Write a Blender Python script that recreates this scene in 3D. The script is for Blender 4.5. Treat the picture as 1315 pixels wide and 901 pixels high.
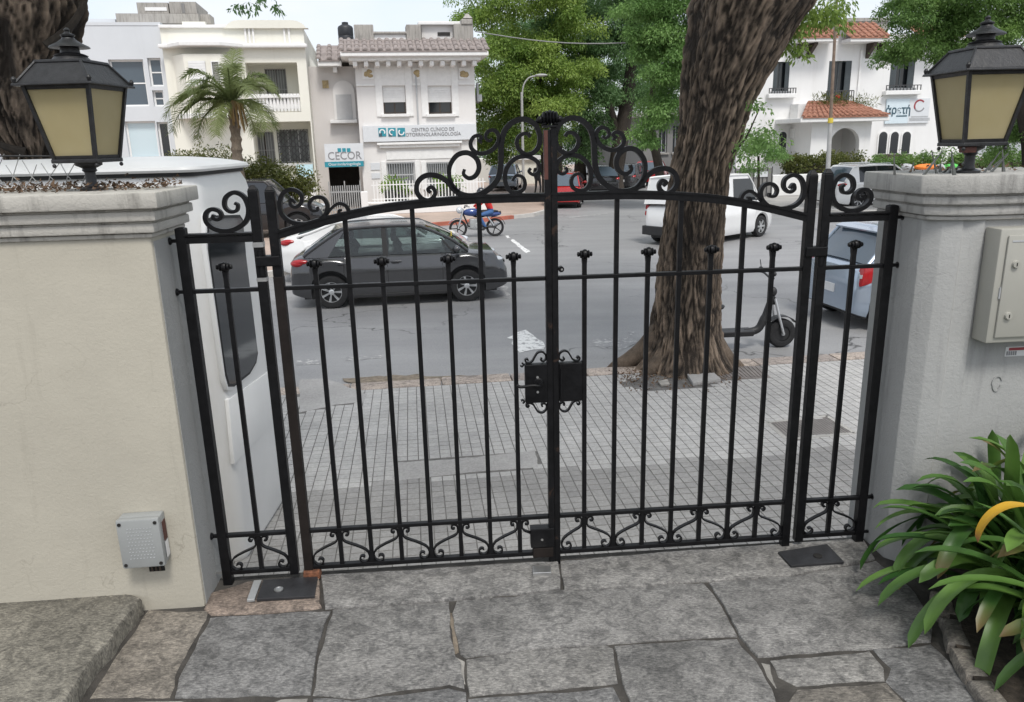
import bpy, bmesh, math, random
import numpy as np
from mathutils import Vector, Matrix, noise as mnoise

for o in list(bpy.data.objects):
    bpy.data.objects.remove(o, do_unlink=True)
sc = bpy.context.scene
COL = sc.collection
RAD = math.radians
PI = math.pi

# ------------------------------------------------------------------ camera
F_PX, CXP, CYP, CAM_H = 988.0, 657.5, 450.5, 1.70
# camera basis (right, up, back) in world space: pitch 15.3 deg down, roll 1.4 deg
_d = np.array([89.5, -3610.0, 988.0]); _d /= np.linalg.norm(_d)
_z = -_d
_f = np.array([0, 0, 1.0]); _y = _f - (_f @ _z) * _z; _y /= np.linalg.norm(_y)
_rh = lambda v: np.array([v[0], v[1], -v[2]])
_zw, _yw = _rh(_z), _rh(_y)
RCAM = np.array([np.cross(_yw, _zw), _yw, _zw])
cam_d = bpy.data.cameras.new('camera')
cam_d.sensor_width = 36.0
cam_d.lens = F_PX / 1315.0 * 36.0
cam_d.clip_start = 0.05
cam_d.clip_end = 2000
cam = bpy.data.objects.new('camera', cam_d)
COL.objects.link(cam)
M4 = Matrix([list(RCAM[0]) + [0], list(RCAM[1]) + [0], list(RCAM[2]) + [CAM_H], [0, 0, 0, 1]])
cam.matrix_world = M4
sc.camera = cam

# ------------------------------------------------------------------ overcast daylight
SUN_EL, SUN_AZ = 58.0, 163.0     # degrees; azimuth clockwise from +Y
world = bpy.data.worlds.new('World')
sc.world = world
world.use_nodes = True
wn = world.node_tree
wn.nodes.clear()
w_out = wn.nodes.new('ShaderNodeOutputWorld')
w_bg = wn.nodes.new('ShaderNodeBackground')
sky = wn.nodes.new('ShaderNodeTexSky')
sky.sky_type = 'NISHITA'
sky.sun_disc = False
sky.sun_elevation = RAD(SUN_EL)
sky.sun_rotation = RAD(SUN_AZ)
sky.air_density = 1.0
sky.dust_density = 3.0
tc = wn.nodes.new('ShaderNodeTexCoord')
cmap = wn.nodes.new('ShaderNodeMapping')
cmap.inputs['Scale'].default_value = (1.0, 1.0, 2.6)
cn = wn.nodes.new('ShaderNodeTexNoise')
cn.inputs['Scale'].default_value = 2.2
cn.inputs['Detail'].default_value = 6
cn.inputs['Roughness'].default_value = 0.55
cr = wn.nodes.new('ShaderNodeValToRGB')
cr.color_ramp.elements[0].position = 0.30
cr.color_ramp.elements[0].color = (0.45, 0.45, 0.45, 1)
cr.color_ramp.elements[1].position = 0.62
cr.color_ramp.elements[1].color = (0.97, 0.97, 0.97, 1)
cmix = wn.nodes.new('ShaderNodeMix')
cmix.data_type = 'RGBA'
cmix.inputs['B'].default_value = (4.02, 4.18, 4.42, 1)      # white cloud deck
wn.links.new(tc.outputs['Generated'], cmap.inputs['Vector'])
wn.links.new(cmap.outputs['Vector'], cn.inputs['Vector'])
wn.links.new(cn.outputs['Fac'], cr.inputs['Fac'])
wn.links.new(cr.outputs['Color'], cmix.inputs['Factor'])
wn.links.new(sky.outputs['Color'], cmix.inputs['A'])
wn.links.new(cmix.outputs['Result'], w_bg.inputs['Color'])
w_bg.inputs['Strength'].default_value = 0.145
wn.links.new(w_bg.outputs['Background'], w_out.inputs['Surface'])

sun_d = bpy.data.lights.new('sun', 'SUN')
sun_d.energy = 1.5
sun_d.angle = RAD(14)
sun_d.color = (1.0, 0.97, 0.92)
sun = bpy.data.objects.new('sun', sun_d)
COL.objects.link(sun)
_a, _e = RAD(SUN_AZ), RAD(SUN_EL)
_sd = Vector((math.sin(_a) * math.cos(_e), math.cos(_a) * math.cos(_e), math.sin(_e)))
sun.rotation_euler = _sd.to_track_quat('Z', 'Y').to_euler()
sun.location = _sd * 60

sc.view_settings.view_transform = 'Standard'
sc.view_settings.look = 'None'
sc.view_settings.gamma = 1.0
sc.view_settings.use_curve_mapping = False
sc.view_settings.exposure = 0.73
sc.render.engine = 'CYCLES'

# ------------------------------------------------------------------ measuring helpers
CAMP = np.array([0, 0, CAM_H])
def ray(px, py):
    return RCAM @ np.array([(px - CXP) / F_PX, -(py - CYP) / F_PX, -1.0])
def atz(px, py, z):
    r = ray(px, py); return CAMP + r * ((z - CAM_H) / r[2])
def aty(px, py, Y):
    r = ray(px, py); return CAMP + r * (Y / r[1])

class Frame:
    """a vertical plane in the world: u runs along it, w away from the viewer, z up"""
    def __init__(self, p0, yaw):
        self.p0 = np.array(p0, float); self.yaw = RAD(yaw)
        self.u = np.array([math.cos(self.yaw), math.sin(self.yaw), 0])
        self.n = np.array([-math.sin(self.yaw), math.cos(self.yaw), 0])
    def uz(self, px, py, w=0.0):
        r = ray(px, py); p0 = self.p0 + self.n * w
        t = ((p0 - CAMP) @ self.n) / (r @ self.n)
        P = CAMP + r * t
        return float((P - self.p0) @ self.u), float(P[2] - self.p0[2])
    def rect(self, x0, y0, x1, y1, w=0.0):
        ym, xm = (y0 + y1) / 2, (x0 + x1) / 2
        return (self.uz(x0, ym, w)[0], self.uz(x1, ym, w)[0], self.uz(xm, y1, w)[1], self.uz(xm, y0, w)[1])
    def world(self, u, w, z=0):
        return self.p0 + self.u * u + self.n * w + np.array([0, 0, z])

# ------------------------------------------------------------------ materials
MATS = {}
def new_mat(name):
    m = bpy.data.materials.new(name); m.use_nodes = True
    nt = m.node_tree; nt.nodes.clear()
    out = nt.nodes.new('ShaderNodeOutputMaterial')
    b = nt.nodes.new('ShaderNodeBsdfPrincipled')
    nt.links.new(b.outputs[0], out.inputs[0])
    MATS[name] = m
    return m, nt, b, out
def rgba(c): return (c[0], c[1], c[2], 1)
def tex_noise(nt, scale, detail=4, rough=0.6, vec=None, stretch=None, coord='Object', distort=0.0):
    n = nt.nodes.new('ShaderNodeTexNoise')
    n.inputs['Scale'].default_value = scale
    n.inputs['Detail'].default_value = detail
    n.inputs['Roughness'].default_value = rough
    n.inputs['Distortion'].default_value = distort
    if vec is None:
        t = nt.nodes.new('ShaderNodeTexCoord'); vec = t.outputs[coord]
    if stretch:
        mp = nt.nodes.new('ShaderNodeMapping'); mp.inputs['Scale'].default_value = stretch
        nt.links.new(vec, mp.inputs['Vector']); vec = mp.outputs['Vector']
    nt.links.new(vec, n.inputs['Vector'])
    return n.outputs['Fac']
def ramp(nt, fac, stops):
    r = nt.nodes.new('ShaderNodeValToRGB')
    el = r.color_ramp.elements
    while len(el) < len(stops): el.new(0.5)
    for e, (p, c) in zip(el, stops):
        e.position = p; e.color = rgba(c) if len(c) == 3 else c
    nt.links.new(fac, r.inputs['Fac'])
    return r.outputs['Color']
def mixc(nt, fac, a, b, mode='MIX'):
    m = nt.nodes.new('ShaderNodeMix'); m.data_type = 'RGBA'; m.blend_type = mode
    for sock, v in (('Factor', fac), ('A', a), ('B', b)):
        if isinstance(v, (int, float)): m.inputs[sock].default_value = v
        elif isinstance(v, tuple): m.inputs[sock].default_value = rgba(v)
        else: nt.links.new(v, m.inputs[sock])
    return m.outputs['Result']
def bump(nt, b, h, strength=0.3, dist=0.01):
    bp = nt.nodes.new('ShaderNodeBump')
    bp.inputs['Strength'].default_value = strength
    bp.inputs['Distance'].default_value = dist
    nt.links.new(h, bp.inputs['Height'])
    nt.links.new(bp.outputs['Normal'], b.inputs['Normal'])
def rnd(nt):
    return nt.nodes.new('ShaderNodeObjectInfo').outputs['Random']
def mapr(nt, v, a, b):
    m = nt.nodes.new('ShaderNodeMapRange')
    m.inputs['To Min'].default_value = a; m.inputs['To Max'].default_value = b
    nt.links.new(v, m.inputs['Value'])
    return m.outputs['Result']
def simple(name, col, rough=0.6, metal=0.0, var=0.12, scale=6.0, bumps=0.0, bscale=40, spec=None, coat=0.0):
    m, nt, b, out = new_mat(name)
    n = tex_noise(nt, scale, 5, 0.6)
    lo = tuple(max(0, c * (1 - var)) for c in col); hi = tuple(min(1, c * (1 + var)) for c in col)
    nt.links.new(ramp(nt, n, [(0.3, lo), (0.7, hi)]), b.inputs['Base Color'])
    b.inputs['Roughness'].default_value = rough
    b.inputs['Metallic'].default_value = metal
    b.inputs['Coat Weight'].default_value = coat
    if spec is not None: b.inputs['Specular IOR Level'].default_value = spec
    if bumps: bump(nt, b, tex_noise(nt, bscale, 6, 0.65), bumps, 0.01)
    return m

# painted ironwork: black gloss paint, faint dust, chips of brown primer
def iron(name, primer=0.0):
    m, nt, b, out = new_mat(name)
    n1 = tex_noise(nt, 28, 5, 0.65, coord='Object')
    base = ramp(nt, n1, [(0.35, (0.003, 0.003, 0.0035)), (0.75, (0.008, 0.008, 0.009))])
    n2 = tex_noise(nt, 16, 7, 0.75, distort=0.6)
    lo = 0.72 - primer
    chips = ramp(nt, n2, [(lo, (0, 0, 0)), (lo + 0.04, (1, 1, 1))])
    col = mixc(nt, chips, base, (0.030, 0.018, 0.013))
    nt.links.new(col, b.inputs['Base Color'])
    rr = ramp(nt, n2, [(0.3, (0.30, 0.30, 0.30)), (0.7, (0.55, 0.55, 0.55))])
    nt.links.new(rr, b.inputs['Roughness'])
    b.inputs['Specular IOR Level'].default_value = 0.24
    bump(nt, b, tex_noise(nt, 55, 5, 0.6), 0.25, 0.004)
    return m
iron('iron'); iron('iron_worn', 0.12)
simple('primer', (0.015, 0.0115, 0.010), 0.6, spec=0.2, var=0.3, scale=14, bumps=0.2)
simple('rust', (0.15, 0.06, 0.03), 0.85, var=0.7, scale=40, bumps=0.5, bscale=90)
simple('bare_steel', (0.55, 0.55, 0.54), 0.35, metal=0.9, var=0.2, scale=20)
simple('red_primer', (0.085, 0.028, 0.020), 0.6, var=0.25, scale=30)

# painted render of the left pillar
def plaster(name, col, grime, gcol, streak=0.5, bumpk=0.35):
    m, nt, b, out = new_mat(name)
    n = tex_noise(nt, 2.2, 6, 0.6)
    base = ramp(nt, n, [(0.25, tuple(c * 0.90 for c in col)), (0.75, tuple(min(1, c * 1.06) for c in col))])
    s = tex_noise(nt, 3.0, 7, 0.7, stretch=(5.0, 5.0, 0.55), distort=0.3)
    sf = ramp(nt, s, [(grime, (0, 0, 0)), (grime + 0.22, (streak, streak, streak))])
    c2 = mixc(nt, sf, base, gcol)
    p = tex_noise(nt, 26, 8, 0.8)
    pf = ramp(nt, p, [(0.66, (0, 0, 0)), (0.74, (0.55, 0.55, 0.55))])
    c3 = mixc(nt, pf, c2, gcol)
    tcv = nt.nodes.new('ShaderNodeTexCoord'); wn_ = nt.nodes.new('ShaderNodeTexNoise'); wn_.inputs['Scale'].default_value = 3.0; wn_.inputs['Detail'].default_value = 6
    nt.links.new(tcv.outputs['Object'], wn_.inputs['Vector'])
    va = nt.nodes.new('ShaderNodeVectorMath'); va.operation = 'SCALE'; va.inputs['Scale'].default_value = 0.7; nt.links.new(wn_.outputs['Color'], va.inputs[0])
    vb = nt.nodes.new('ShaderNodeVectorMath'); nt.links.new(tcv.outputs['Object'], vb.inputs[0]); nt.links.new(va.outputs[0], vb.inputs[1])
    vo = nt.nodes.new('ShaderNodeTexVoronoi'); vo.feature = 'DISTANCE_TO_EDGE'; vo.inputs['Scale'].default_value = 1.7; nt.links.new(vb.outputs[0], vo.inputs['Vector'])
    ck = ramp(nt, vo.outputs['Distance'], [(0.0, (0.45, 0.45, 0.45)), (0.005, (0, 0, 0))])
    mk_ = ramp(nt, tex_noise(nt, 1.3, 4, 0.6), [(0.52, (0, 0, 0)), (0.60, (1, 1, 1))])
    c3 = mixc(nt, mixc(nt, 1.0, ck, mk_, 'MULTIPLY'), c3, gcol)
    nt.links.new(c3, b.inputs['Base Color'])
    b.inputs['Roughness'].default_value = 0.88
    h = nt.nodes.new('ShaderNodeMath'); h.operation = 'ADD'
    nt.links.new(tex_noise(nt, 9, 5, 0.6), h.inputs[0]); nt.links.new(tex_noise(nt, 70, 5, 0.7), h.inputs[1])
    bump(nt, b, h.outputs[0], bumpk, 0.0065)
    return m
plaster('plaster_cream', (0.415, 0.388, 0.322), 0.58, (0.22, 0.20, 0.16), 0.34)
plaster('plaster_grey', (0.345, 0.346, 0.336), 0.54, (0.19, 0.19, 0.186), 0.55, 0.5)
plaster('cap_concrete', (0.48, 0.46, 0.415), 0.52, (0.10, 0.092, 0.08), 0.80, 0.6)
plaster('cap_concrete_dark', (0.41, 0.40, 0.375), 0.50, (0.13, 0.125, 0.118), 0.75, 0.6)
plaster('old_concrete', (0.38, 0.36, 0.33), 0.45, (0.16, 0.15, 0.14), 0.7, 0.5)

# granite paving
def stone_mat(name, col, speck=0.5):
    m, nt, b, out = new_mat(name)
    r = rnd(nt)
    big = tex_noise(nt, 3.4, 6, 0.65, distort=0.5)
    c = ramp(nt, big, [(0.28, tuple(k * 0.62 for k in col)), (0.5, col), (0.75, tuple(k * 1.25 for k in col))])
    sp = tex_noise(nt, 60, 5, 0.8, stretch=(1, 2.4, 1))
    spc = ramp(nt, sp, [(0.34, (0.16, 0.16, 0.17)), (0.48, (0.85, 0.85, 0.85)), (0.66, (2.1, 2.08, 2.05))])
    c = mixc(nt, 0.62, c, spc, 'MULTIPLY')
    mid = tex_noise(nt, 17, 6, 0.75, distort=0.8)
    midc = ramp(nt, mid, [(0.40, (0.45, 0.45, 0.46)), (0.55, (1.1, 1.1, 1.1))])
    c = mixc(nt, 0.75, c, midc, 'MULTIPLY')
    tint = ramp(nt, r, [(0.0, (0.80, 0.81, 0.83)), (0.5, (1.0, 0.99, 0.98)), (1.0, (1.14, 1.11, 1.06))])
    c = mixc(nt, 1.0, c, tint, 'MULTIPLY')
    nt.links.new(c, b.inputs['Base Color'])
    nt.links.new(mapr(nt, mid, 0.55, 0.85), b.inputs['Roughness'])
    h = nt.nodes.new('ShaderNodeMath'); h.operation = 'MULTIPLY_ADD'
    nt.links.new(sp, h.inputs[0]); h.inputs[1].default_value = 0.5; nt.links.new(mid, h.inputs[2])
    bump(nt, b, h.outputs[0], 0.7, 0.008)
    return m
stone_mat('granite', (0.188, 0.186, 0.182))
stone_mat('granite_brown', (0.195, 0.178, 0.155))
stone_mat('granite_pink', (0.27, 0.215, 0.175))
stone_mat('granite_step', (0.215, 0.20, 0.165))
stone_mat('kerb_stone', (0.36, 0.31, 0.275))
simple('mortar', (0.055, 0.05, 0.044), 0.95, var=0.5, scale=12, bumps=0.8, bscale=60)
simple('mortar_pale', (0.30, 0.285, 0.26), 0.95, var=0.3, scale=14, bumps=0.8, bscale=60)
simple('soil', (0.045, 0.035, 0.026), 0.95, var=0.6, scale=30, bumps=1.0, bscale=50)
simple('dirt_pale', (0.20, 0.165, 0.125), 0.95, var=0.4, scale=16, bumps=1.0, bscale=40)

def tile_mat(name, col):
    m, nt, b, out = new_mat(name)
    t = nt.nodes.new('ShaderNodeNewGeometry')
    n = tex_noise(nt, 0.9, 6, 0.6, vec=t.outputs['Position'])
    c = ramp(nt, n, [(0.3, tuple(k * 0.78 for k in col)), (0.7, tuple(k * 1.12 for k in col))])
    f = tex_noise(nt, 45, 6, 0.75, vec=t.outputs['Position'])
    c = mixc(nt, 0.8, c, ramp(nt, f, [(0.35, (0.72, 0.72, 0.72)), (0.65, (1.15, 1.15, 1.15))]), 'MULTIPLY')
    r = rnd(nt)
    c = mixc(nt, 1.0, c, ramp(nt, r, [(0, (0.90, 0.90, 0.90)), (1, (1.07, 1.07, 1.07))]), 'MULTIPLY')
    c = mixc(nt, 1.0, c, ramp(nt, t.outputs['Random Per Island'], [(0, (0.92, 0.92, 0.925)), (1, (1.06, 1.06, 1.055))]), 'MULTIPLY')
    nt.links.new(c, b.inputs['Base Color'])
    b.inputs['Roughness'].default_value = 0.75
    bump(nt, b, f, 0.4, 0.005)
    return m
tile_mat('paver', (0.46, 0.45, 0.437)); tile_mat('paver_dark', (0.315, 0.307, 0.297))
tile_mat('cement', (0.36, 0.35, 0.34))
tile_mat('pavement_pink', (0.44, 0.345, 0.285))
tile_mat('pavement_grey', (0.40, 0.385, 0.36))
simple('joint_dark', (0.135, 0.13, 0.124), 0.95, var=0.4, scale=9)

# asphalt
def asphalt():
    m, nt, b, out = new_mat('asphalt')
    g = nt.nodes.new('ShaderNodeNewGeometry').outputs['Position']
    n = tex_noise(nt, 0.35, 6, 0.6, vec=g)
    c = ramp(nt, n, [(0.3, (0.235, 0.234, 0.235)), (0.7, (0.30, 0.298, 0.297))])
    st = tex_noise(nt, 0.8, 5, 0.6, vec=g, stretch=(0.16, 1.6, 1))
    c = mixc(nt, 0.6, c, ramp(nt, st, [(0.35, (0.78, 0.78, 0.79)), (0.65, (1.12, 1.12, 1.12))]), 'MULTIPLY')
    f = tex_noise(nt, 60, 8, 0.85, vec=g)
    c = mixc(nt, 0.8, c, ramp(nt, f, [(0.35, (0.6, 0.6, 0.6)), (0.65, (1.35, 1.35, 1.35))]), 'MULTIPLY')
    v = nt.nodes.new('ShaderNodeTexVoronoi'); v.feature = 'DISTANCE_TO_EDGE'
    v.inputs['Scale'].default_value = 0.32
    dn = nt.nodes.new('ShaderNodeTexNoise'); dn.inputs['Scale'].default_value = 1.6; dn.inputs['Detail'].default_value = 6
    nt.links.new(g, dn.inputs['Vector'])
    add = nt.nodes.new('ShaderNodeVectorMath'); add.operation = 'ADD'
    nt.links.new(g, add.inputs[0])
    scl = nt.nodes.new('ShaderNodeVectorMath'); scl.operation = 'SCALE'; scl.inputs['Scale'].default_value = 1.3
    nt.links.new(dn.outputs['Color'], scl.inputs[0]); nt.links.new(scl.outputs[0], add.inputs[1])
    nt.links.new(add.outputs[0], v.inputs['Vector'])
    msk = tex_noise(nt, 0.3, 3, 0.5, vec=g)
    ck = ramp(nt, v.outputs['Distance'], [(0.0, (1, 1, 1)), (0.010, (0, 0, 0))])
    mk = ramp(nt, msk, [(0.50, (0, 0, 0)), (0.58, (0.9, 0.9, 0.9))])
    cf = mixc(nt, 1.0, ck, mk, 'MULTIPLY')
    c = mixc(nt, cf, c, (0.035, 0.034, 0.033))
    nt.links.new(c, b.inputs['Base Color'])
    b.inputs['Roughness'].default_value = 0.55
    bump(nt, b, f, 0.35, 0.005)
asphalt()
def worn_paint(name, col, th=0.42):
    m, nt, b, out = new_mat(name)
    g = nt.nodes.new('ShaderNodeNewGeometry').outputs['Position']
    n = tex_noise(nt, 9, 8, 0.8, vec=g)
    f = ramp(nt, n, [(th, (0, 0, 0)), (th + 0.07, (1, 1, 1))])
    c = mixc(nt, f, (0.265, 0.264, 0.264), col)
    nt.links.new(c, b.inputs['Base Color']); b.inputs['Roughness'].default_value = 0.75
    return m
worn_paint('road_paint', (0.72, 0.72, 0.70)); worn_paint('road_paint_faint', (0.55, 0.54, 0.52), 0.52)

# buildings
def render_wall(name, col, gcol, amt=0.25):
    m, nt, b, out = new_mat(name)
    n = tex_noise(nt, 0.55, 6, 0.6)
    c = ramp(nt, n, [(0.3, tuple(k * 0.93 for k in col)), (0.7, col)])
    s = tex_noise(nt, 1.0, 7, 0.7, stretch=(2.2, 2.2, 0.25))
    c = mixc(nt, ramp(nt, s, [(0.52, (0, 0, 0)), (0.75, (amt, amt, amt))]), c, gcol)
    nt.links.new(c, b.inputs['Base Color']); b.inputs['Roughness'].default_value = 0.9
    bump(nt, b, tex_noise(nt, 14, 6, 0.7), 0.25, 0.01)
    return m
render_wall('white_wall', (0.80, 0.795, 0.785), (0.50, 0.48, 0.45))
render_wall('clinic_wall', (0.76, 0.74, 0.72), (0.50, 0.47, 0.44))
render_wall('cream_wall', (0.80, 0.785, 0.70), (0.56, 0.53, 0.44))
render_wall('grey_wall', (0.62, 0.645, 0.67), (0.45, 0.46, 0.47), 0.15)
render_wall('dark_wall', (0.24, 0.235, 0.23), (0.12, 0.12, 0.12), 0.5)
render_wall('alcove_wall', (0.66, 0.63, 0.61), (0.45, 0.42, 0.40))
simple('white_paint', (0.80, 0.80, 0.79), 0.5, var=0.04)
simple('white_trim', (0.78, 0.775, 0.76), 0.7, var=0.06)
simple('grey_paint', (0.42, 0.43, 0.44), 0.5, var=0.08)
simple('grille', (0.30, 0.30, 0.30), 0.55, var=0.1)
simple('dark_grille', (0.06, 0.06, 0.062), 0.55, var=0.1)
simple('shutter_white', (0.78, 0.78, 0.77), 0.6, var=0.05)
simple('shutter_grey', (0.50, 0.50, 0.50), 0.6, var=0.05)
simple('shutter_dark', (0.06, 0.072, 0.078), 0.5, var=0.15)
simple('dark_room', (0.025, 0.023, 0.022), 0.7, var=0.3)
simple('wood_dark', (0.05, 0.035, 0.025), 0.6, var=0.3, scale=10)
simple('terracotta', (0.31, 0.145, 0.095), 0.85, var=0.35, scale=7, bumps=0.3)
simple('old_tiles', (0.265, 0.23, 0.215), 0.88, var=0.3, scale=5, bumps=0.3)
simple('sign_board', (0.66, 0.68, 0.70), 0.45, var=0.03)
simple('sign_white', (0.64, 0.66, 0.68), 0.45, var=0.03)
simple('sign_blue', (0.62, 0.71, 0.76), 0.45, var=0.03)
simple('teal', (0.03, 0.27, 0.34), 0.5, var=0.05)
simple('sign_dark', (0.05, 0.10, 0.13), 0.5, var=0.05)
simple('letter_grey', (0.25, 0.25, 0.26), 0.5, var=0.05)
simple('letter_white', (0.8, 0.8, 0.8), 0.5, var=0.05)
simple('letter_red', (0.30, 0.05, 0.06), 0.5, var=0.05)
simple('ochre_relief', (0.40, 0.31, 0.17), 0.85, var=0.3, scale=8)
simple('pale_blue_panel', (0.52, 0.72, 0.78), 0.5, var=0.05)
simple('tank_black', (0.02, 0.022, 0.027), 0.5, var=0.2)
def glassy(name, col, rough=0.06):
    m, nt, b, out = new_mat(name)
    b.inputs['Base Color'].default_value = rgba(col)
    b.inputs['Roughness'].default_value = rough
    b.inputs['Specular IOR Level'].default_value = 0.7
    return m
glassy('window_dark', (0.018, 0.021, 0.024)); glassy('window_blue', (0.075, 0.10, 0.125), 0.05)
glassy('window_grey', (0.20, 0.21, 0.21), 0.1); glassy('window_pale', (0.55, 0.66, 0.70), 0.15)

# see-through tinted glass
def tinted(name, tint, refl=0.9):
    m, nt, b, out = new_mat(name)
    nt.nodes.remove(b)
    tr = nt.nodes.new('ShaderNodeBsdfTransparent'); tr.inputs[0].default_value = rgba(tint)
    gl = nt.nodes.new('ShaderNodeBsdfGlossy'); gl.inputs['Color'].default_value = (refl, refl, refl, 1); gl.inputs['Roughness'].default_value = 0.03
    fr = nt.nodes.new('ShaderNodeFresnel'); fr.inputs['IOR'].default_value = 1.55
    mx = nt.nodes.new('ShaderNodeMixShader')
    nt.links.new(fr.outputs[0], mx.inputs[0]); nt.links.new(tr.outputs[0], mx.inputs[1]); nt.links.new(gl.outputs[0], mx.inputs[2])
    nt.links.new(mx.outputs[0], out.inputs[0])
tinted('car_glass', (0.66, 0.71, 0.70)); tinted('booth_glass', (0.10, 0.105, 0.11))

def paint(name, col, metal=0.3, rough=0.24):
    m, nt, b, out = new_mat(name)
    n = tex_noise(nt, 2.5, 4, 0.6)
    c = ramp(nt, n, [(0.3, tuple(k * 0.93 for k in col)), (0.7, col)])
    nt.links.new(c, b.inputs['Base Color'])
    b.inputs['Metallic'].default_value = metal
    b.inputs['Roughness'].default_value = rough
    b.inputs['Coat Weight'].default_value = 0.8; b.inputs['Coat Roughness'].default_value = 0.06
paint('paint_grey', (0.075, 0.076, 0.08), 0.6); paint('paint_white', (0.78, 0.78, 0.77), 0.0)
paint('paint_black', (0.012, 0.012, 0.014), 0.2); paint('paint_red', (0.42, 0.012, 0.012), 0.1)
paint('paint_blue', (0.36, 0.43, 0.52), 0.5); paint('paint_bike', (0.015, 0.05, 0.20), 0.1)
simple('tyre', (0.016, 0.016, 0.017), 0.85, var=0.3, scale=20, bumps=0.2)
simple('alloy', (0.60, 0.61, 0.62), 0.35, metal=0.75, var=0.05)
simple('black_plastic', (0.018, 0.018, 0.019), 0.55, var=0.2)
simple('seat_fabric', (0.09, 0.09, 0.095), 0.9, var=0.2)
simple('lamp_red', (0.36, 0.008, 0.012), 0.2, var=0.2, spec=0.7)
simple('lamp_clear', (0.66, 0.68, 0.70), 0.15, metal=0.4, var=0.1)
simple('lamp_orange', (0.75, 0.33, 0.03), 0.3, var=0.1)
simple('plate_white', (0.70, 0.70, 0.70), 0.5, var=0.05)
simple('sticker_yellow', (0.62, 0.48, 0.06), 0.5, var=0.05)
simple('red_box', (0.62, 0.035, 0.02), 0.5, var=0.1)
simple('orange_cloth', (0.80, 0.22, 0.04), 0.8, var=0.12); simple('green_cloth', (0.10, 0.50, 0.09), 0.8, var=0.12)
simple('grey_cloth', (0.42, 0.43, 0.44), 0.8, var=0.2)
simple('booth_white', (0.80, 0.795, 0.775), 0.42, var=0.05, scale=2, bumps=0.05, bscale=5)
simple('rubber', (0.02, 0.02, 0.021), 0.6, var=0.2)
simple('intercom_grey', (0.29, 0.30, 0.295), 0.5, var=0.06)
simple('hole_dark', (0.012, 0.011, 0.01), 0.9, var=0.3)
simple('meter_box', (0.38, 0.372, 0.33), 0.5, var=0.06, scale=4)
simple('lantern_iron', (0.017, 0.017, 0.018), 0.42, var=0.5, scale=25, bumps=0.25, bscale=70)
def lantern_glass():
    m, nt, b, out = new_mat('lantern_glass')
    n = tex_noise(nt, 3, 4, 0.6)
    c = ramp(nt, n, [(0.3, (0.66, 0.58, 0.34)), (0.7, (0.74, 0.67, 0.44))])
    nt.links.new(c, b.inputs['Base Color'])
    b.inputs['Roughness'].default_value = 0.28
    tl = nt.nodes.new('ShaderNodeBsdfTranslucent'); nt.links.new(c, tl.inputs['Color'])
    mx = nt.nodes.new('ShaderNodeMixShader'); mx.inputs[0].default_value = 0.55
    nt.links.new(b.outputs[0], mx.inputs[1]); nt.links.new(tl.outputs[0], mx.inputs[2]); nt.links.new(mx.outputs[0], out.inputs[0])
lantern_glass()
simple('steel_plate', (0.022, 0.022, 0.024), 0.5, var=0.4, scale=10, bumps=0.2)
simple('galvanised', (0.42, 0.43, 0.43), 0.5, metal=0.5, var=0.15)
simple('pole_wood', (0.19, 0.14, 0.105), 0.85, var=0.3, scale=8)
simple('pole_grey', (0.38, 0.38, 0.37), 0.6, var=0.1)
simple('wire_grey', (0.40, 0.40, 0.39), 0.5, metal=0.4, var=0.1)
simple('cable', (0.25, 0.25, 0.25), 0.6, var=0.1)
simple('shard', (0.075, 0.08, 0.075), 0.18, var=0.4, scale=30, spec=0.8)
simple('dry_leaf', (0.11, 0.068, 0.040), 0.9, var=0.5, scale=30)
simple('cover_metal', (0.22, 0.195, 0.18), 0.6, metal=0.3, var=0.25, scale=8)
simple('skin', (0.48, 0.29, 0.21), 0.6, var=0.06)
simple('cloth_black', (0.016, 0.016, 0.018), 0.9, var=0.2)
simple('hair_dark', (0.02, 0.014, 0.01), 0.6, var=0.2)
simple('red_kerb', (0.42, 0.13, 0.085), 0.85, var=0.2, scale=3)
simple('far_kerb', (0.50, 0.48, 0.45), 0.9, var=0.15, scale=2)
simple('planter', (0.10, 0.10, 0.10), 0.7, var=0.2)

def leaf_mat(name, c1, c2, rough=0.55, trans=0.45):
    m, nt, b, out = new_mat(name)
    at = nt.nodes.new('ShaderNodeAttribute'); at.attribute_name = 'tone'
    c = ramp(nt, at.outputs['Fac'], [(0.0, c1), (1.0, c2)])
    nt.links.new(c, b.inputs['Base Color']); b.inputs['Roughness'].default_value = rough
    tl = nt.nodes.new('ShaderNodeBsdfTranslucent'); nt.links.new(c, tl.inputs['Color'])
    mx = nt.nodes.new('ShaderNodeMixShader'); mx.inputs[0].default_value = trans
    nt.links.new(b.outputs[0], mx.inputs[1]); nt.links.new(tl.outputs[0], mx.inputs[2]); nt.links.new(mx.outputs[0], out.inputs[0])
leaf_mat('leaf_tipa', (0.085, 0.175, 0.040), (0.210, 0.335, 0.085))
leaf_mat('leaf_yellow', (0.125, 0.225, 0.040), (0.320, 0.430, 0.095))
leaf_mat('leaf_deep', (0.075, 0.150, 0.052), (0.175, 0.300, 0.110))
leaf_mat('leaf_fresh', (0.110, 0.225, 0.055), (0.245, 0.400, 0.120))
leaf_mat('leaf_hedge', (0.06, 0.085, 0.018), (0.185, 0.195, 0.05))
leaf_mat('leaf_palm', (0.10, 0.145, 0.045), (0.24, 0.28, 0.11))
leaf_mat('leaf_dead', (0.24, 0.17, 0.09), (0.45, 0.30, 0.11))
leaf_mat('leaf_potted', (0.10, 0.22, 0.03), (0.28, 0.42, 0.06))
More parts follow.
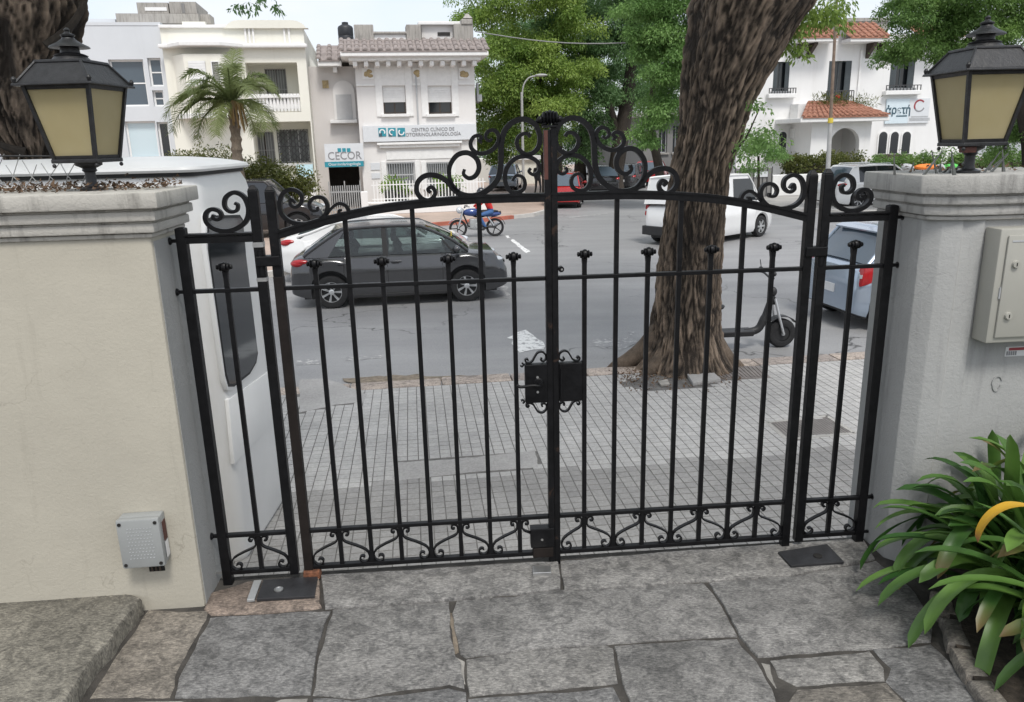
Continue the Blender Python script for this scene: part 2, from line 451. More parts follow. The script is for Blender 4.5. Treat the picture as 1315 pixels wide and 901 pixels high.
def strap_mat(name, c1, c2, tip=None):
    m, nt, b, out = new_mat(name)
    r = rnd(nt)
    c = ramp(nt, r, [(0.0, c1), (1.0, c2)])
    n = tex_noise(nt, 7, 5, 0.6)
    c = mixc(nt, 0.7, c, ramp(nt, n, [(0.3, (0.7, 0.75, 0.7)), (0.7, (1.2, 1.15, 1.1))]), 'MULTIPLY')
    uv = nt.nodes.new('ShaderNodeAttribute'); uv.attribute_name = 'across'
    vein = nt.nodes.new('ShaderNodeTexWave'); vein.inputs['Scale'].default_value = 14
    cmb = nt.nodes.new('ShaderNodeCombineXYZ'); nt.links.new(uv.outputs['Fac'], cmb.inputs[0]); nt.links.new(cmb.outputs[0], vein.inputs['Vector'])
    c = mixc(nt, 0.25, c, ramp(nt, vein.outputs['Fac'], [(0, (0.75, 0.78, 0.75)), (1, (1.15, 1.15, 1.1))]), 'MULTIPLY')
    if tip:
        al = nt.nodes.new('ShaderNodeAttribute'); al.attribute_name = 'along'
        c = mixc(nt, ramp(nt, al.outputs['Fac'], [(0.82, (0, 0, 0)), (0.97, (1, 1, 1))]), c, tip)
    nt.links.new(c, b.inputs['Base Color']); b.inputs['Roughness'].default_value = 0.42
    tl = nt.nodes.new('ShaderNodeBsdfTranslucent'); nt.links.new(c, tl.inputs['Color'])
    mx = nt.nodes.new('ShaderNodeMixShader'); mx.inputs[0].default_value = 0.22
    nt.links.new(b.outputs[0], mx.inputs[1]); nt.links.new(tl.outputs[0], mx.inputs[2]); nt.links.new(mx.outputs[0], out.inputs[0])
strap_mat('strap_leaf', (0.034, 0.100, 0.022), (0.130, 0.245, 0.050))
strap_mat('strap_leaf_tip', (0.045, 0.12, 0.025), (0.15, 0.25, 0.05), (0.17, 0.125, 0.05))
strap_mat('strap_leaf_yellow', (0.62, 0.36, 0.03), (0.66, 0.40, 0.04), (0.32, 0.13, 0.05))
strap_mat('strap_leaf_half', (0.16, 0.24, 0.03), (0.20, 0.27, 0.03), (0.5, 0.30, 0.04))

def bark(name, col, dark):
    m, nt, b, out = new_mat(name)
    at = nt.nodes.new('ShaderNodeAttribute'); at.attribute_name = 'tone'
    n = tex_noise(nt, 9, 8, 0.8, stretch=(1.5, 1.5, 0.8), distort=0.9)
    f = nt.nodes.new('ShaderNodeMath'); f.operation = 'MULTIPLY_ADD'; f.inputs[1].default_value = 0.45
    nt.links.new(n, f.inputs[0])
    k = nt.nodes.new('ShaderNodeMath'); k.operation = 'MULTIPLY'; k.inputs[1].default_value = 0.62
    nt.links.new(at.outputs['Fac'], k.inputs[0]); nt.links.new(k.outputs[0], f.inputs[2])
    c = ramp(nt, f.outputs[0], [(0.36, dark), (0.49, tuple(x * 0.75 for x in col)), (0.72, tuple(x * 1.9 for x in col))])  # low tone goes dark: furrow shade painted into the bark colour
    c = mixc(nt, 1.0, c, ramp(nt, tex_noise(nt, 1.6, 4, 0.6, stretch=(1, 1, 0.5)), [(0.3, (0.45, 0.43, 0.41)), (0.6, (1.15, 1.12, 1.08))]), 'MULTIPLY')
    nt.links.new(c, b.inputs['Base Color']); b.inputs['Roughness'].default_value = 0.95
    bump(nt, b, tex_noise(nt, 26, 8, 0.85, stretch=(1.6, 1.6, 0.8), distort=1.0), 1.0, 0.035)
bark('bark', (0.185, 0.145, 0.112), (0.034, 0.026, 0.020))
bark('bark_dark', (0.05, 0.041, 0.033), (0.016, 0.013, 0.011))
bark('bark_palm', (0.24, 0.20, 0.16), (0.12, 0.10, 0.08))
def rider_cloth():
    m, nt, b, out = new_mat('rider_cloth')
    t = nt.nodes.new('ShaderNodeTexCoord'); sp_ = nt.nodes.new('ShaderNodeSeparateXYZ'); nt.links.new(t.outputs['Object'], sp_.inputs[0])
    r = nt.nodes.new('ShaderNodeValToRGB'); r.color_ramp.interpolation = 'CONSTANT'; el = r.color_ramp.elements
    el[0].color = (0.02, 0.02, 0.02, 1); el[1].position = 0.20; el[1].color = (0.05, 0.12, 0.28, 1); e = el.new(0.485); e.color = (0.55, 0.03, 0.025, 1)
    k = nt.nodes.new('ShaderNodeMath'); k.operation = 'MULTIPLY'; k.inputs[1].default_value = 0.5; nt.links.new(sp_.outputs['Z'], k.inputs[0]); nt.links.new(k.outputs[0], r.inputs['Fac'])
    nt.links.new(r.outputs['Color'], b.inputs['Base Color']); b.inputs['Roughness'].default_value = 0.85
rider_cloth()
MAT = MATS

# ------------------------------------------------------------------ mesh helpers
def catmull(pts, n=6):
    P = [np.array(p, float) for p in pts]
    P = [2 * P[0] - P[1]] + P + [2 * P[-1] - P[-2]]
    out = []
    for i in range(1, len(P) - 2):
        for k in range(n):
            t = k / n
            out.append(0.5 * ((2 * P[i]) + (-P[i-1] + P[i+1]) * t + (2*P[i-1] - 5*P[i] + 4*P[i+1] - P[i+2]) * t*t + (-P[i-1] + 3*P[i] - 3*P[i+1] + P[i+2]) * t**3))
    out.append(P[-2])
    return out

class MB:
    def __init__(s): s.v = []; s.f = []
    def add(s, vs, fs):
        k = len(s.v); s.v += [tuple(float(c) for c in v) for v in vs]; s.f += [tuple(i + k for i in f) for f in fs]; return s
    def bx(s, x0, x1, y0, y1, z0, z1):
        if x0 > x1: x0, x1 = x1, x0
        if y0 > y1: y0, y1 = y1, y0
        if z0 > z1: z0, z1 = z1, z0
        return s.add([(x0,y0,z0),(x1,y0,z0),(x1,y1,z0),(x0,y1,z0),(x0,y0,z1),(x1,y0,z1),(x1,y1,z1),(x0,y1,z1)],
                     [(0,3,2,1),(4,5,6,7),(0,1,5,4),(1,2,6,5),(2,3,7,6),(3,0,4,7)])
    def hexa(s, b4, t4):
        return s.add(list(b4) + list(t4), [(0,3,2,1),(4,5,6,7),(0,1,5,4),(1,2,6,5),(2,3,7,6),(3,0,4,7)])
    def lathe(s, prof, n=16, c=(0,0,0), axis='z', squash=(1,1), cap=True):
        vs, fs = [], []
        for r, h in prof:
            for k in range(n):
                a = 2*PI*(k + 0.5)/n; x, y = r*math.cos(a)*squash[0], r*math.sin(a)*squash[1]
                p = (x, y, h) if axis == 'z' else ((x, h, y) if axis == 'y' else (h, x, y))
                vs.append((p[0]+c[0], p[1]+c[1], p[2]+c[2]))
        m = len(prof)
        for i in range(m-1):
            for k in range(n):
                a, b = i*n+k, i*n+(k+1) % n
                fs.append((a, b, b+n, a+n))
        if cap: fs.append(tuple(range(n))[::-1]); fs.append(tuple((m-1)*n+k for k in range(n)))
        return s.add(vs, fs)
    def tube(s, pts, r, n=8, cap=True):
        P = [np.array(p, float) for p in pts]; m = len(P)
        R = r if isinstance(r, (list, tuple)) else [r]*m
        vs, fs = [], []; up = None
        for i in range(m):
            t = P[min(i+1, m-1)] - P[max(i-1, 0)]; t /= (np.linalg.norm(t) + 1e-9)
            if up is None:
                a = np.array([0,0,1.0]) if abs(t[2]) < 0.9 else np.array([1.0,0,0])
                up = np.cross(t, np.cross(a, t)); up /= np.linalg.norm(up)
            else:
                up = up - (up @ t)*t; up /= (np.linalg.norm(up) + 1e-9)
            sd = np.cross(t, up)
            for k in range(n):
                a = 2*PI*k/n; vs.append(P[i] + R[i]*(math.cos(a)*sd + math.sin(a)*up))
        for i in range(m-1):
            for k in range(n):
                a, b = i*n+k, i*n+(k+1) % n; fs.append((a, b, b+n, a+n))
        if cap: fs.append(tuple(range(n))[::-1]); fs.append(tuple((m-1)*n+k for k in range(n)))
        return s.add(vs, fs)
    def strip(s, pts, w, d, y0=0.0, taper=None):
        """flat bar bent in the x-z plane: pts (x,z), w thickness in plane, d depth in y"""
        P = [np.array(p, float) for p in pts]; m = len(P); vs, fs = [], []
        for i in range(m):
            t = P[min(i+1, m-1)] - P[max(i-1, 0)]; t /= (np.linalg.norm(t)+1e-9)
            nn = np.array([-t[1], t[0]]); ww = w if taper is None else w*taper(i/(m-1))
            a, b = P[i] + nn*ww/2, P[i] - nn*ww/2
            for q, yy in ((a, y0-d/2), (b, y0-d/2), (b, y0+d/2), (a, y0+d/2)): vs.append((q[0], yy, q[1]))
        for i in range(m-1):
            for k in range(4):
                a, b = i*4+k, i*4+(k+1) % 4; fs.append((a, b, b+4, a+4))
        fs.append((3,2,1,0)); fs.append(tuple((m-1)*4+k for k in range(4)))
        return s.add(vs, fs)
    def prism(s, poly, h0, h1, plane='xy'):
        n = len(poly)
        mp = {'xy': lambda p,h: (p[0],p[1],h), 'xz': lambda p,h: (p[0],h,p[1]), 'yz': lambda p,h: (h,p[0],p[1])}[plane]
        vs = [mp(p,h0) for p in poly] + [mp(p,h1) for p in poly]
        fs = [tuple(range(n))[::-1], tuple(range(n, 2*n))] + [(i,(i+1) % n,(i+1) % n+n,i+n) for i in range(n)]
        return s.add(vs, fs)
    def ball(s, c, r, n=10, m=6):
        rx, ry, rz = r if isinstance(r, (list, tuple)) else (r, r, r)
        vs = [(c[0],c[1],c[2]-rz)]; fs = []
        for i in range(1, m):
            a = -PI/2 + PI*i/m
            for k in range(n):
                b = 2*PI*k/n; vs.append((c[0]+rx*math.cos(a)*math.cos(b), c[1]+ry*math.cos(a)*math.sin(b), c[2]+rz*math.sin(a)))
        vs.append((c[0],c[1],c[2]+rz)); L = len(vs)-1
        for k in range(n):
            fs.append((0, 1+(k+1) % n, 1+k)); fs.append((L, 1+(m-2)*n+k, 1+(m-2)*n+(k+1) % n))
        for i in range(m-2):
            for k in range(n):
                a, b = 1+i*n+k, 1+i*n+(k+1) % n; fs.append((a, b, b+n, a+n))
        return s.add(vs, fs)
    def build(s, name, mat, parent=None, sub=(0,0,0), smooth=False, bevel=0.0, seg=2, tone=None):
        me = bpy.data.meshes.new(name)
        v = [(a[0]-sub[0], a[1]-sub[1], a[2]-sub[2]) for a in s.v] if any(sub) else s.v
        me.from_pydata(v, [], s.f)
        bm = bmesh.new(); bm.from_mesh(me)
        bmesh.ops.recalc_face_normals(bm, faces=bm.faces)
        if bevel:
            ed = [e for e in bm.edges if len(e.link_faces) == 2 and e.calc_face_angle(0) > 0.5]
            bmesh.ops.bevel(bm, geom=ed, offset=bevel, segments=seg, affect='EDGES', profile=0.5, clamp_overlap=True)
        bm.to_mesh(me); bm.free()
        if smooth:
            me.polygons.foreach_set('use_smooth', [True]*len(me.polygons)); me.set_sharp_from_angle(angle=RAD(38))
        me.materials.append(MAT[mat] if isinstance(mat, str) else mat)
        if tone is not None:
            at = me.attributes.new('tone', 'FLOAT', 'POINT'); at.data.foreach_set('value', tone)
        o = bpy.data.objects.new(name, me); COL.objects.link(o); o.parent = parent
        return o

def tag(o, label=None, cat=None, group=None, kind=None):
    for k, v in (('label', label), ('category', cat), ('group', group), ('kind', kind)):
        if v: o[k] = v
    return o
def root(name, label, cat, loc=(0,0,0), rz=0.0, group=None):
    o = bpy.data.objects.new(name, None); o.empty_display_size = 0.1; COL.objects.link(o)
    o.location = tuple(float(c) for c in loc); o.rotation_euler = (0, 0, rz)
    return tag(o, label, cat, group)
def structure(o): return tag(o, kind='structure')
def link_copy(src, parent, loc=(0,0,0), rot=(0,0,0), scale=None):
    c = src.copy(); COL.objects.link(c); c.parent = parent; c.location = loc; c.rotation_euler = rot
    if scale: c.scale = scale
    return c
def text_part(txt, size, mat, parent, loc, rot, name='lettering', xscale=1.0, bold=0.0):
    cu = bpy.data.curves.new('txt', 'FONT'); cu.body = txt; cu.size = size; cu.align_x = 'CENTER'; cu.align_y = 'CENTER'
    cu.extrude = 0.006; cu.offset = bold; cu.resolution_u = 3
    t = bpy.data.objects.new('txt', cu); COL.objects.link(t)
    bpy.context.view_layer.update()
    me = bpy.data.meshes.new_from_object(t.evaluated_get(bpy.context.evaluated_depsgraph_get()))
    bpy.data.objects.remove(t, do_unlink=True); bpy.data.curves.remove(cu)
    me.name = name; me.materials.clear(); me.materials.append(MAT[mat])
    o = bpy.data.objects.new(name, me); COL.objects.link(o); o.parent = parent
    o.location = loc; o.rotation_euler = rot; o.scale = (xscale, 1, 1)
    return o

def leaf_mesh(name, centers, spread, per, ln, wd, mat, seed, parent=None, droop=0.3, tonec=None, flat=0.75):
    """many small folded leaf faces in clusters round the given centres"""
    rg = np.random.default_rng(seed)
    C = np.asarray(centers, float); k = len(C); n = k*per
    spread = np.broadcast_to(np.asarray(spread, float), (k,))
    off = rg.normal(size=(k, per, 3)); off /= np.linalg.norm(off, axis=2, keepdims=True) + 1e-9
    off *= (rg.random((k, per, 1))**0.5) * spread[:, None, None]; off[:, :, 2] *= flat
    off[:, :, 2] -= droop*(off[:, :, 0]**2 + off[:, :, 1]**2)/np.maximum(spread[:, None], 1e-3)
    P = (C[:, None, :] + off).reshape(n, 3)
    outd = off.reshape(n, 3)*1.2 + rg.normal(size=(n, 3))*spread.mean()*0.6
    outd[:, 2] -= droop*spread.mean()
    D = outd/(np.linalg.norm(outd, axis=1, keepdims=True)+1e-9)
    Nn = rg.normal(size=(n, 3))*0.75 + np.array([0, 0, 0.9]); S = np.cross(D, Nn); S /= np.linalg.norm(S, axis=1, keepdims=True)+1e-9
    U = np.cross(S, D)
    sz = rg.uniform(0.65, 1.35, (n, 1)); l, w = ln*sz, wd*sz
    V = np.empty((n, 4, 3)); V[:, 0] = P; V[:, 1] = P + D*l*0.5 + S*w*0.5 + U*w*0.12; V[:, 2] = P + D*l; V[:, 3] = P + D*l*0.5 - S*w*0.5 + U*w*0.12
    me = bpy.data.meshes.new(name); me.vertices.add(4*n); me.vertices.foreach_set('co', V.reshape(-1).astype(np.float32))
    me.loops.add(4*n); me.loops.foreach_set('vertex_index', np.arange(4*n, dtype=np.int32))
    me.polygons.add(n); me.polygons.foreach_set('loop_start', np.arange(0, 4*n, 4, dtype=np.int32))
    me.update(calc_edges=True)
    tc_ = rg.random(k) if tonec is None else np.asarray(tonec)
    tn = np.clip(np.repeat(tc_, per)*0.65 + rg.random(n)*0.45 - 0.05, 0, 1)
    at = me.attributes.new('tone', 'FLOAT', 'POINT'); at.data.foreach_set('value', np.repeat(tn, 4).astype(np.float32))
    me.materials.append(MAT[mat])
    o = bpy.data.objects.new(name, me); COL.objects.link(o); o.parent = parent
    return o
def lobes(specs, n, seed, shell=0.55):
    """cluster centres spread through a set of ellipsoid lobes (cx,cy,cz,rx,ry,rz), mostly near their skins"""
    rg = np.random.default_rng(seed); S = np.array(specs, float)
    vol = (S[:, 3]*S[:, 4]*S[:, 5])**0.67; p = vol/vol.sum()
    idx = rg.choice(len(S), n, p=p); d = rg.normal(size=(n, 3)); d /= np.linalg.norm(d, axis=1, keepdims=True)
    r = shell + (1-shell)*rg.random((n, 1))**0.6
    r *= 1 + 0.16*rg.normal(size=(n, 1))
    return S[idx, :3] + d*r*S[idx, 3:]

def clumps(specs, nsub, rsub, nclu, seed, flat=.6, shell=.6):
    """hierarchical crown: boughs (small flattened tufts) spread over the lobes, leaf clusters over each bough's upper side"""
    rg = np.random.default_rng(seed+999); sc_ = lobes(specs, nsub, seed, shell); rr_ = rsub*rg.uniform(.6, 1.35, nsub)
    idx = rg.integers(0, nsub, nclu); d = rg.normal(size=(nclu, 3)); d[:, 2] = np.abs(d[:, 2])*1.1-.25; d /= np.linalg.norm(d, axis=1, keepdims=True)
    P = sc_[idx]+d*(rr_[idx]*rg.uniform(.55, 1.0, nclu))[:, None]*np.array([1, 1, flat])
    tb = rg.random(nsub)
    return P, tb[idx]
def trunk_mesh(name, rings, mat, parent, nseg=40, nr=80, ridge=0.03, freq=7.0, seed=0, sub=(0,0,0), flare=0.0, twist=0.4):
    """rings: (x,y,z,r) from the ground up; furrowed bark is modelled in the surface"""
    Rr = catmull(rings, max(2, nr//max(1, len(rings)-1))); m = len(Rr)
    vs, tone, fs = [], [], []
    for i, q in enumerate(Rr):
        h = q[2]-rings[0][2]
        for k in range(nseg):
            a = 2*PI*k/nseg; ca, sa = math.cos(a), math.sin(a)
            aa = a + twist*h*0.25
            p = Vector((math.cos(aa)*freq*0.70 + seed, math.sin(aa)*freq*0.70, h*2.6 + seed*3))
            w = Vector((mnoise.noise(p*0.55), mnoise.noise(p*0.55+Vector((7, 3, 1))), mnoise.noise(p*0.6+Vector((2, 9, 4)))))
            dd, pp_ = mnoise.voronoi(p + w*1.25)
            crack = min(1.0, max(0.0, (dd[1]-dd[0])/0.42)); crack = crack*crack*(3-2*crack)
            plate = 0.5+0.5*math.sin(pp_[0].x*12.9+pp_[0].y*7.3+pp_[0].z*5.1)
            r2 = mnoise.noise(Vector((p.x*2.4, p.y*2.4, p.z*2.6)))
            r3 = mnoise.noise(Vector((p.x*5, p.y*5, p.z*6.0)))
            rib = 0.6-abs(mnoise.noise(Vector((p.x*0.42, p.y*0.42, p.z*0.16))))*2.0
            big = mnoise.noise(Vector((ca*1.2+seed, sa*1.2, h*0.5)))
            t = -0.46 + 0.60*crack + 0.20*plate + 0.40*r2 + 0.36*r3
            rr = q[3]*(1 + 0.10*big) + ridge*(0.75*t + 0.55*rib)
            t = t + 0.25*rib
            if flare and h < 0.6:
                lob = 0.5+0.5*mnoise.noise(Vector((ca*2.6+9, sa*2.6, 0.3)))
                rr += flare*(1-h/0.6)**2.2*(0.35+1.1*lob)
            vs.append((q[0]+rr*ca, q[1]+rr*sa, q[2])); tone.append(min(1, max(0, 0.42+0.62*t)))  # tone follows the relief, so cracks get painted shade
    for i in range(m-1):
        for k in range(nseg):
            a, b = i*nseg+k, i*nseg+(k+1) % nseg; fs.append((a, b, b+nseg, a+nseg))
    fs.append(tuple((m-1)*nseg+k for k in range(nseg)))
    mb = MB(); mb.add(vs, fs)
    return mb.build(name, mat, parent, sub=sub, smooth=False, tone=tone)
def limb(name, pts, radii, mat, parent, sub=(0,0,0), n=9):
    mb = MB(); P = catmull(pts, 5); R = [float(c[0]) for c in catmull([(r, 0) for r in radii], 5)]
    mb.tube(P, R, n)
    return mb.build(name, mat, parent, sub=sub, smooth=True, tone=[0.5]*len(mb.v))

def wall_with_holes(mb, u0, u1, z0, z1, w, thick, holes):
    """front skin at depth w with rectangular openings and their reveals"""
    xs = sorted({u0, u1, *[h[0] for h in holes], *[h[1] for h in holes]}); zs = sorted({z0, z1, *[h[2] for h in holes], *[h[3] for h in holes]})
    xs = [x for x in xs if u0 <= x <= u1]; zs = [z for z in zs if z0 <= z <= z1]
    for i in range(len(xs)-1):
        for j in range(len(zs)-1):
            cx, cz = (xs[i]+xs[i+1])/2, (zs[j]+zs[j+1])/2
            if any(h[0] < cx < h[1] and h[2] < cz < h[3] for h in holes): continue
            mb.add([(xs[i],w,zs[j]),(xs[i+1],w,zs[j]),(xs[i+1],w,zs[j+1]),(xs[i],w,zs[j+1])], [(0,1,2,3)])
    for h in holes:
        a, b, c, d = h[:4]; q = w+thick
        mb.add([(a,w,c),(a,q,c),(a,q,d),(a,w,d)], [(0,1,2,3)]); mb.add([(b,w,c),(b,q,c),(b,q,d),(b,w,d)], [(3,2,1,0)])
        mb.add([(a,w,d),(a,q,d),(b,q,d),(b,w,d)], [(0,1,2,3)]); mb.add([(a,w,c),(a,q,c),(b,q,c),(b,w,c)], [(3,2,1,0)])
    return mb

# ================================================================== SETTING
Z_ROAD, Z_PAV = -1.22, -1.10
SY = 7.0                                      # street direction, degrees
su = np.array([math.cos(RAD(SY)), math.sin(RAD(SY))]); sn = np.array([-su[1], su[0]])
KERB0 = np.array([-0.94, 9.07])               # a point on the near kerb's street edge
def street(a, b): return KERB0 + su*a + sn*b  # along the street, across it

# road: one sheet out to the horizon
mb = MB()
mb.add([(-700, -300, Z_ROAD), (700, -300, Z_ROAD), (700, 900, Z_ROAD), (-700, 900, Z_ROAD)], [(0,1,2,3)])
structure(mb.build('road', 'asphalt'))

rs = random.Random(7)
def blob_poly(pts, step=0.12, jit=0.03, seed=1):
    r = random.Random(seed); out = []
    for i in range(len(pts)):
        a, b = np.array(pts[i]), np.array(pts[(i+1) % len(pts)]); n = max(1, int(np.linalg.norm(b-a)/step))
        for k in range(n): out.append(tuple(a + (b-a)*k/n + np.array([r.uniform(-jit, jit), r.uniform(-jit, jit)])))
    return out
def road_mark(name, pxs, mat, z=Z_ROAD+0.004, jit=0.03, seed=1):
    poly = blob_poly([tuple(atz(x, y, Z_ROAD)[:2]) for x, y in pxs], 0.15, jit, seed)
    m = MB(); m.add([(x, y, z) for x, y in poly], [tuple(range(len(poly)))])
    return structure(m.build(name, mat))
# lane dashes, worn crossing blocks
road_mark('lane_dash', [(655, 308), (659, 307), (681, 323), (675, 325)], 'road_paint', jit=0.02, seed=2)
road_mark('lane_dash', [(649, 302.5), (653, 302.3), (655, 305.5), (651, 305.8)], 'road_paint', jit=0.02, seed=3)
road_mark('crossing_block', [(653, 433), (672, 424), (690, 432), (700, 448), (664, 452)], 'road_paint', jit=0.05, seed=4)
road_mark('crossing_block', [(625, 372), (648, 366), (658, 384), (640, 380)], 'road_paint_faint', jit=0.06, seed=5)
road_mark('crossing_block', [(442, 459), (490, 455), (492, 460), (443, 464)], 'road_paint_faint', jit=0.04, seed=6)
road_mark('crossing_block', [(381, 463), (415, 461), (414, 467), (381, 469)], 'road_paint_faint', jit=0.04, seed=8)
road_mark('crossing_block', [(760, 438), (790, 432), (800, 440), (772, 447)], 'road_paint_faint', jit=0.05, seed=9)
road_mark('lane_line', [(728, 279), (790, 272), (791, 273.2), (729, 280.4)], 'road_paint_faint', jit=0.03, seed=10)
road_mark('lane_line', [(812, 424), (818, 440), (800, 452), (790, 446)], 'road_paint_faint', jit=0.05, seed=12)
# patch of broken tarmac by the kerb
mm = MB(); pl = blob_poly([tuple(atz(x, y, Z_ROAD)[:2]) for x, y in [(440, 487), (520, 482), (612, 484), (618, 487), (520, 492), (470, 496)]], 0.1, 0.05, 11)
mm.add([(x, y, Z_ROAD+0.012) for x, y in pl], [tuple(range(len(pl)))]); structure(mm.build('road_gutter_dirt', 'dirt_pale'))

# near pavement: a dark bed, square pavers on it, kerb stones along the street
pav = bpy.data.objects.new('near_pavement', None); COL.objects.link(pav); structure(pav)
mb = MB()
A = [street(-14, -0.30), street(26, -0.30), street(26, -7.0), street(-14, -7.0)]
mb.prism([tuple(p) for p in A], Z_ROAD-0.2, Z_PAV-0.0036)
mb.build('bed', 'joint_dark', pav)
# kerb stones
kx = -14.0; rk = random.Random(5)
while kx < 26:
    L = rk.uniform(0.85, 1.25)
    p = [street(kx+0.006, -0.305), street(kx+L-0.006, -0.305), street(kx+L-0.006, 0.0), street(kx+0.006, 0.0)]
    m = MB(); dz = rk.uniform(-0.006, 0.006)
    m.prism([tuple(q) for q in p], Z_ROAD-0.1, Z_PAV+0.004+dz)
    m.build('kerb_stone', 'kerb_stone', pav, bevel=0.018, smooth=True)
    kx += L
# pavers of 10 cm, running towards the street
T = 0.10
tree_c = np.array([1.95, 8.75])
def in_poly(p, poly):
    c = False; n = len(poly)
    for i in range(n):
        (x1, y1), (x2, y2) = poly[i], poly[(i+1) % n]
        if (y1 > p[1]) != (y2 > p[1]) and p[0] < (x2-x1)*(p[1]-y1)/(y2-y1)+x1: c = not c
    return c
def pxpoly(pts, z): return [tuple(atz(x, y, z)[:2]) for x, y in pts]
PATCH1 = pxpoly([(508, 594), (600, 588), (688, 578), (690, 600), (600, 607), (505, 618)], Z_PAV)
PATCH2 = pxpoly([(384, 487), (420, 486), (472, 506), (466, 516), (430, 520), (384, 530)], Z_PAV)
PIT = pxpoly([(792, 492), (830, 482), (850, 462), (930, 462), (940, 478), (905, 497), (830, 503)], Z_PAV)
GRATE = pxpoly([(985, 542), (1062, 534), (1098, 556), (1010, 564)], Z_PAV)
COVER = pxpoly([(902, 470), (975, 470), (990, 485), (925, 487)], Z_PAV)
cells = []
for i in range(-70, 90):
    for j in range(1, 56):
        a, b = i*T, -0.315-(j-0.5)*T
        c = street(a, b)
        if c[1] < 4.45 or c[0] < -6.2 or c[0] > 7.0: continue
        if any(in_poly(c, q) for q in (PATCH1, PATCH2, PIT, GRATE, COVER)): continue
        d = math.hypot(c[0], c[1])
        vis = -2.0 < c[0] < 3.0 and abs(c[0]/c[1]) < 0.47 and c[1] > 4.85
        cells.append((0 if vis else 1, d, c))
cells.sort(key=lambda t: (t[0], t[1]))
def paver_mesh():
    m = bpy.data.meshes.new('paver'); h = T/2-0.0040; g = 0.0012
    v = [(-h,-h,-0.012),(h,-h,-0.012),(h,h,-0.012),(-h,h,-0.012),(-h,-h,-g),(h,-h,-g),(h,h,-g),(-h,h,-g),(-h+g,-h+g,0),(h-g,-h+g,0),(h-g,h-g,0),(-h+g,h-g,0)]
    f = [(0,1,5,4),(1,2,6,5),(2,3,7,6),(3,0,4,7),(4,5,9,8),(5,6,10,9),(6,7,11,10),(7,4,8,11),(8,9,10,11)]
    m.from_pydata(v, [], f); m.materials.append(MAT['paver']); return m
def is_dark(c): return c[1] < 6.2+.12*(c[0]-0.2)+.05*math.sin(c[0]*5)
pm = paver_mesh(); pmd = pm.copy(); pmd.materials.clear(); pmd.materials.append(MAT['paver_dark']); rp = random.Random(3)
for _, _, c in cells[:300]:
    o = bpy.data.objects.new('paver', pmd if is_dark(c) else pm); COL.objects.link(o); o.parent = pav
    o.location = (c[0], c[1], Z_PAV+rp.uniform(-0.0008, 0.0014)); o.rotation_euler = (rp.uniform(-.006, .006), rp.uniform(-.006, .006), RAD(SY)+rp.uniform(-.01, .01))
pv = np.array([v.co[:] for v in pm.vertices]); pf = [tuple(p.vertices) for p in pm.polygons]
ca, sa = math.cos(RAD(SY)), math.sin(RAD(SY)); Rz = np.array([[ca,-sa,0],[sa,ca,0],[0,0,1]])
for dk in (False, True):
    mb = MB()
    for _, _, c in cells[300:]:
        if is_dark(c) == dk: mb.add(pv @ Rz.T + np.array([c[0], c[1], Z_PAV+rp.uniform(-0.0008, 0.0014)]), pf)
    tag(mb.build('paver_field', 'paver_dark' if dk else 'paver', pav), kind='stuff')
for nm, q, sd in (('cement_patch', PATCH1, 1), ('cement_patch', PATCH2, 2)):
    pl = blob_poly(q, 0.08, 0.012, sd); m = MB(); m.prism(pl, Z_PAV-0.05, Z_PAV+0.002); m.build(nm, 'cement', pav)
pl = blob_poly(PIT, 0.1, 0.03, 4); m = MB(); m.prism(pl, Z_PAV-0.05, Z_PAV-0.004); m.build('tree_pit', 'dirt_pale', pav)

# far pavement on the left with the red-painted corner kerb
def far_pav(name, pts, mat, kerbs, z=Z_PAV):
    r = bpy.data.objects.new(name, None); COL.objects.link(r); structure(r)
    m = MB(); m.prism(pts, Z_ROAD-0.2, z); m.build('slab', mat, r)
    for a, b, km in kerbs:
        a, b = np.array(a), np.array(b); L = np.linalg.norm(b-a); t = (b-a)/L; n = np.array([-t[1], t[0]])
        k = 0.0
        while k < L-0.05:
            e = min(k+2.0, L); m = MB()
            q = [a+t*(k+.008)-n*0.012, a+t*(e-.008)-n*0.012, a+t*(e-.008)+n*0.16, a+t*(k+.008)+n*0.16]
            m.prism([tuple(x) for x in q], Z_ROAD-0.1, z+0.012); m.build('kerb_stone', km, r); k = e
    return r
fp = [(-60, 11.0), (-8, 17.0), (-5.9, 17.4), (-5.3, 17.9), (-5.0, 19.0), (-3.6, 26.6), (-3.0, 27.75), (-1.6, 28.6), (0.2, 30.0), (1.0, 30.7), (1.55, 32.0), (2.2, 36), (8, 90), (-60, 90)]
kb = [(fp[i], fp[i+1], 'red_kerb' if i in (5, 6, 7) else 'far_kerb') for i in range(12)]
far_pav('far_pavement', fp, 'pavement_pink', kb)
rp_ = [(10.5, 31.0), (12.5, 28.6), (16, 28.2), (60, 33.5), (60, 90), (15, 90), (10.2, 34)]
far_pav('corner_pavement', rp_, 'pavement_grey', [(rp_[6], rp_[0], 'far_kerb'), (rp_[0], rp_[1], 'far_kerb'), (rp_[1], rp_[2], 'far_kerb'), (rp_[2], rp_[3], 'far_kerb')])

# steps down from the gate to the pavement (behind the threshold)
G = Frame((-1.174, 2.778, 0.0), 4.276)
GYAW = G.yaw
st = root('stone_steps', 'stone steps going down from the gate threshold to the street pavement', 'steps', G.world(1.33, 0.055, Z_PAV), GYAW)
n_st = 6; rise = -Z_PAV/n_st
for k in range(1, n_st):
    m = MB(); m.bx(-1.40, 1.40, (k-1)*0.235, k*0.235-0.006, 0, (n_st-k)*rise-0.004)
    m.build('step', 'granite', st, bevel=0.012, smooth=True)

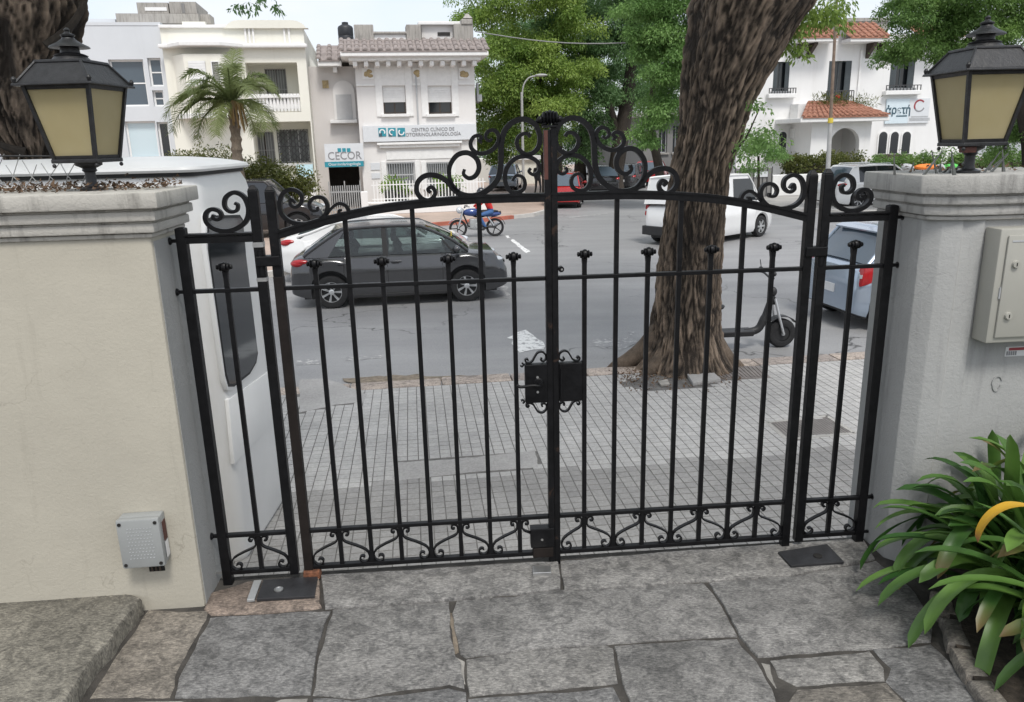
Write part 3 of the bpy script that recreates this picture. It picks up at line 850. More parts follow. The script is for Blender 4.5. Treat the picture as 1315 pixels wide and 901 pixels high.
# ------------------------------------------------------------------ stone path inside the gate
path = bpy.data.objects.new('garden_path', None); COL.objects.link(path); structure(path)
m = MB(); m.prism([(-3.2, -1.5), (3.4, -1.5), (3.4, 3.165), (-3.2, 2.672)], -0.4, -0.009); m.build('bed', 'mortar', path)
def flag(pts, mat, z=0.0, seed=0, px=True, jit=0.006, th=0.10, bev=0.006, name='paving_stone', parent=path, shrink=0.0008):
    r = random.Random(seed)
    P = [np.array(atz(x, y, z)[:2]) if px else np.array((x, y)) for x, y in pts]
    c = sum(P)/len(P)
    P = [p+(c-p)/np.linalg.norm(c-p)*shrink for p in P]
    out = []
    for i in range(len(P)):
        a, b = P[i], P[(i+1) % len(P)]; L = np.linalg.norm(b-a); n = max(1, int(L/0.035)); t = (b-a)/L; nn = np.array([-t[1], t[0]])
        for k in range(n):
            q = a+(b-a)*k/n
            j = jit*1.6*mnoise.noise(Vector((q[0]*9+seed, q[1]*9, seed))) + r.uniform(-jit, jit)*0.35
            out.append(q+nn*j)
    n = len(out); area_dir = sum(out[i][0]*out[(i+1) % n][1]-out[(i+1) % n][0]*out[i][1] for i in range(n))
    if area_dir < 0: out = out[::-1]
    def inset(d):
        res = []
        for i in range(n):
            t = out[(i+1) % n]-out[i-1]; t = t/(np.linalg.norm(t)+1e-9); res.append(out[i]+np.array([-t[1], t[0]])*d)
        return res
    m = MB(); vs = []; rings = [(0.0, -th), (0.0, -bev*1.0), (bev*0.35, -bev*0.3), (bev*1.1, 0.0)]
    for d, h in rings:
        for q in inset(d): vs.append((q[0], q[1], z+h+(0.0 if h < -0.05 else 0.006*mnoise.noise(Vector((q[0]*3, q[1]*3, seed))))))
    fs = [(k*n+i, k*n+(i+1) % n, (k+1)*n+(i+1) % n, (k+1)*n+i) for k in range(len(rings)-1) for i in range(n)]
    fs.append(tuple((len(rings)-1)*n+i for i in range(n)))
    m.add(vs, fs)
    return m.build(name, mat, parent, smooth=True)
g = 'granite'
flag([(412, 738), (560, 728), (717, 719), (720, 755), (580, 768), (416, 779)], g, 0.006, 1)
flag([(719, 719), (860, 708), (1010, 697), (1106, 688), (1124, 716), (1012, 737), (907, 744), (820, 752), (723, 756)], g, 0.004, 2)
flag([(586, 771), (720, 758), (905, 747), (926, 777), (947, 815), (778, 825), (660, 834), (598, 843), (590, 838), (580, 786)], g, 0.0, 3)
flag([(910, 747), (1013, 739), (1126, 718), (1168, 752), (1197, 792), (1196, 823), (1117, 831), (974, 842), (950, 816), (929, 777)], g, 0.0, 4)
flag([(427, 782), (577, 771), (577, 787), (584, 842), (592, 850), (597, 883), (577, 878.5), (452, 895.5), (402, 892), (408, 840)], g, -0.004, 5)
flag([(270, 793), (330, 788), (425, 783), (406, 840), (399, 892), (224, 895), (230, 870)], g, -0.003, 6)
flag([(190, 783), (268, 783), (264, 795), (226, 868), (219, 895), (112, 897)], 'granite_brown', -0.006, 7)
flag([(270, 760), (318, 745), (410, 741), (413, 779), (330, 786), (270, 788), (262, 780)], 'granite_pink', 0.002, 8)
flag([(598, 845.5), (660, 836), (778, 827), (787, 832), (791, 850), (794, 876), (700, 885.5), (601, 893.5)], g, -0.003, 9)
flag([(788, 828), (946, 819), (972, 849), (992, 885), (1006, 930), (818, 935), (802, 885)], g, 0.0, 10)
flag([(988, 847), (1119, 834), (1138, 857), (1136, 873), (1022, 881.5), (998, 869)], g, -0.006, 11)
flag([(1121, 833), (1197, 825.5), (1222, 850), (1262, 905), (1180, 914), (1138, 874), (1140, 857)], g, -0.004, 12)
flag([(1023, 883.5), (1137, 875), (1176, 914), (1200, 960), (1060, 965), (1010, 905)], 'granite_brown', -0.004, 13)
flag([(977, 849), (989, 852), (996, 884), (983, 868)], 'mortar_pale', -0.006, 14, bev=0.006)
flag([(999, 873), (1020, 882), (1005, 903), (997, 890)], 'mortar_pale', -0.008, 15, bev=0.006)
flag([(600, 896), (700, 888), (788, 881), (814, 938), (830, 975), (610, 985)], g, -0.003, 16)
flag([(402, 895), (452, 898), (577, 881), (597, 888), (606, 985), (380, 1000), (392, 930)], g, -0.003, 17)
flag([(104, 901), (219, 898), (398, 896), (388, 930), (376, 1005), (40, 1030)], 'mortar_pale', -0.008, 18)
# rows nearer than the photograph reaches
flag([(577, 786), (587, 788), (590, 838), (583, 840)], 'dirt_pale', -0.006, 19, bev=0.004, name='joint_fill')
flag([(585, 843), (597, 848), (598, 880), (591, 872)], 'mortar_pale', -0.005, 20, bev=0.004, name='joint_fill')
rr = random.Random(21); y = 1.62
for row in range(4):
    x = -1.25+rr.uniform(-.3, 0)
    while x < 1.5:
        w = rr.uniform(0.45, 0.8)
        flag([(x, y-0.62), (x+w-0.012, y-0.62), (x+w-0.012, y-0.012), (x, y-0.012)], g, -0.003, 40+int(x*50)+row, px=False); x += w
    y -= 0.63
# worn step on the left, against the pillar
ZS = 0.065
flag([(-140, 768), (0, 762), (165, 757), (181, 766), (150, 806), (84, 893), (70, 905), (-200, 935)], 'granite_step', ZS, 30, th=0.16, bev=0.014, jit=0.010, name='raised_step')
flag([(-230, 945), (66, 911), (40, 960), (0, 1040), (-300, 1080)], 'granite_step', ZS, 31, th=0.16, bev=0.014, jit=0.010, name='raised_step')

# ground behind the walls and under the garden (keeps the raised garden solid from the side)
m = MB(); m.bx(-30, 30, -40, 2.5, -1.4, -0.03); structure(m.build('garden_ground', 'soil'))

# ================================================================== PILLARS
FRONT, BACK = -0.158, 0.170                     # pillar faces, measured from the gate line
def cap_rings(mb, u0, u1, w0, w1, prof, sides=(1, 1)):
    """stack of slabs: (overhang, z0, z1); sides = overhang applies on left / right end"""
    for ov, z0, z1 in prof:
        mb.append((u0-ov*sides[0], u1+ov*sides[1], w0-ov, w1+ov, z0, z1))
LP = root('gate_pillar', 'wide cream rendered wall pillar left of the gate with moulded concrete cap', 'pillar', G.world(-1.0, 0, 0), GYAW, 'pillars either side of the gate')
S0 = (-1.0, 0, 0)
m = MB(); m.bx(-3.6, -0.048, FRONT, BACK, Z_PAV-0.05, 1.425); m.build('shaft', 'plaster_cream', LP, sub=S0, bevel=0.012, smooth=True)
m = MB(); m.bx(-0.0475, -0.0455, FRONT+0.012, BACK-0.004, -0.01, 1.398); m.build('jamb_render', 'plaster_grey', LP, sub=S0)
CAPL = [(0.008, 1.412, 1.428), (0.022, 1.430, 1.462), (0.016, 1.460, 1.470), (0.036, 1.470, 1.503), (0.028, 1.501, 1.512), (0.056, 1.512, 1.565)]
for k, (ov, z0, z1) in enumerate(CAPL):
    m = MB(); m.bx(-3.6, -0.048+ov, FRONT-ov, BACK+ov, z0, z1)
    m.build('cap_course', 'cap_concrete' if k != 5 else 'cap_concrete', LP, sub=S0, bevel=0.006, smooth=True)

RP = root('gate_pillar', 'grey chamfered pillar right of the gate with moulded concrete cap', 'pillar', G.world(3.2, 0, 0), GYAW, 'pillars either side of the gate')
S1 = (3.2, 0, 0)
UR = 2.695
def rprof(ov):   # plan of the right pillar with its two-step chamfer
    return [(UR-ov, BACK+ov), (UR-ov, FRONT+0.0-ov*0.4), (UR+0.055-ov*0.3, FRONT-0.035-ov), (UR+0.13, FRONT-0.055-ov), (5.6, FRONT-0.055-ov), (5.6, BACK+ov)]
def rshaft():
    return [(UR, BACK), (UR, FRONT+0.03), (UR+0.045, FRONT-0.022), (UR+0.11, FRONT-0.045), (UR+0.115, FRONT-0.038), (UR+0.185, FRONT-0.055), (UR+0.19, FRONT-0.045), (5.6, FRONT-0.045), (5.6, BACK)]
m = MB(); m.prism(rshaft(), Z_PAV-0.05, 1.396); m.build('shaft', 'plaster_grey', RP, sub=S1, bevel=0.004, smooth=True)
for ov, z0, z1 in [(0.008, 1.384, 1.400), (0.020, 1.402, 1.434), (0.015, 1.432, 1.441), (0.034, 1.441, 1.470), (0.027, 1.468, 1.478), (0.050, 1.478, 1.545)]:
    m = MB(); m.prism(rprof(ov), z0, z1); m.build('cap_course', 'cap_concrete_dark', RP, sub=S1, bevel=0.006, smooth=True)
# glass shards set along the top of the right cap
rg_ = random.Random(12)
for k in range(46):
    u = UR-0.05+k*0.028+rg_.uniform(-.012, .012); w = rg_.uniform(FRONT-0.08, BACK-0.05); h = rg_.uniform(0.03, 0.095); lean = rg_.uniform(-0.4, 1.3)*h; b = rg_.uniform(0.003, 0.007)
    m = MB(); m.hexa([(u-b,w-.004,1.54),(u+b,w-.004,1.54),(u+b,w+.004,1.54),(u-b,w+.004,1.54)], [(u+lean-.0015,w-.001,1.545+h),(u+lean+.0015,w-.001,1.545+h),(u+lean+.0015,w+.001,1.545+h),(u+lean-.0015,w+.001,1.545+h)])
    m.build('glass_shard', 'shard', RP, sub=S1)
# leaf litter and dust on both caps
def litter(name, n, u0, u1, w0, w1, z, fr, sd, label=None, mat='dry_leaf', size=(0.006, 0.022)):
    r = random.Random(sd); m = MB()
    for _ in range(n):
        u, w = r.uniform(u0, u1), r.gauss((w0+w1)/2, (w1-w0)/4); a = r.uniform(0, 2*PI); l = r.uniform(*size); t = l*r.uniform(.25, .5); zz = z+abs(r.gauss(0, .012))
        c, s_ = math.cos(a), math.sin(a); k1, k2 = r.uniform(-.4, .9)*l, r.uniform(-.3, .5)*l
        P = [(u, w, zz), (u+c*l*.5-s_*t, w+s_*l*.5+c*t, zz+k2), (u+c*l, w+s_*l, zz+k1), (u+c*l*.5+s_*t, w+s_*l*.5-c*t, zz+k2*.4)]
        P = [tuple(fr.world(*p)) for p in P]; m.add(P, [(0,1,2,3)])
    o = m.build(name, mat); tag(o, label, None, None, 'stuff'); return o
litter('leaf_litter', 900, -0.75, -0.02, FRONT+.06, BACK+.05, 1.569, G, 3, 'dry brown leaves and pine needles lying along the left pillar cap')
litter('leaf_litter', 220, UR-0.05, 3.9, FRONT, BACK, 1.548, G, 4, 'dry leaves caught among the glass shards on the right pillar cap')
# coil of mesh wire along the top of the left cap
wf = root('wire_mesh_fence', 'loose diamond wire mesh strip standing along the left pillar cap', 'wire mesh', G.world(-0.8, 0.13, 1.565), GYAW)
rw = random.Random(4)
m = MB()
m.tube([(-2.6+k*0.3, 0.02*math.sin(k*2.0), 0.125+0.006*math.sin(k)) for k in range(10)]+[(0.40, 0.0, 0.118), (0.47, 0.0, 0.106)], 0.0035, 6)
m.build('top_wire', 'rubber', wf, smooth=True)
for k in range(48):
    x = -2.5+k*0.062
    for sgn in (1, -1):
        j = rw.uniform(-.012, .012); top = 0.125 if k < 44 else 0.10
        m = MB(); m.tube([(x+j, 0.0+sgn*0.003, 0.0), (x+sgn*0.03, sgn*0.004, top*0.5), (x+sgn*0.062+j, 0.0, top*rw.uniform(.92, 1.12))], 0.0016, 5)
        m.build('wire', 'wire_grey', wf)
m = MB(); m.tube([tuple(np.array(G.world(u, -0.02+0.02*u, 1.585))) for u in (-1.9, -1.2, -0.78)], 0.012, 8)
tag(m.build('loose_pipe', 'galvanised', smooth=True), 'short grey pipe lying on the left pillar cap by the lantern', 'pipe')

# ------------------------------------------------------------------ lanterns
def lantern(label, loc, rz, s=1.0, orange=False):
    r = root('pillar_lantern', label, 'lantern', loc, rz, 'lanterns on the gate pillars')
    def P(mb, nm, mat, **k): return mb.build(nm, mat, r, **k)
    sq = lambda h, z: [(-h,-h,z),(h,-h,z),(h,h,z),(-h,h,z)]
    m = MB(); m.lathe([(0.055,0),(0.055,0.010),(0.030,0.018),(0.024,0.035),(0.024,0.075),(0.034,0.082),(0.030,0.092),(0.060,0.105),(0.062,0.125),(0.05,0.13)], 20); P(m, 'stem', 'lantern_iron', smooth=True)
    zb, zt, hb, ht = 0.132, 0.420, 0.100, 0.152
    m = MB(); m.hexa(sq(hb+.012, zb-.016), sq(hb+.012, zb)); P(m, 'base_tray', 'lantern_iron', bevel=.003)
    for sx, sy in ((1,1),(1,-1),(-1,1),(-1,-1)):
        m = MB(); e = 0.0085
        bq = [(sx*hb-e,sy*hb-e,zb),(sx*hb+e,sy*hb-e,zb),(sx*hb+e,sy*hb+e,zb),(sx*hb-e,sy*hb+e,zb)]
        tq = [(sx*ht-e,sy*ht-e,zt),(sx*ht+e,sy*ht-e,zt),(sx*ht+e,sy*ht+e,zt),(sx*ht-e,sy*ht+e,zt)]
        m.hexa(bq, tq); P(m, 'corner_bar', 'lantern_iron')
        m = MB(); m.ball((sx*(hb+.004), sy*(hb+.004), zb-.026), .009); P(m, 'drop_knob', 'lantern_iron', smooth=True)
    for a in range(4):
        c, s_ = math.cos(a*PI/2), math.sin(a*PI/2)
        R = lambda x, y, z: (x*c-y*s_, x*s_+y*c, z)
        i = 0.004
        m = MB(); m.hexa([R(-hb+.007,-hb+i,zb+.004),R(hb-.007,-hb+i,zb+.004),R(hb-.007,-hb+i+.004,zb+.004),R(-hb+.007,-hb+i+.004,zb+.004)],
                         [R(-ht+.007,-ht+i,zt-.002),R(ht-.007,-ht+i,zt-.002),R(ht-.007,-ht+i+.004,zt-.002),R(-ht+.007,-ht+i+.004,zt-.002)])
        P(m, 'pane', 'lantern_glass')
        for (z0, h0, z1, h1) in ((zb, hb, zb+.014, hb+.0035), (zt-.014, ht-.0035, zt, ht)):
            m = MB(); m.hexa([R(-h0,-h0-.004,z0),R(h0,-h0-.004,z0),R(h0,-h0+.008,z0),R(-h0,-h0+.008,z0)], [R(-h1,-h1-.004,z1),R(h1,-h1-.004,z1),R(h1,-h1+.008,z1),R(-h1,-h1+.008,z1)])
            P(m, 'frame_bar', 'lantern_iron')
    m = MB(); m.hexa(sq(0.188, zt), sq(0.186, zt+.010)); P(m, 'roof_brim', 'lantern_iron', bevel=.003)
    m = MB(); m.hexa(sq(0.172, zt+.010), sq(0.108, zt+.092)); P(m, 'roof', 'lantern_iron', bevel=.004)
    for sx, sy in ((1,1),(1,-1),(-1,1),(-1,-1)):
        m = MB(); m.tube([(sx*.171, sy*.171, zt+.014), (sx*.108, sy*.108, zt+.094)], .006, 6); P(m, 'roof_rib', 'lantern_iron', smooth=True)
        m = MB(); m.lathe([(.006,0),(.009,.008),(.011,.016),(.007,.024),(.001,.027)], 10, (sx*.176, sy*.176, zt+.009)); P(m, 'corner_finial', 'lantern_iron', smooth=True)
    m = MB(); m.hexa(sq(0.114, zt+.090), sq(0.112, zt+.102)); P(m, 'collar', 'lantern_iron', bevel=.003)
    z = zt+.102; Q = lambda pr: [(a_, z+(b_-z)*.78) for a_, b_ in pr]
    m = MB(); m.lathe(Q([(.085,z),(.078,z+.012),(.070,z+.020),(.074,z+.026),(.060,z+.034),(.042,z+.040),(.040,z+.072)]), 24); P(m, 'chimney', 'lantern_iron', smooth=True)
    m = MB(); m.lathe(Q([(.088,z+.066),(.082,z+.074),(.05,z+.092),(.03,z+.108),(.026,z+.116)]), 24); P(m, 'chimney_hat', 'lantern_iron', smooth=True)
    m = MB(); m.lathe(Q([(.018,z+.115),(.030,z+.122),(.032,z+.130),(.016,z+.137),(.010,z+.145),(.014,z+.155),(.004,z+.166)]), 14); P(m, 'finial', 'lantern_iron', smooth=True)
    if orange:
        m = MB(); m.bx(-0.088, -0.03, -0.095, -0.04, zb-.043, zb-.017); P(m, 'terminal_block', 'red_primer', bevel=.004)
    r.scale = (s*.885, s*.885, s); return r
lp = aty(118, 236, 2.78); lantern('black iron lantern with amber panes on the left cream pillar', (lp[0], lp[1], 1.566), RAD(-4), 0.82)
rpn = aty(1243, 222, 2.88); lantern('black iron lantern with amber panes on the right grey pillar', (rpn[0], rpn[1], 1.546), RAD(2), 0.82, True)

# ------------------------------------------------------------------ things on the pillars
WF = Frame(G.world(0, FRONT, 0), 4.276)
u0, u1, z0, z1 = WF.rect(160, 652, 217, 716)
ic = root('intercom_box', 'small grey vented plastic junction box low on the left pillar', 'junction box', WF.world((u0+u1)/2, 0, z0), GYAW+RAD(1.5))
hw, hh = (u1-u0)/2*0.93, (z1-z0)*0.94
m = MB(); m.bx(-hw, hw, -0.045, 0.0, 0, hh); m.build('case', 'intercom_grey', ic, bevel=.006, smooth=True)
m = MB(); m.bx(-hw-.002, hw+.002, -0.072, -0.047, -.002, hh+.002); m.build('lid', 'intercom_grey', ic, bevel=.008, smooth=True)
for sx in (-1, 1):
    for zz in (.014, hh-.014):
        m = MB(); m.lathe([(.0065,-.0745),(.0065,-.072)], 12, (sx*(hw-.012), 0, zz), 'y'); m.build('screw', 'hole_dark', ic)
m = MB()
for i in range(10):
    for j in range(8):
        x = -hw*0.55+j*hw*1.1/7+(0.004 if i % 2 else 0); zz = hh*0.20+i*hh*0.62/9
        m.bx(x-.0022, x+.0022, -0.0735, -0.0721, zz-.0011, zz+.0011)
tag(m.build('vent_slots', 'grey_paint', ic), kind='stuff')
m = MB(); m.bx(hw-.001, hw+.0025, -0.040, -0.012, hh*.45, hh*.85); m.build('side_label', 'red_primer', ic)
m = MB(); m.bx(hw+.0015, hw+.003, -0.040, -0.012, hh*.10, hh*.42); m.build('side_label', 'plate_white', ic)
m = MB(); m.bx(-.012, .045, -0.0025, 0.006, -.058, .0); m.build('cable_chase', 'hole_dark', ic)
for k in range(3):
    m = MB(); m.tube([(k*.014-.002, -.008, 0), (k*.014+.002, -.010, -.03), (k*.014, -.004, -.055)], .0035, 6); m.build('cable', 'wood_dark', ic, smooth=True)

RW = Frame(G.world(0, FRONT-0.045, 0), 4.276)
u0, _, z0, z1 = RW.rect(1256, 290, 1315, 432)
mb_ = root('meter_box', 'beige metal meter box with two round locks on the right pillar', 'meter box', RW.world(u0, 0, z0), GYAW)
W_, H_ = 0.42, z1-z0
m = MB(); m.bx(0, W_, -0.085, 0.0, 0, H_); m.build('case', 'meter_box', mb_, bevel=.006, smooth=True)
m = MB(); m.bx(0.026, W_-.026, -0.094, -0.086, .022, H_-.022); m.build('door', 'meter_box', mb_, bevel=.005, smooth=True)
m = MB(); m.bx(0.040, W_-.06, -0.0955, -0.0935, H_-.046, H_-.040); m.build('door_fold', 'grey_paint', mb_)
m = MB(); m.bx(0.0215, 0.0255, -0.0905, -0.086, H_*.40, H_*.50); m.build('hinge', 'grey_paint', mb_)
for zz in (H_*.25, H_*.70):
    m = MB(); m.lathe([(.012,-.104),(.0135,-.100),(.0135,-.094)], 16, (.062, 0, zz), 'y'); lk = m.build('lock', 'meter_box', mb_, smooth=True)
    m = MB(); m.bx(.0605, .0635, -.1055, -.1035, zz-.006, zz+.006); m.build('keyhole', 'hole_dark', lk)
u0, u1, z0, z1 = RW.rect(1291, 445, 1311, 457)
stk = root('sticker', 'small red and white torn sticker on the wall below the meter box', 'sticker', RW.world(u0, 0, z0), GYAW)
m = MB(); m.bx(0, u1-u0+.02, -.0015, 0.001, 0, z1-z0); m.build('paper', 'plate_white', stk)
m = MB(); m.bx(.012, u1-u0+.01, -.0028, -.0014, (z1-z0)*.62, (z1-z0)*.92); m.build('red_band', 'letter_red', stk)
m = MB()
for k in range(5): m.bx(.004+k*.0085, .010+k*.0085, -.0026, -.0014, .004, (z1-z0)*.55)
m.build('print', 'letter_grey', stk)
# old plastered-over hook below it
m = MB(); c = RW.uz(1280, 492)
pts = [(c[0]+.02*math.cos(a)*(.8 if a > PI else 1.0), c[1]+.03*math.sin(a)) for a in np.linspace(.4, 2*PI-.2, 16)]
m.strip(pts, .006, .008); 
lump = m.build('plaster_scar', 'plaster_grey', RP, sub=(3.2, 0.045-FRONT, 0), bevel=0)

# ================================================================== GATE
def gp(px, py): return G.uz(px, py)
def zpath(pts, ox, oy, sc_): return [gp(ox+x/sc_, oy+y/sc_) for x, y in pts]
SCN = 1.325
def mir(pts): return [(2*SCN-s, z) for s, z in pts]
def post(mb, s, w, z0, z1, d=None, tip=0.0):
    d = w if d is None else d
    mb.bx(s-w/2, s+w/2, -d/2, d/2, z0, z1)
    if tip: mb.hexa([(s-w/2,-d/2,z1),(s+w/2,-d/2,z1),(s+w/2,d/2,z1),(s-w/2,d/2,z1)], [(s-w/5,-d/5,z1+tip),(s+w/5,-d/5,z1+tip),(s+w/5,d/5,z1+tip),(s-w/5,d/5,z1+tip)])
    return mb
Z_TOP, Z_MID, Z_LOW, Z_BOT = 1.383, 1.195, 0.205, 0.042
def finial(s, z):
    """forged bar end rolled forward into a ridged horizontal volute with a small knob at each side"""
    m = MB()
    m.hexa([(s-.0085,-.0085,z-.030),(s+.0085,-.0085,z-.030),(s+.0085,.0085,z-.030),(s-.0085,.0085,z-.030)], [(s-.012,-.006,z+.012),(s+.012,-.006,z+.012),(s+.012,.014,z+.012),(s-.012,.014,z+.012)])
    pr = [(-.029,.004),(-.028,.008),(-.023,.0095),(-.0195,.0065),(-.0175,.0135),(-.0125,.0155),(-.0098,.0115),(-.007,.0170),(0,.0190),(.007,.0170),(.0098,.0115),(.0125,.0155),(.0175,.0135),(.0195,.0065),(.023,.0095),(.028,.008),(.029,.004)]
    m.lathe([(r_, x_) for x_, r_ in pr], 14, (s, -.008, z+.008), 'x')
    return m
def s_scroll(so, se):
    """S-shaped flat bar from the low rail beside bar so to the foot of bar se"""
    d = 1 if se > so else -1; pts = []
    c1 = (so+d*.027, Z_LOW-.022)
    for k in range(12):
        a = -0.3+k/11*(1.35*PI); r = .0035+.0095*k/11
        pts.append((c1[0]+d*r*math.cos(a+PI*1.1), c1[1]+r*math.sin(a+PI*1.1)))
    a0 = pts[-1]
    pts = pts[:]
    tail = [(so+d*.011, Z_LOW-.045), (so+d*.022, Z_LOW-.060), ((so+se)/2, (Z_LOW+Z_BOT)/2+.004), (se-d*.022, Z_BOT+.063), (se-d*.010, Z_BOT+.042), (se-d*.009, Z_BOT+.022)]
    c2 = (se-d*.034, Z_BOT+.027); sp = []
    for k in range(14):
        a = -0.5-k/13*1.75*PI; r = .023-.018*k/13
        sp.append((c2[0]+d*r*math.cos(a+0.2) if True else 0, c2[1]+r*math.sin(a+0.2)*(1)))
    # first curl: hugs the bar then rolls inward under the rail
    c1 = (so+d*.027, Z_LOW-.024); cu = []
    for k in range(12):
        a = PI*0.95-(1-k/11)*1.7*PI; r = .0045+.0105*k/11
        cu.append((c1[0]+d*r*math.cos(a), c1[1]+r*math.sin(a)))
    path_ = cu+tail+sp
    m = MB(); m.strip(catmull(path_, 2), .0062, .016); return m
def scroll_part(parent, S, pts, w=.013, d=.020, name='scroll', taper=None, n=5):
    m = MB(); m.strip(catmull(pts, n), w, d, taper=taper); return m.build(name, 'iron', parent, sub=S, smooth=True)
tap = lambda t: 0.72+0.5*math.sin(PI*min(1, max(0, t)))

# traced scrollwork (left half); the right half is its mirror image
Z2 = (520, 120, 3.554)
CR1 = zpath([(118,452),(104,437),(122,426),(137,446),(132,470),(108,487),(76,478),(54,445),(60,402),(95,374),(145,374),(192,400),(232,445),(285,466),(345,458),(402,418),(430,370),(438,300),(440,225),(458,165),(500,126),(548,117),(592,140),(614,185),(612,235),(588,268),(552,277),(522,256),(510,222),(526,190),(556,182),(572,198)], *Z2)
CR2 = zpath([(272,345),(268,368),(292,386),(322,374),(338,338),(326,296),(286,270),(240,280),(208,322),(202,372),(218,416),(246,448)], *Z2)
CR3 = zpath([(352,226),(338,214),(350,203),(340,192),(316,196),(300,222),(306,252),(334,272),(372,270),(408,248),(428,212),(422,180),(400,166),(376,176),(368,200),(384,216),(400,206)], *Z2)
CR4 = zpath([(500,402),(512,388),(530,392),(536,414),(520,436),(494,430),(489,398),(508,374),(538,382),(548,412),(536,440),(500,452),(470,434),(456,388),(466,336),(504,296),(552,286),(594,302),(614,330),(608,358),(586,370),(566,356),(574,340)], *Z2)
CR4 = CR4[6:]
ZL = (200, 220, 3.464)
SD1 = zpath([(622,140),(604,122),(600,146),(626,158),(650,134),(644,98),(606,80),(568,96),(552,142),(564,192),(604,224),(660,233),(718,222),(756,188),(764,150),(744,118),(706,116),(684,142),(694,170),(720,172),(720,156)], *ZL)
SD2 = zpath([(762,192),(782,164),(814,142),(846,152),(858,180),(842,200),(818,194),(816,174),(828,172)], *ZL)
PN1 = zpath([(352,140),(366,150),(360,174),(332,178),(308,156),(312,116),(350,93),(392,112),(414,165),(404,218),(364,252),(310,265),(258,252),(226,222),(224,188),(248,168),(282,176),(294,202),(276,214),(256,206),(258,192)], *ZL)

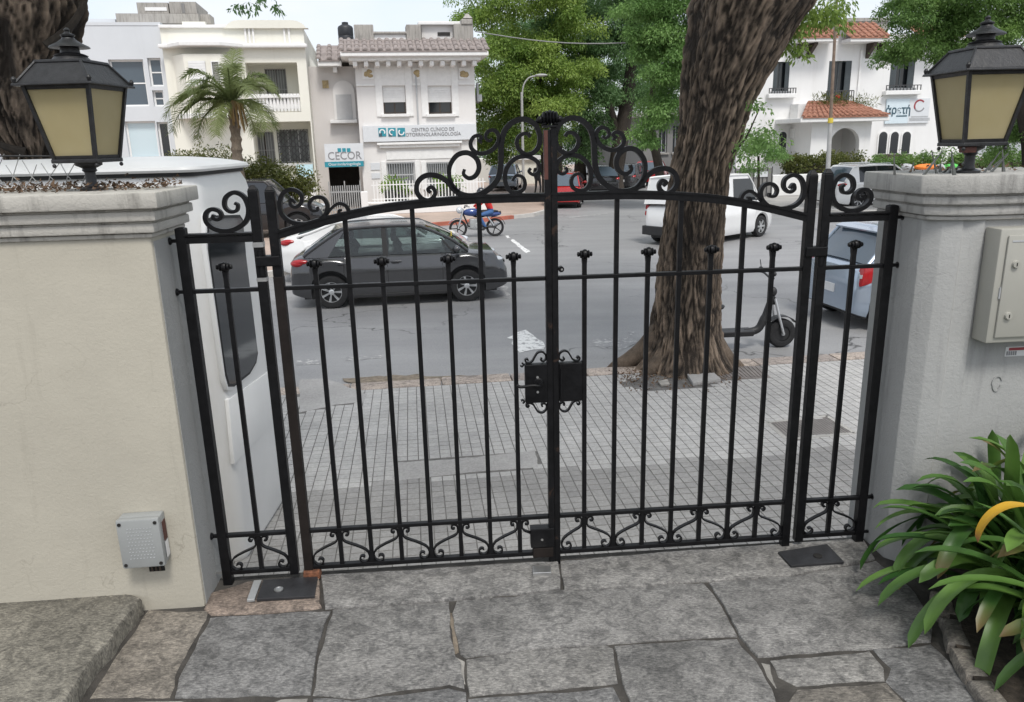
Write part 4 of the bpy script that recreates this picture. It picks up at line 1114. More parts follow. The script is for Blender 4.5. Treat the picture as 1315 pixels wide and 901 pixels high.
def build_leaf(side, label):
    f = (lambda s: s) if side < 0 else (lambda s: 2*SCN-s)
    fm = (lambda p: p) if side < 0 else mir
    sh = f(0.326)      # hinge stile
    scn = f(1.3225) if side < 0 else f(1.304)
    r = root('gate_leaf', label, 'gate', G.world(sh, 0, 0), GYAW, 'two swinging leaves of the iron gate')
    S = (sh, 0, 0)
    pz = 1.548
    m = post(MB(), sh, .034, 0.012 if side < 0 else -0.006, pz, tip=.018); m.build('hinge_stile', 'iron_worn' if side < 0 else 'iron', r, sub=S, bevel=.003)
    if side < 0:
        m = MB(); m.bx(sh-.0178, sh+.0178, -.0178, .0178, .03, 1.24); m.build('primer_sleeve', 'primer', r, sub=S, bevel=.002)
    wst = .0235
    m = post(MB(), scn, wst, -0.012, 1.735 if side < 0 else 1.742, d=.034); m.build('meeting_stile', 'iron_worn', r, sub=S, bevel=.0025)
    # arched top rail with a rounded cap strip
    arch = [gp(362, 303), gp(420, 284), gp(480, 270.5), gp(540, 262.5), gp(600, 257.5), gp(650, 255.5), gp(698, 254.5)]
    arch[0] = (0.330, arch[0][1]); arch[-1] = (1.316, arch[-1][1])
    arch = fm(arch)
    m = MB(); m.strip(catmull(arch, 6), .024, .030); m.build('arch_rail', 'iron', r, sub=S, smooth=True)
    m = MB(); m.strip(catmull([(s, z+.0155) for s, z in arch], 6), .008, .038); m.build('arch_cap', 'iron', r, sub=S, smooth=True)
    ac = catmull(arch, 12); axs = [p[0] for p in ac]; azs = [p[1] for p in ac]
    if axs[0] > axs[-1]: axs, azs = axs[::-1], azs[::-1]
    a, b = min(sh, scn), max(sh, scn)
    for z, d, h in ((Z_MID, .022, .015), (Z_LOW, .022, .015), (Z_BOT, .024, .018)):
        m = MB(); m.bx(a+.012, b-.012, -d/2, d/2, z-h/2, z+h/2); m.build('rail', 'iron', r, sub=S, bevel=.002)
    bars = [f(0.338+0.1218*k) for k in range(1, 8)]
    for k, s in enumerate(bars):
        if k % 2 == 0:
            zt = 1.268
            m = MB(); m.bx(s-.0085, s+.0085, -.0085, .0085, Z_BOT, zt); bo = m.build('bar', 'iron', r, sub=S, bevel=.0015)
            finial(s, zt+.006).build('finial', 'iron', bo, sub=S, smooth=True)
        else:
            zt = float(np.interp(s, axs, azs))-.008
            m = MB(); m.bx(s-.0085, s+.0085, -.0085, .0085, Z_BOT, zt); m.build('bar', 'iron', r, sub=S, bevel=.0015)
    nodes = [sh+(.012 if side < 0 else -.012)]+bars+[scn+(-.010 if side < 0 else .010)]
    for k in range(8):
        so, se = (nodes[k+1], nodes[k]) if k % 2 == 0 else (nodes[k], nodes[k+1])
        s_scroll(so, se).build('scroll', 'iron', r, sub=S, smooth=True)
        if k % 2 == 0 and k > 0:
            m = MB(); e = se; m.hexa([(e-.018,-.008,Z_BOT+.008),(e+.018,-.008,Z_BOT+.008),(e+.018,.008,Z_BOT+.008),(e-.018,.008,Z_BOT+.008)], [(e-.009,-.008,Z_BOT+.045),(e+.009,-.008,Z_BOT+.045),(e+.009,.008,Z_BOT+.045),(e-.009,.008,Z_BOT+.045)])
            m.build('collar', 'iron', r, sub=S)
    # crest
    for q, w in ((CR1, .0165), (CR2, .0150), (CR3, .0125), (CR4, .0130), (SD1, .0125), (SD2, .0105)):
        scroll_part(r, S, fm(q), w, .021, taper=tap)
    # lock plate with curled brackets
    if side < 0: l0, l1 = scn-.098, scn-.010
    else: l0, l1 = scn+.012, scn+.104
    zz0, zz1 = .705, .862
    m = MB(); m.bx(l0, l1, -.019, .012, zz0, zz1); lb = m.build('lock_case', 'iron', r, sub=S, bevel=.003)
    if side > 0:
        m = MB(); m.bx(l0+.004, l0+.010, -.030, -.018, zz0+.02, zz1-.02); m.build('edge_strip', 'iron', lb, sub=S)
    c0 = scn; fx = lambda d: c0+side*d
    br = [(-.030,.017),(-.022,.012),(-.030,.006),(-.040,.014),(-.036,.030),(-.020,.040),(-.050,.036)]
    brk = [(.040,.018),(.050,.011),(.059,.020),(.054,.037),(.034,.043),(.014,.036)]
    def bracket(sg, zc):
        pts = [(.046,.024),(.040,.014),(.050,.008),(.062,.018),(.058,.038),(.040,.050),(.020,.040),(.010,.018)]
        lo = [(.024,.026),(.031,.016),(.042,.021),(.042,.040),(.026,.047),(.010,.034)]
        big = [(.034,.022),(.027,.027),(.021,.018),(.030,.008),(.044,.014),(.047,.034),(.033,.048),(.016,.046),(.0,.030)]
        # from the stile: inner curl, over the top, down to a small curl by the first bar
        p = [(.040,.016),(.030,.014),(.026,.024),(.036,.034),(.050,.028),(.052,.012),(.040,.003)]
        path_ = [(.036,.020),(.030,.013),(.022,.020),(.026,.034),(.042,.040),(.058,.030),(.066,.014),(.076,.005),(.090,.006),(.094,.016),(.087,.020),(.084,.013)]
        path_ = [(.022,.022),(.028,.014),(.036,.020),(.032,.034),(.020,.036),(.013,.026)]+[]
        main = [(.030,.021),(.034,.013),(.025,.008),(.015,.016),(.016,.034),(.030,.046),(.047,.042),(.058,.026),(.066,.012),(.078,.004),(.090,.005),(.095,.015),(.088,.020),(.083,.013)]
        q = [(fx(d), zc+sg*h) for d, h in main]
        return q
    for sg, zc in ((1, zz1), (-1, zz0)):
        scroll_part(lb, S, bracket(sg, zc), .0062, .016, name='bracket_scroll')
        tiny = [(fx(.118-.004), zc+sg*(-.006)), (fx(.108), zc-sg*.010), (fx(.101), zc-sg*.002), (fx(.108), zc+sg*.004)]
        scroll_part(lb, S, [(s_-side*.0, z_) for s_, z_ in tiny], .005, .014, name='bracket_scroll', n=3)
    if side < 0:
        hx, hz = l0+.052, zz0+.082
        m = MB(); m.lathe([(.017,-.030),(.017,-.022),(.020,-.019)], 18, (hx, 0, hz), 'y'); m.build('rose', 'iron', lb, sub=S, smooth=True)
        m = MB(); m.tube(catmull([(hx,-.03,hz),(hx,-.055,hz),(hx-.03,-.058,hz+.004),(hx-.07,-.055,hz-.001),(hx-.088,-.052,hz+.006)], 5), .0062, 8); m.build('handle', 'iron', lb, sub=S, smooth=True)
        for zz in (hz+.024, hz-.036):
            m = MB(); m.lathe([(.005,-.022),(.005,-.018)], 10, (hx-.004, 0, zz), 'y'); m.build('keyhole', 'bare_steel', lb, sub=S)
        m = MB(); m.bx(l0+.01, l1+.02, -.024, .020, .075, .160); bp = m.build('bolt_plate', 'iron', r, sub=S, bevel=.003)
        m = MB(); m.lathe([(.005,-.026),(.005,-.023)], 10, ((l0+l1)/2+.012, 0, .112), 'y'); m.build('bolt_head', 'bare_steel', bp, sub=S)
        m = MB(); m.bx(l0+.018, l1+.015, -.022, .010, .028, .072); m.build('bolt_foot', 'primer', bp, sub=S, bevel=.003)
        m = MB(); m.bx(scn-.0125, scn+.001, -.0185, .0185, 1.56, 1.732); m.build('primer_strip', 'red_primer', r, sub=S)
        m = MB(); m.bx(sh-.022, sh+.045, -.030, .018, -.004, .036); m.build('rusty_shoe', 'rust', r, sub=S, bevel=.006)
    else:
        # crown-like bud over the meeting stiles
        s0 = scn-.012; z0 = 1.742
        m = MB(); m.bx(s0-.026, s0+.022, -.022, .022, z0, z0+.008)
        for dx in (-.022, -.011, 0, .011, .022):
            h = .034-.35*abs(dx)
            m.ball((s0+dx, -.010, z0+.034), (.0068, .014, h*0.80), 8, 6); m.ball((s0+dx, .010, z0+.034), (.0068, .014, h*0.80), 8, 6)
        for sg in (-1, 1):
            m.ball((s0+sg*.035, 0, z0+.026), (.0125, .014, .014), 8, 6); m.ball((s0+sg*.044, 0, z0+.022), (.008, .010, .009), 8, 6)
            m.ball((s0+sg*.020, 0, z0+.012), (.012, .016, .010), 8, 6)
        m.build('crown_finial', 'iron', r, sub=S, smooth=True)
        m = MB(); m.lathe([(.011,-.012),(.011,.012)], 14, (scn+.024, 0, 1.228), 'y'); ro = m.build('padlock_eye', 'iron', r, sub=S)
        m = MB(); m.lathe([(.004,-.0135),(.004,-.0115)], 8, (scn+.026, 0, 1.228), 'y'); m.build('eye_hole', 'bare_steel', ro, sub=S)
        m = MB(); m.bx(sh-.022, sh+.022, -.022, .022, -.018, .004); m.build('pivot_shoe', 'iron', r, sub=S, bevel=.004)
    return r
build_leaf(-1, 'left swinging leaf of black wrought iron gate, with the lever handle')
build_leaf(1, 'right swinging leaf of black wrought iron gate, under the crown finial')

def build_panel(side, label):
    f = (lambda s: s) if side < 0 else (lambda s: 2*SCN-s)
    fm = (lambda p: p) if side < 0 else mir
    so, si = f(0.0), f(0.267)
    r = root('gate_side_panel', label, 'fence panel', G.world(so, 0, 0), GYAW, 'fixed side panels of the gate')
    S = (so, 0, 0)
    m = post(MB(), so, .036, -.012, 1.425, tip=.004); m.build('outer_post', 'iron', r, sub=S, bevel=.003)
    m = post(MB(), si, .034, .02, 1.552, tip=.018); m.build('inner_post', 'iron' , r, sub=S, bevel=.003)
    a, b = min(so, si), max(so, si)
    m = MB(); m.bx(a+.01, b-.01, -.016, .016, Z_TOP-.013, Z_TOP+.011); m.build('top_rail', 'iron', r, sub=S, bevel=.002)
    m = MB(); m.bx(a+.012, b-.012, -.021, .021, Z_TOP+.0135, Z_TOP+.0215); m.build('top_rail_cap', 'iron', r, sub=S, bevel=.002)
    for z, h in ((Z_MID, .015), (Z_LOW, .015), (Z_BOT, .018)):
        m = MB(); m.bx(a+.012, b-.012, -.011, .011, z-h/2, z+h/2); m.build('rail', 'iron', r, sub=S, bevel=.002)
    s = f(0.137)
    m = MB(); m.bx(s-.0085, s+.0085, -.0085, .0085, Z_BOT, 1.268); bo = m.build('bar', 'iron', r, sub=S, bevel=.0015)
    finial(s, 1.274).build('finial', 'iron', bo, sub=S, smooth=True)
    s_scroll(s, a+.012).build('scroll', 'iron', r, sub=S, smooth=True); s_scroll(s, b-.012).build('scroll', 'iron', r, sub=S, smooth=True)
    scroll_part(r, S, fm(PN1), .0135, .021, taper=tap)
    # wall ties
    wl = -0.047 if side < 0 else UR-.001
    for z in (Z_TOP-.002, Z_MID, Z_LOW):
        m = MB(); x0, x1 = sorted((so, wl)); m.bx(x0, x1, -.006, .006, z-.006, z+.006); t = m.build('wall_tie', 'iron', r, sub=S)
        m = MB(); m.lathe([(.013,0),(.015,.004),(.010,.010)], 12, (wl, 0, z), 'x'); m.build('tie_cap', 'iron', t, sub=S, smooth=True)
    m = MB(); x0, x1 = sorted((so, wl)); m.bx(x0, x1, -.005, .005, Z_BOT-.005, Z_BOT+.005); m.build('wall_tie', 'bare_steel' if side < 0 else 'iron', r, sub=S)
    # hinge between the inner post and the leaf
    hz = 1.300 if side < 0 else 1.262
    hs = f(0.326)
    x0, x1 = sorted((si, hs))
    m = MB(); m.bx(x0-.012, x1+.014, -.026, .021, hz-.020, hz+.018); h = m.build('hinge_strap', 'iron_worn', r, sub=S, bevel=.004)
    m = MB(); m.lathe([(.0125,hz-.055),(.0125,hz+.04)], 14, (si+ (0.004 if side < 0 else -.004), -.010, 0)); m.build('hinge_pin', 'iron', h, sub=S, smooth=True)
    if side < 0:
        for zz, hh_ in ((hz+.05, .018), (hz-.075, .014)):
            m = MB(); m.bx(si-.0178, si+.0178, -.0178, .0178, zz, zz+hh_); m.build('bare_band', 'bare_steel', h, sub=S)
    return r
build_panel(-1, 'narrow fixed iron fence panel beside the left cream pillar')
build_panel(1, 'narrow fixed iron fence panel beside the right grey pillar')

# pivot cover plates and strike in the threshold
def ground_plate(label, pxs, bolt, mat='steel_plate', nm='pivot_cover'):
    P = [tuple(atz(x, y, 0.012)[:2]) for x, y in pxs]; c = np.mean(P, axis=0)
    r = root(nm, label, 'cover plate', (c[0], c[1], 0.004), 0, 'steel plates set in the gate threshold')
    m = MB(); m.prism([(x-c[0], y-c[1]) for x, y in P], 0.0, 0.012); m.build('plate', mat, r, bevel=.002)
    b = atz(*bolt, 0.016); m = MB(); m.lathe([(.018,.0125),(.018,.016),(.011,.018),(.010,.0165)], 16, (b[0]-c[0], b[1]-c[1], 0)); m.build('bolt', 'hole_dark' if bolt[0] > 600 else 'bare_steel', r, smooth=True)
    return r
ground_plate('black steel pivot plate in the threshold by the left pillar', [(338, 745), (408, 741), (404, 766), (329, 770)], (358, 757))
ground_plate('black steel pivot plate in the threshold by the right pillar', [(999, 709), (1062, 699), (1084, 722), (1016, 727)], (1050, 714))
m = MB(); P = [tuple(atz(x, y, .02)[:2]) for x, y in [(684, 727), (707, 726), (708, 735), (684, 736)]]; m.prism(P, 0.004, 0.022)
tag(m.build('strike_plate', 'bare_steel', bevel=.002), 'small bright steel strike plate under the middle of the gate', 'strike plate')
m = MB(); P = [tuple(atz(x, y, .01)[:2]) for x, y in [(326, 746), (336, 745), (327, 770), (317, 771)]]; m.prism(P, 0.002, 0.014)
tag(m.build('steel_strip', 'galvanised', bevel=.002), 'bare galvanised strip along the left pivot plate', 'metal strip')

# ================================================================== GUARD BOOTH
BX = -1.89
def bpt(px, py):      # point on the booth's right-hand wall -> (y, z)
    r_ = ray(px, py); t = BX/r_[0]; p = CAMP+r_*t; return (float(p[1]), float(p[2]))
bth = root('guard_booth', 'white fibreglass guard booth with dark side window, on pavement beyond left pillar', 'booth', (-2.95, 5.32, Z_PAV), 0)
SB = (-2.95, 5.32, 0)
def rrect(x0, x1, y0, y1, r, n=6):
    out = []
    for cx, cy, a0 in ((x1-r, y1-r, 0), (x0+r, y1-r, PI/2), (x0+r, y0+r, PI), (x1-r, y0+r, 1.5*PI)):
        for k in range(n+1):
            a = a0+k/n*PI/2; out.append((cx+r*math.cos(a), cy+r*math.sin(a)))
    return out
def ringstack(m, levels):
    n = len(levels[0][0]); vs = []; fs = []
    for poly, z in levels: vs += [(x, y, z) for x, y in poly]
    for k in range(len(levels)-1):
        for i in range(n): fs.append((k*n+i, k*n+(i+1) % n, (k+1)*n+(i+1) % n, (k+1)*n+i))
    fs.append(tuple(range(n))[::-1]); fs.append(tuple((len(levels)-1)*n+i for i in range(n))); m.add(vs, fs); return m
X0, X1, Y0, Y1 = -4.05, BX, 4.80, 5.86
sub = (SB[0], SB[1], Z_PAV)
m = MB(); ringstack(m, [(rrect(X0+d, X1-d, Y0+d, Y1-d, .10), z) for d, z in ((0.02, Z_PAV+.0), (0.0, Z_PAV+.05), (0, 1.0), (.006, 1.38), (.02, 1.47), (.05, 1.54))]); m.build('shell', 'booth_white', bth, sub=sub, smooth=True)
m = MB(); ringstack(m, [(rrect(X0+.03, X1-.03, Y0+.03, Y1-.03, .10), z) for z in (1.535, 1.562)]); m.build('gasket', 'rubber', bth, sub=sub, smooth=True)
m = MB(); ringstack(m, [(rrect(X0+d, X1-d, Y0+d, Y1-d, .12), z) for d, z in ((0.0, 1.560), (-.010, 1.575), (-.002, 1.592), (.05, 1.610), (.16, 1.632), (.30, 1.648), (.42, 1.654))]); m.build('roof', 'booth_white', bth, sub=sub, smooth=True)
wpx = [(264, 284), (272, 279), (305, 278), (309, 284), (313, 330), (328, 452), (326, 464), (318, 478), (298, 494), (291, 494), (287, 480), (265, 321)]
wp = [bpt(*p) for p in wpx]
def sideplate(nm, poly, off0, off1, mat, par, grow=0.0, **k):
    c = np.mean(poly, axis=0); q = [tuple(c+(np.array(p)-c)*(1+grow)) for p in poly]
    m = MB(); m.prism(q, BX+off0, BX+off1, 'yz'); return m.build(nm, mat, par, sub=sub, **k)
sideplate('window_surround', wp, -.02, .012, 'booth_white', bth, .07, bevel=.006, smooth=True)
wd_ = sideplate('window_seal', wp, .0, .016, 'rubber', bth, .022)
sideplate('pane', wp, .012, .0185, 'window_dark', wd_, -.012)
ep = [bpt(*p) for p in [(292, 513), (345, 476), (358, 537), (300, 596)]]
sideplate('door_panel', ep, -.02, .008, 'booth_white', bth, 0, bevel=.006, smooth=True)

# ================================================================== NEAR TREES
def tree_rings(edges, Y, lift=0.0):
    out = []
    for y, xl, xr in edges:
        a, b = aty(xl, y, Y), aty(xr, y, Y)
        out.append([(a[0]+b[0])/2, Y, (a[2]+b[2])/2, abs(b[0]-a[0])/2])
    return out
T1Y = 9.42
ed = [(440, 832, 922), (400, 838, 922), (333, 846, 925), (267, 856, 931), (217, 865, 937), (180, 873, 949), (133, 879, 965), (100, 880, 983), (67, 883, 1002), (33, 888, 1021), (5, 890, 1040)]
rings = tree_rings(ed, T1Y)
rings = [[rings[0][0]-.02, T1Y, Z_PAV-.05, rings[0][3]*1.10]]+rings
last = rings[-1]
rings += [[last[0]+.14, T1Y, last[2]+.45, last[3]*0.93], [last[0]+.42, T1Y+.1, last[2]+1.2, last[3]*0.72]]
t1 = root('street_tree', 'large leaning street tree with rough brown bark growing by the kerb', 'tree', (rings[0][0], T1Y, Z_PAV))
S_ = tuple(t1.location)
trunk_mesh('trunk', rings, 'bark', t1, nseg=210, nr=330, ridge=.052, freq=9.0, seed=2.0, sub=S_, flare=.19, twist=.5)
for ang, ln_ in ((183, .92), (226, .78), (262, .70), (300, .74), (345, .84)):
    dx_, dy_ = math.cos(RAD(ang)), math.sin(RAD(ang)); x_, y_ = rings[0][0], T1Y
    limb('root', [(x_+dx_*k_*ln_+.04*math.sin(ang+k_*5), y_+dy_*k_*ln_*.8, Z_PAV+h_) for k_, h_ in ((.22, .50), (.46, .22), (.68, .075), (.86, .01), (1.0, -.04))], [.20, .155, .105, .07, .03], 'bark', t1, S_, 14)
tp = rings[-1]
limb('limb', [(tp[0]-.05, tp[1], tp[2]-.35), (tp[0]+.7, tp[1]+.2, tp[2]+1.2), (tp[0]+1.5, tp[1]+.3, tp[2]+2.6), (tp[0]+2.6, tp[1], tp[2]+4.0)], [.36, .28, .2, .1], 'bark_dark', t1, S_)
limb('limb', [(tp[0]-.2, tp[1], tp[2]-.5), (tp[0]-.6, tp[1]-.2, tp[2]+1.0), (tp[0]-1.6, tp[1]-.8, tp[2]+2.5), (tp[0]-2.9, tp[1]-1.2, tp[2]+3.4)], [.32, .24, .17, .08], 'bark_dark', t1, S_)
limb('limb', [(tp[0]-.1, tp[1]-.2, tp[2]-.3), (tp[0]-.8, tp[1]-2.2, tp[2]+1.4), (tp[0]-1.2, tp[1]-4.4, tp[2]+2.2), (tp[0]-1.2, tp[1]-7.0, tp[2]+3.0)], [.28, .2, .12, .06], 'bark_dark', t1, S_)  # unseen limb added towards the camera, under the shading lobes
limb('limb', [(tp[0], tp[1]+.05, tp[2]-.2), (tp[0]+.2, tp[1]+1.2, tp[2]+1.6), (tp[0]+.1, tp[1]+2.6, tp[2]+3.2)], [.26, .2, .09], 'bark_dark', t1, S_)
lb = [(tp[0]+2.6, tp[1]-.2, 7.6, 2.2, 2.2, 1.2), (tp[0]-2.6, tp[1]-1.4, 7.4, 2.3, 2.2, 1.2), (tp[0]+.2, tp[1]+2.2, 7.8, 2.2, 2.0, 1.3), (tp[0]+.3, tp[1]-1.6, 8.4, 2.4, 2.0, 1.0)]
lb += [(0.2, 5.2, 6.9, 2.6, 2.2, .9), (2.6, 4.6, 7.2, 2.2, 2.2, .9), (2.2, 7.6, 6.2, 2.0, 1.6, .8), (-0.6, 2.0, 7.6, 2.6, 2.0, .9), (2.8, 1.6, 7.8, 2.2, 2.0, .9)]  # unseen lobes added over gate and pavement to shade the foreground
cen, ct = clumps(lb, 130, .75, 1500, 5)
hang = []
rgh = random.Random(8)
def hang_twig(px, py, Y, n, spread):
    for k in range(n):
        hang.append(aty(px+rgh.gauss(0, spread), py+rgh.gauss(0, spread*.6), Y+rgh.uniform(-.3, .3)))
crown1 = leaf_mesh('crown', cen-np.array(S_), .45, 26, .12, .05, 'leaf_tipa', 11, t1, droop=.6, tonec=ct)
t1b = np.array(S_)
for px, py, n, sp in ((1022, 30, 9, 9), (1040, 18, 12, 10), (1008, 52, 7, 6), (1060, 12, 14, 11), (1029, 62, 4, 3), (1072, 22, 7, 7), (1078, 4, 10, 9)): hang_twig(px, py, 9.6, n, sp)
leaf_mesh('hanging_foliage', np.array(hang)-t1b, .13, 26, .065, .024, 'leaf_yellow', 12, t1, droop=.9)
hang = []
for px, py, n, sp in ((973, 133, 6, 5), (977, 172, 12, 9), (962, 182, 6, 7), (990, 182, 5, 5), (952, 200, 6, 5)): hang_twig(px, py, 8.9, n, sp)
leaf_mesh('foliage', np.array(hang)-t1b, .10, 22, .05, .02, 'leaf_fresh', 13, t1, droop=.6)
limb('shoot_stem', [aty(940, 196, 8.9), aty(957, 178, 8.9), aty(975, 140, 8.9)], [.02, .012, .006], 'bark_dark', t1, S_, 6)

T2Y = 7.4
ed2 = [(330, 15, 92), (250, 12, 78), (205, 12, 70), (170, -8, 72), (130, -22, 78), (90, -32, 84), (50, -42, 92), (5, -55, 99)]
r2 = tree_rings(ed2, T2Y)
r2 = [[r2[0][0]+.03, T2Y, Z_PAV-.05, r2[0][3]*1.12]]+r2
l2 = r2[-1]; r2 += [[l2[0]-.1, T2Y, l2[2]+.6, l2[3]*.95], [l2[0]-.25, T2Y, l2[2]+1.5, l2[3]*.7]]
t2 = root('street_tree', 'dark gnarled tree trunk behind the left lantern and white booth roof', 'tree', (r2[0][0], T2Y, Z_PAV))
S2 = tuple(t2.location)
trunk_mesh('trunk', r2, 'bark', t2, nseg=150, nr=200, ridge=.07, freq=7.0, seed=7.0, sub=S2, twist=1.2, flare=.2)
limb('branch', [aty(60, 60, T2Y-.3), aty(88, 36, T2Y-.2), aty(106, 8, T2Y-.1), aty(118, -40, T2Y)], [.05, .035, .028, .02], 'bark_dark', t2, S2, 7)
limb('branch', [aty(32, 196, T2Y-.25), aty(12, 190, T2Y-.3), aty(-12, 180, T2Y-.3)], [.05, .035, .02], 'bark_dark', t2, S2, 7)
tp = r2[-1]
limb('limb', [(tp[0], T2Y, tp[2]-.4), (tp[0]+.9, T2Y-.2, tp[2]+1.3), (tp[0]+2.4, T2Y, tp[2]+2.4)], [.34, .24, .1], 'bark_dark', t2, S2)
limb('limb', [(tp[0]-.1, T2Y, tp[2]-.4), (tp[0]-.9, T2Y-.4, tp[2]+1.4), (tp[0]-2.2, T2Y-.8, tp[2]+2.5)], [.34, .24, .1], 'bark_dark', t2, S2)
cen, ct = clumps([(-2.6, 3.6, 7.2, 2.2, 2.2, .9), (-4.6, 3.0, 7.4, 2.2, 2.2, .9), (tp[0]+1.8, T2Y, 7.2, 2.2, 2.0, 1.1), (tp[0]-1.8, T2Y-.6, 7.3, 2.2, 2.2, 1.2), (tp[0], T2Y-2.2, 7.8, 2.2, 1.8, 1.0)], 80, .75, 900, 6)  # first lobes are unseen, added forward over the left wall for shade
leaf_mesh('crown', cen-np.array(S2), .45, 24, .12, .05, 'leaf_tipa', 14, t2, droop=.6, tonec=ct)
hang = []
for px, py, n, sp in ((302, 10, 3, 5), (325, 8, 3, 5), (352, 8, 3, 5), (330, -6, 8, 16)): hang_twig(px, py, 7.6, n, sp)
leaf_mesh('hanging_foliage', np.array(hang)-np.array(S2), .05, 12, .05, .018, 'leaf_deep', 15, t2, droop=.8)
litter('leaf_litter', 1100, -0.95, 0.5, -0.75, 0.35, Z_PAV+.0, Frame((rings[0][0], T1Y-.25, 0), 7), 21, 'fallen brown leaves and bark scraps round the foot of the leaning tree', size=(.012, .038))

# ------------------------------------------------------------------ things on the near pavement
def px_slab(name, label, cat, pxs, z0, z1, mat, bev=.006):
    P = [tuple(atz(x, y, z1)[:2]) for x, y in pxs]; c = np.mean(P, axis=0)
    m = MB(); m.prism([(x-c[0], y-c[1]) for x, y in P], 0, z1-z0); o = m.build(name, mat, bevel=bev, smooth=True); o.location = (c[0], c[1], z0)
    return tag(o, label, cat)
px_slab('loose_slab', 'loose grey paving slab lying at the foot of the leaning tree', 'paving slab', [(878, 473), (908, 470), (926, 486), (890, 491)], Z_PAV-.002, Z_PAV+.045, 'cement')
px_slab('stone_chip', 'small pale broken stone in the soil below the leaning tree', 'stone', [(845, 489), (857, 486), (860, 492), (849, 494)], Z_PAV, Z_PAV+.03, 'mortar_pale')
P = COVER; c = np.mean(P, axis=0)
cv = root('access_cover', 'ribbed brown metal access cover in the pavement right of the leaning tree', 'access cover', (c[0], c[1], Z_PAV-.004), 0)
m = MB(); m.prism([(x-c[0], y-c[1]) for x, y in P], 0, .008); m.build('plate', 'cover_metal', cv)
a, b, c2, d = [np.array(p)-c for p in (COVER[0], COVER[1], COVER[2], COVER[3])]
for k in range(1, 14):
    t = k/14; p, q = a+(b-a)*t, d+(c2-d)*t; dv = (q-p)/np.linalg.norm(q-p); nn = np.array([-dv[1], dv[0]])*.009
    p, q = p+dv*.03, q-dv*.03
    m = MB(); m.prism([tuple(p-nn), tuple(q-nn), tuple(q+nn), tuple(p+nn)], .008, .015); m.build('rib', 'cover_metal', cv)
P = GRATE; c = np.mean(P, axis=0)
gr = root('drain_grate', 'dark barred drain grate in pale frame in pavement by the right pillar', 'grate', (c[0], c[1], Z_PAV-.03), 0)
m = MB(); m.prism([(x-c[0], y-c[1]) for x, y in P], -.04, .002); m.build('pit', 'hole_dark', gr)
a, b, c2, d = [np.array(p)-c for p in P]
for k in range(1, 22):
    t = k/22; p, q = a+(b-a)*t, d+(c2-d)*t; dv = (q-p)/np.linalg.norm(q-p); nn = np.array([-dv[1], dv[0]])*.0075
    m = MB(); m.prism([tuple(p-nn), tuple(q-nn), tuple(q+nn), tuple(p+nn)], .003, .028); m.build('bar', 'cover_metal', gr)
for p, q in ((a, b), (b, c2), (c2, d), (d, a)):
    dv = (q-p)/np.linalg.norm(q-p); nn = np.array([-dv[1], dv[0]])*.022
    m = MB(); m.prism([tuple(p-nn), tuple(q-nn), tuple(q+nn), tuple(p+nn)], .003, .033); m.build('frame', 'pavement_grey', gr)

# ================================================================== VEHICLES
def wheel(parent, x, y, r, side, w=.19, spokes=8, rimmat='alloy', style='alloy'):
    t = root('wheel', None, None, (x, y, r), 0); t.parent = parent
    for k in list(t.keys()): del t[k]
    m = MB(); h = w/2; m.lathe([(r*.62,-h*.9),(r*.80,-h),(r*.95,-h*.9),(r,-h*.55),(r,h*.55),(r*.95,h*.9),(r*.80,h),(r*.62,h*.9)], 36, (0,0,0), 'y', cap=False); m.build('tyre', 'tyre', t, smooth=True)
    m = MB(); o = side*h*.72
    m.lathe([(r*.66,o-side*.05),(r*.66,o+side*.012),(r*.60,o+side*.014),(r*.585,o-side*.02)], 36, (0,0,0), 'y', cap=False)
    m.lathe([(r*.17,o-side*.06),(r*.17,o+side*.004),(r*.10,o+side*.012)], 16, (0,0,0), 'y')
    for k in range(spokes):
        for dd in ((-.05, .05) if style == 'alloy' else (0,)):
            a = 2*PI*k/spokes; a1 = a+dd; wd = r*(.075 if style == 'alloy' else .16)
            c, s_ = math.cos(a), math.sin(a); c1, s1 = math.cos(a1), math.sin(a1)
            p0 = np.array([c*r*.12, s_*r*.12]); p1 = np.array([c1*r*.61, s1*r*.61]); n = np.array([-s_, c])*wd/2
            m.hexa([(p0[0]-n[0],o-side*.035,p0[1]-n[1]),(p0[0]+n[0],o-side*.035,p0[1]+n[1]),(p1[0]+n[0],o-side*.03,p1[1]+n[1]),(p1[0]-n[0],o-side*.03,p1[1]-n[1])],
                   [(p0[0]-n[0],o+side*.004,p0[1]-n[1]),(p0[0]+n[0],o+side*.004,p0[1]+n[1]),(p1[0]+n[0],o+side*.010,p1[1]+n[1]),(p1[0]-n[0],o+side*.010,p1[1]-n[1])])
    m.build('rim', rimmat, t, smooth=False)
    m = MB(); m.lathe([(r*.60,o-side*.055),(r*.60,o-side*.045)], 24, (0,0,0), 'y'); m.build('brake_disc', 'black_plastic', t)
    return t

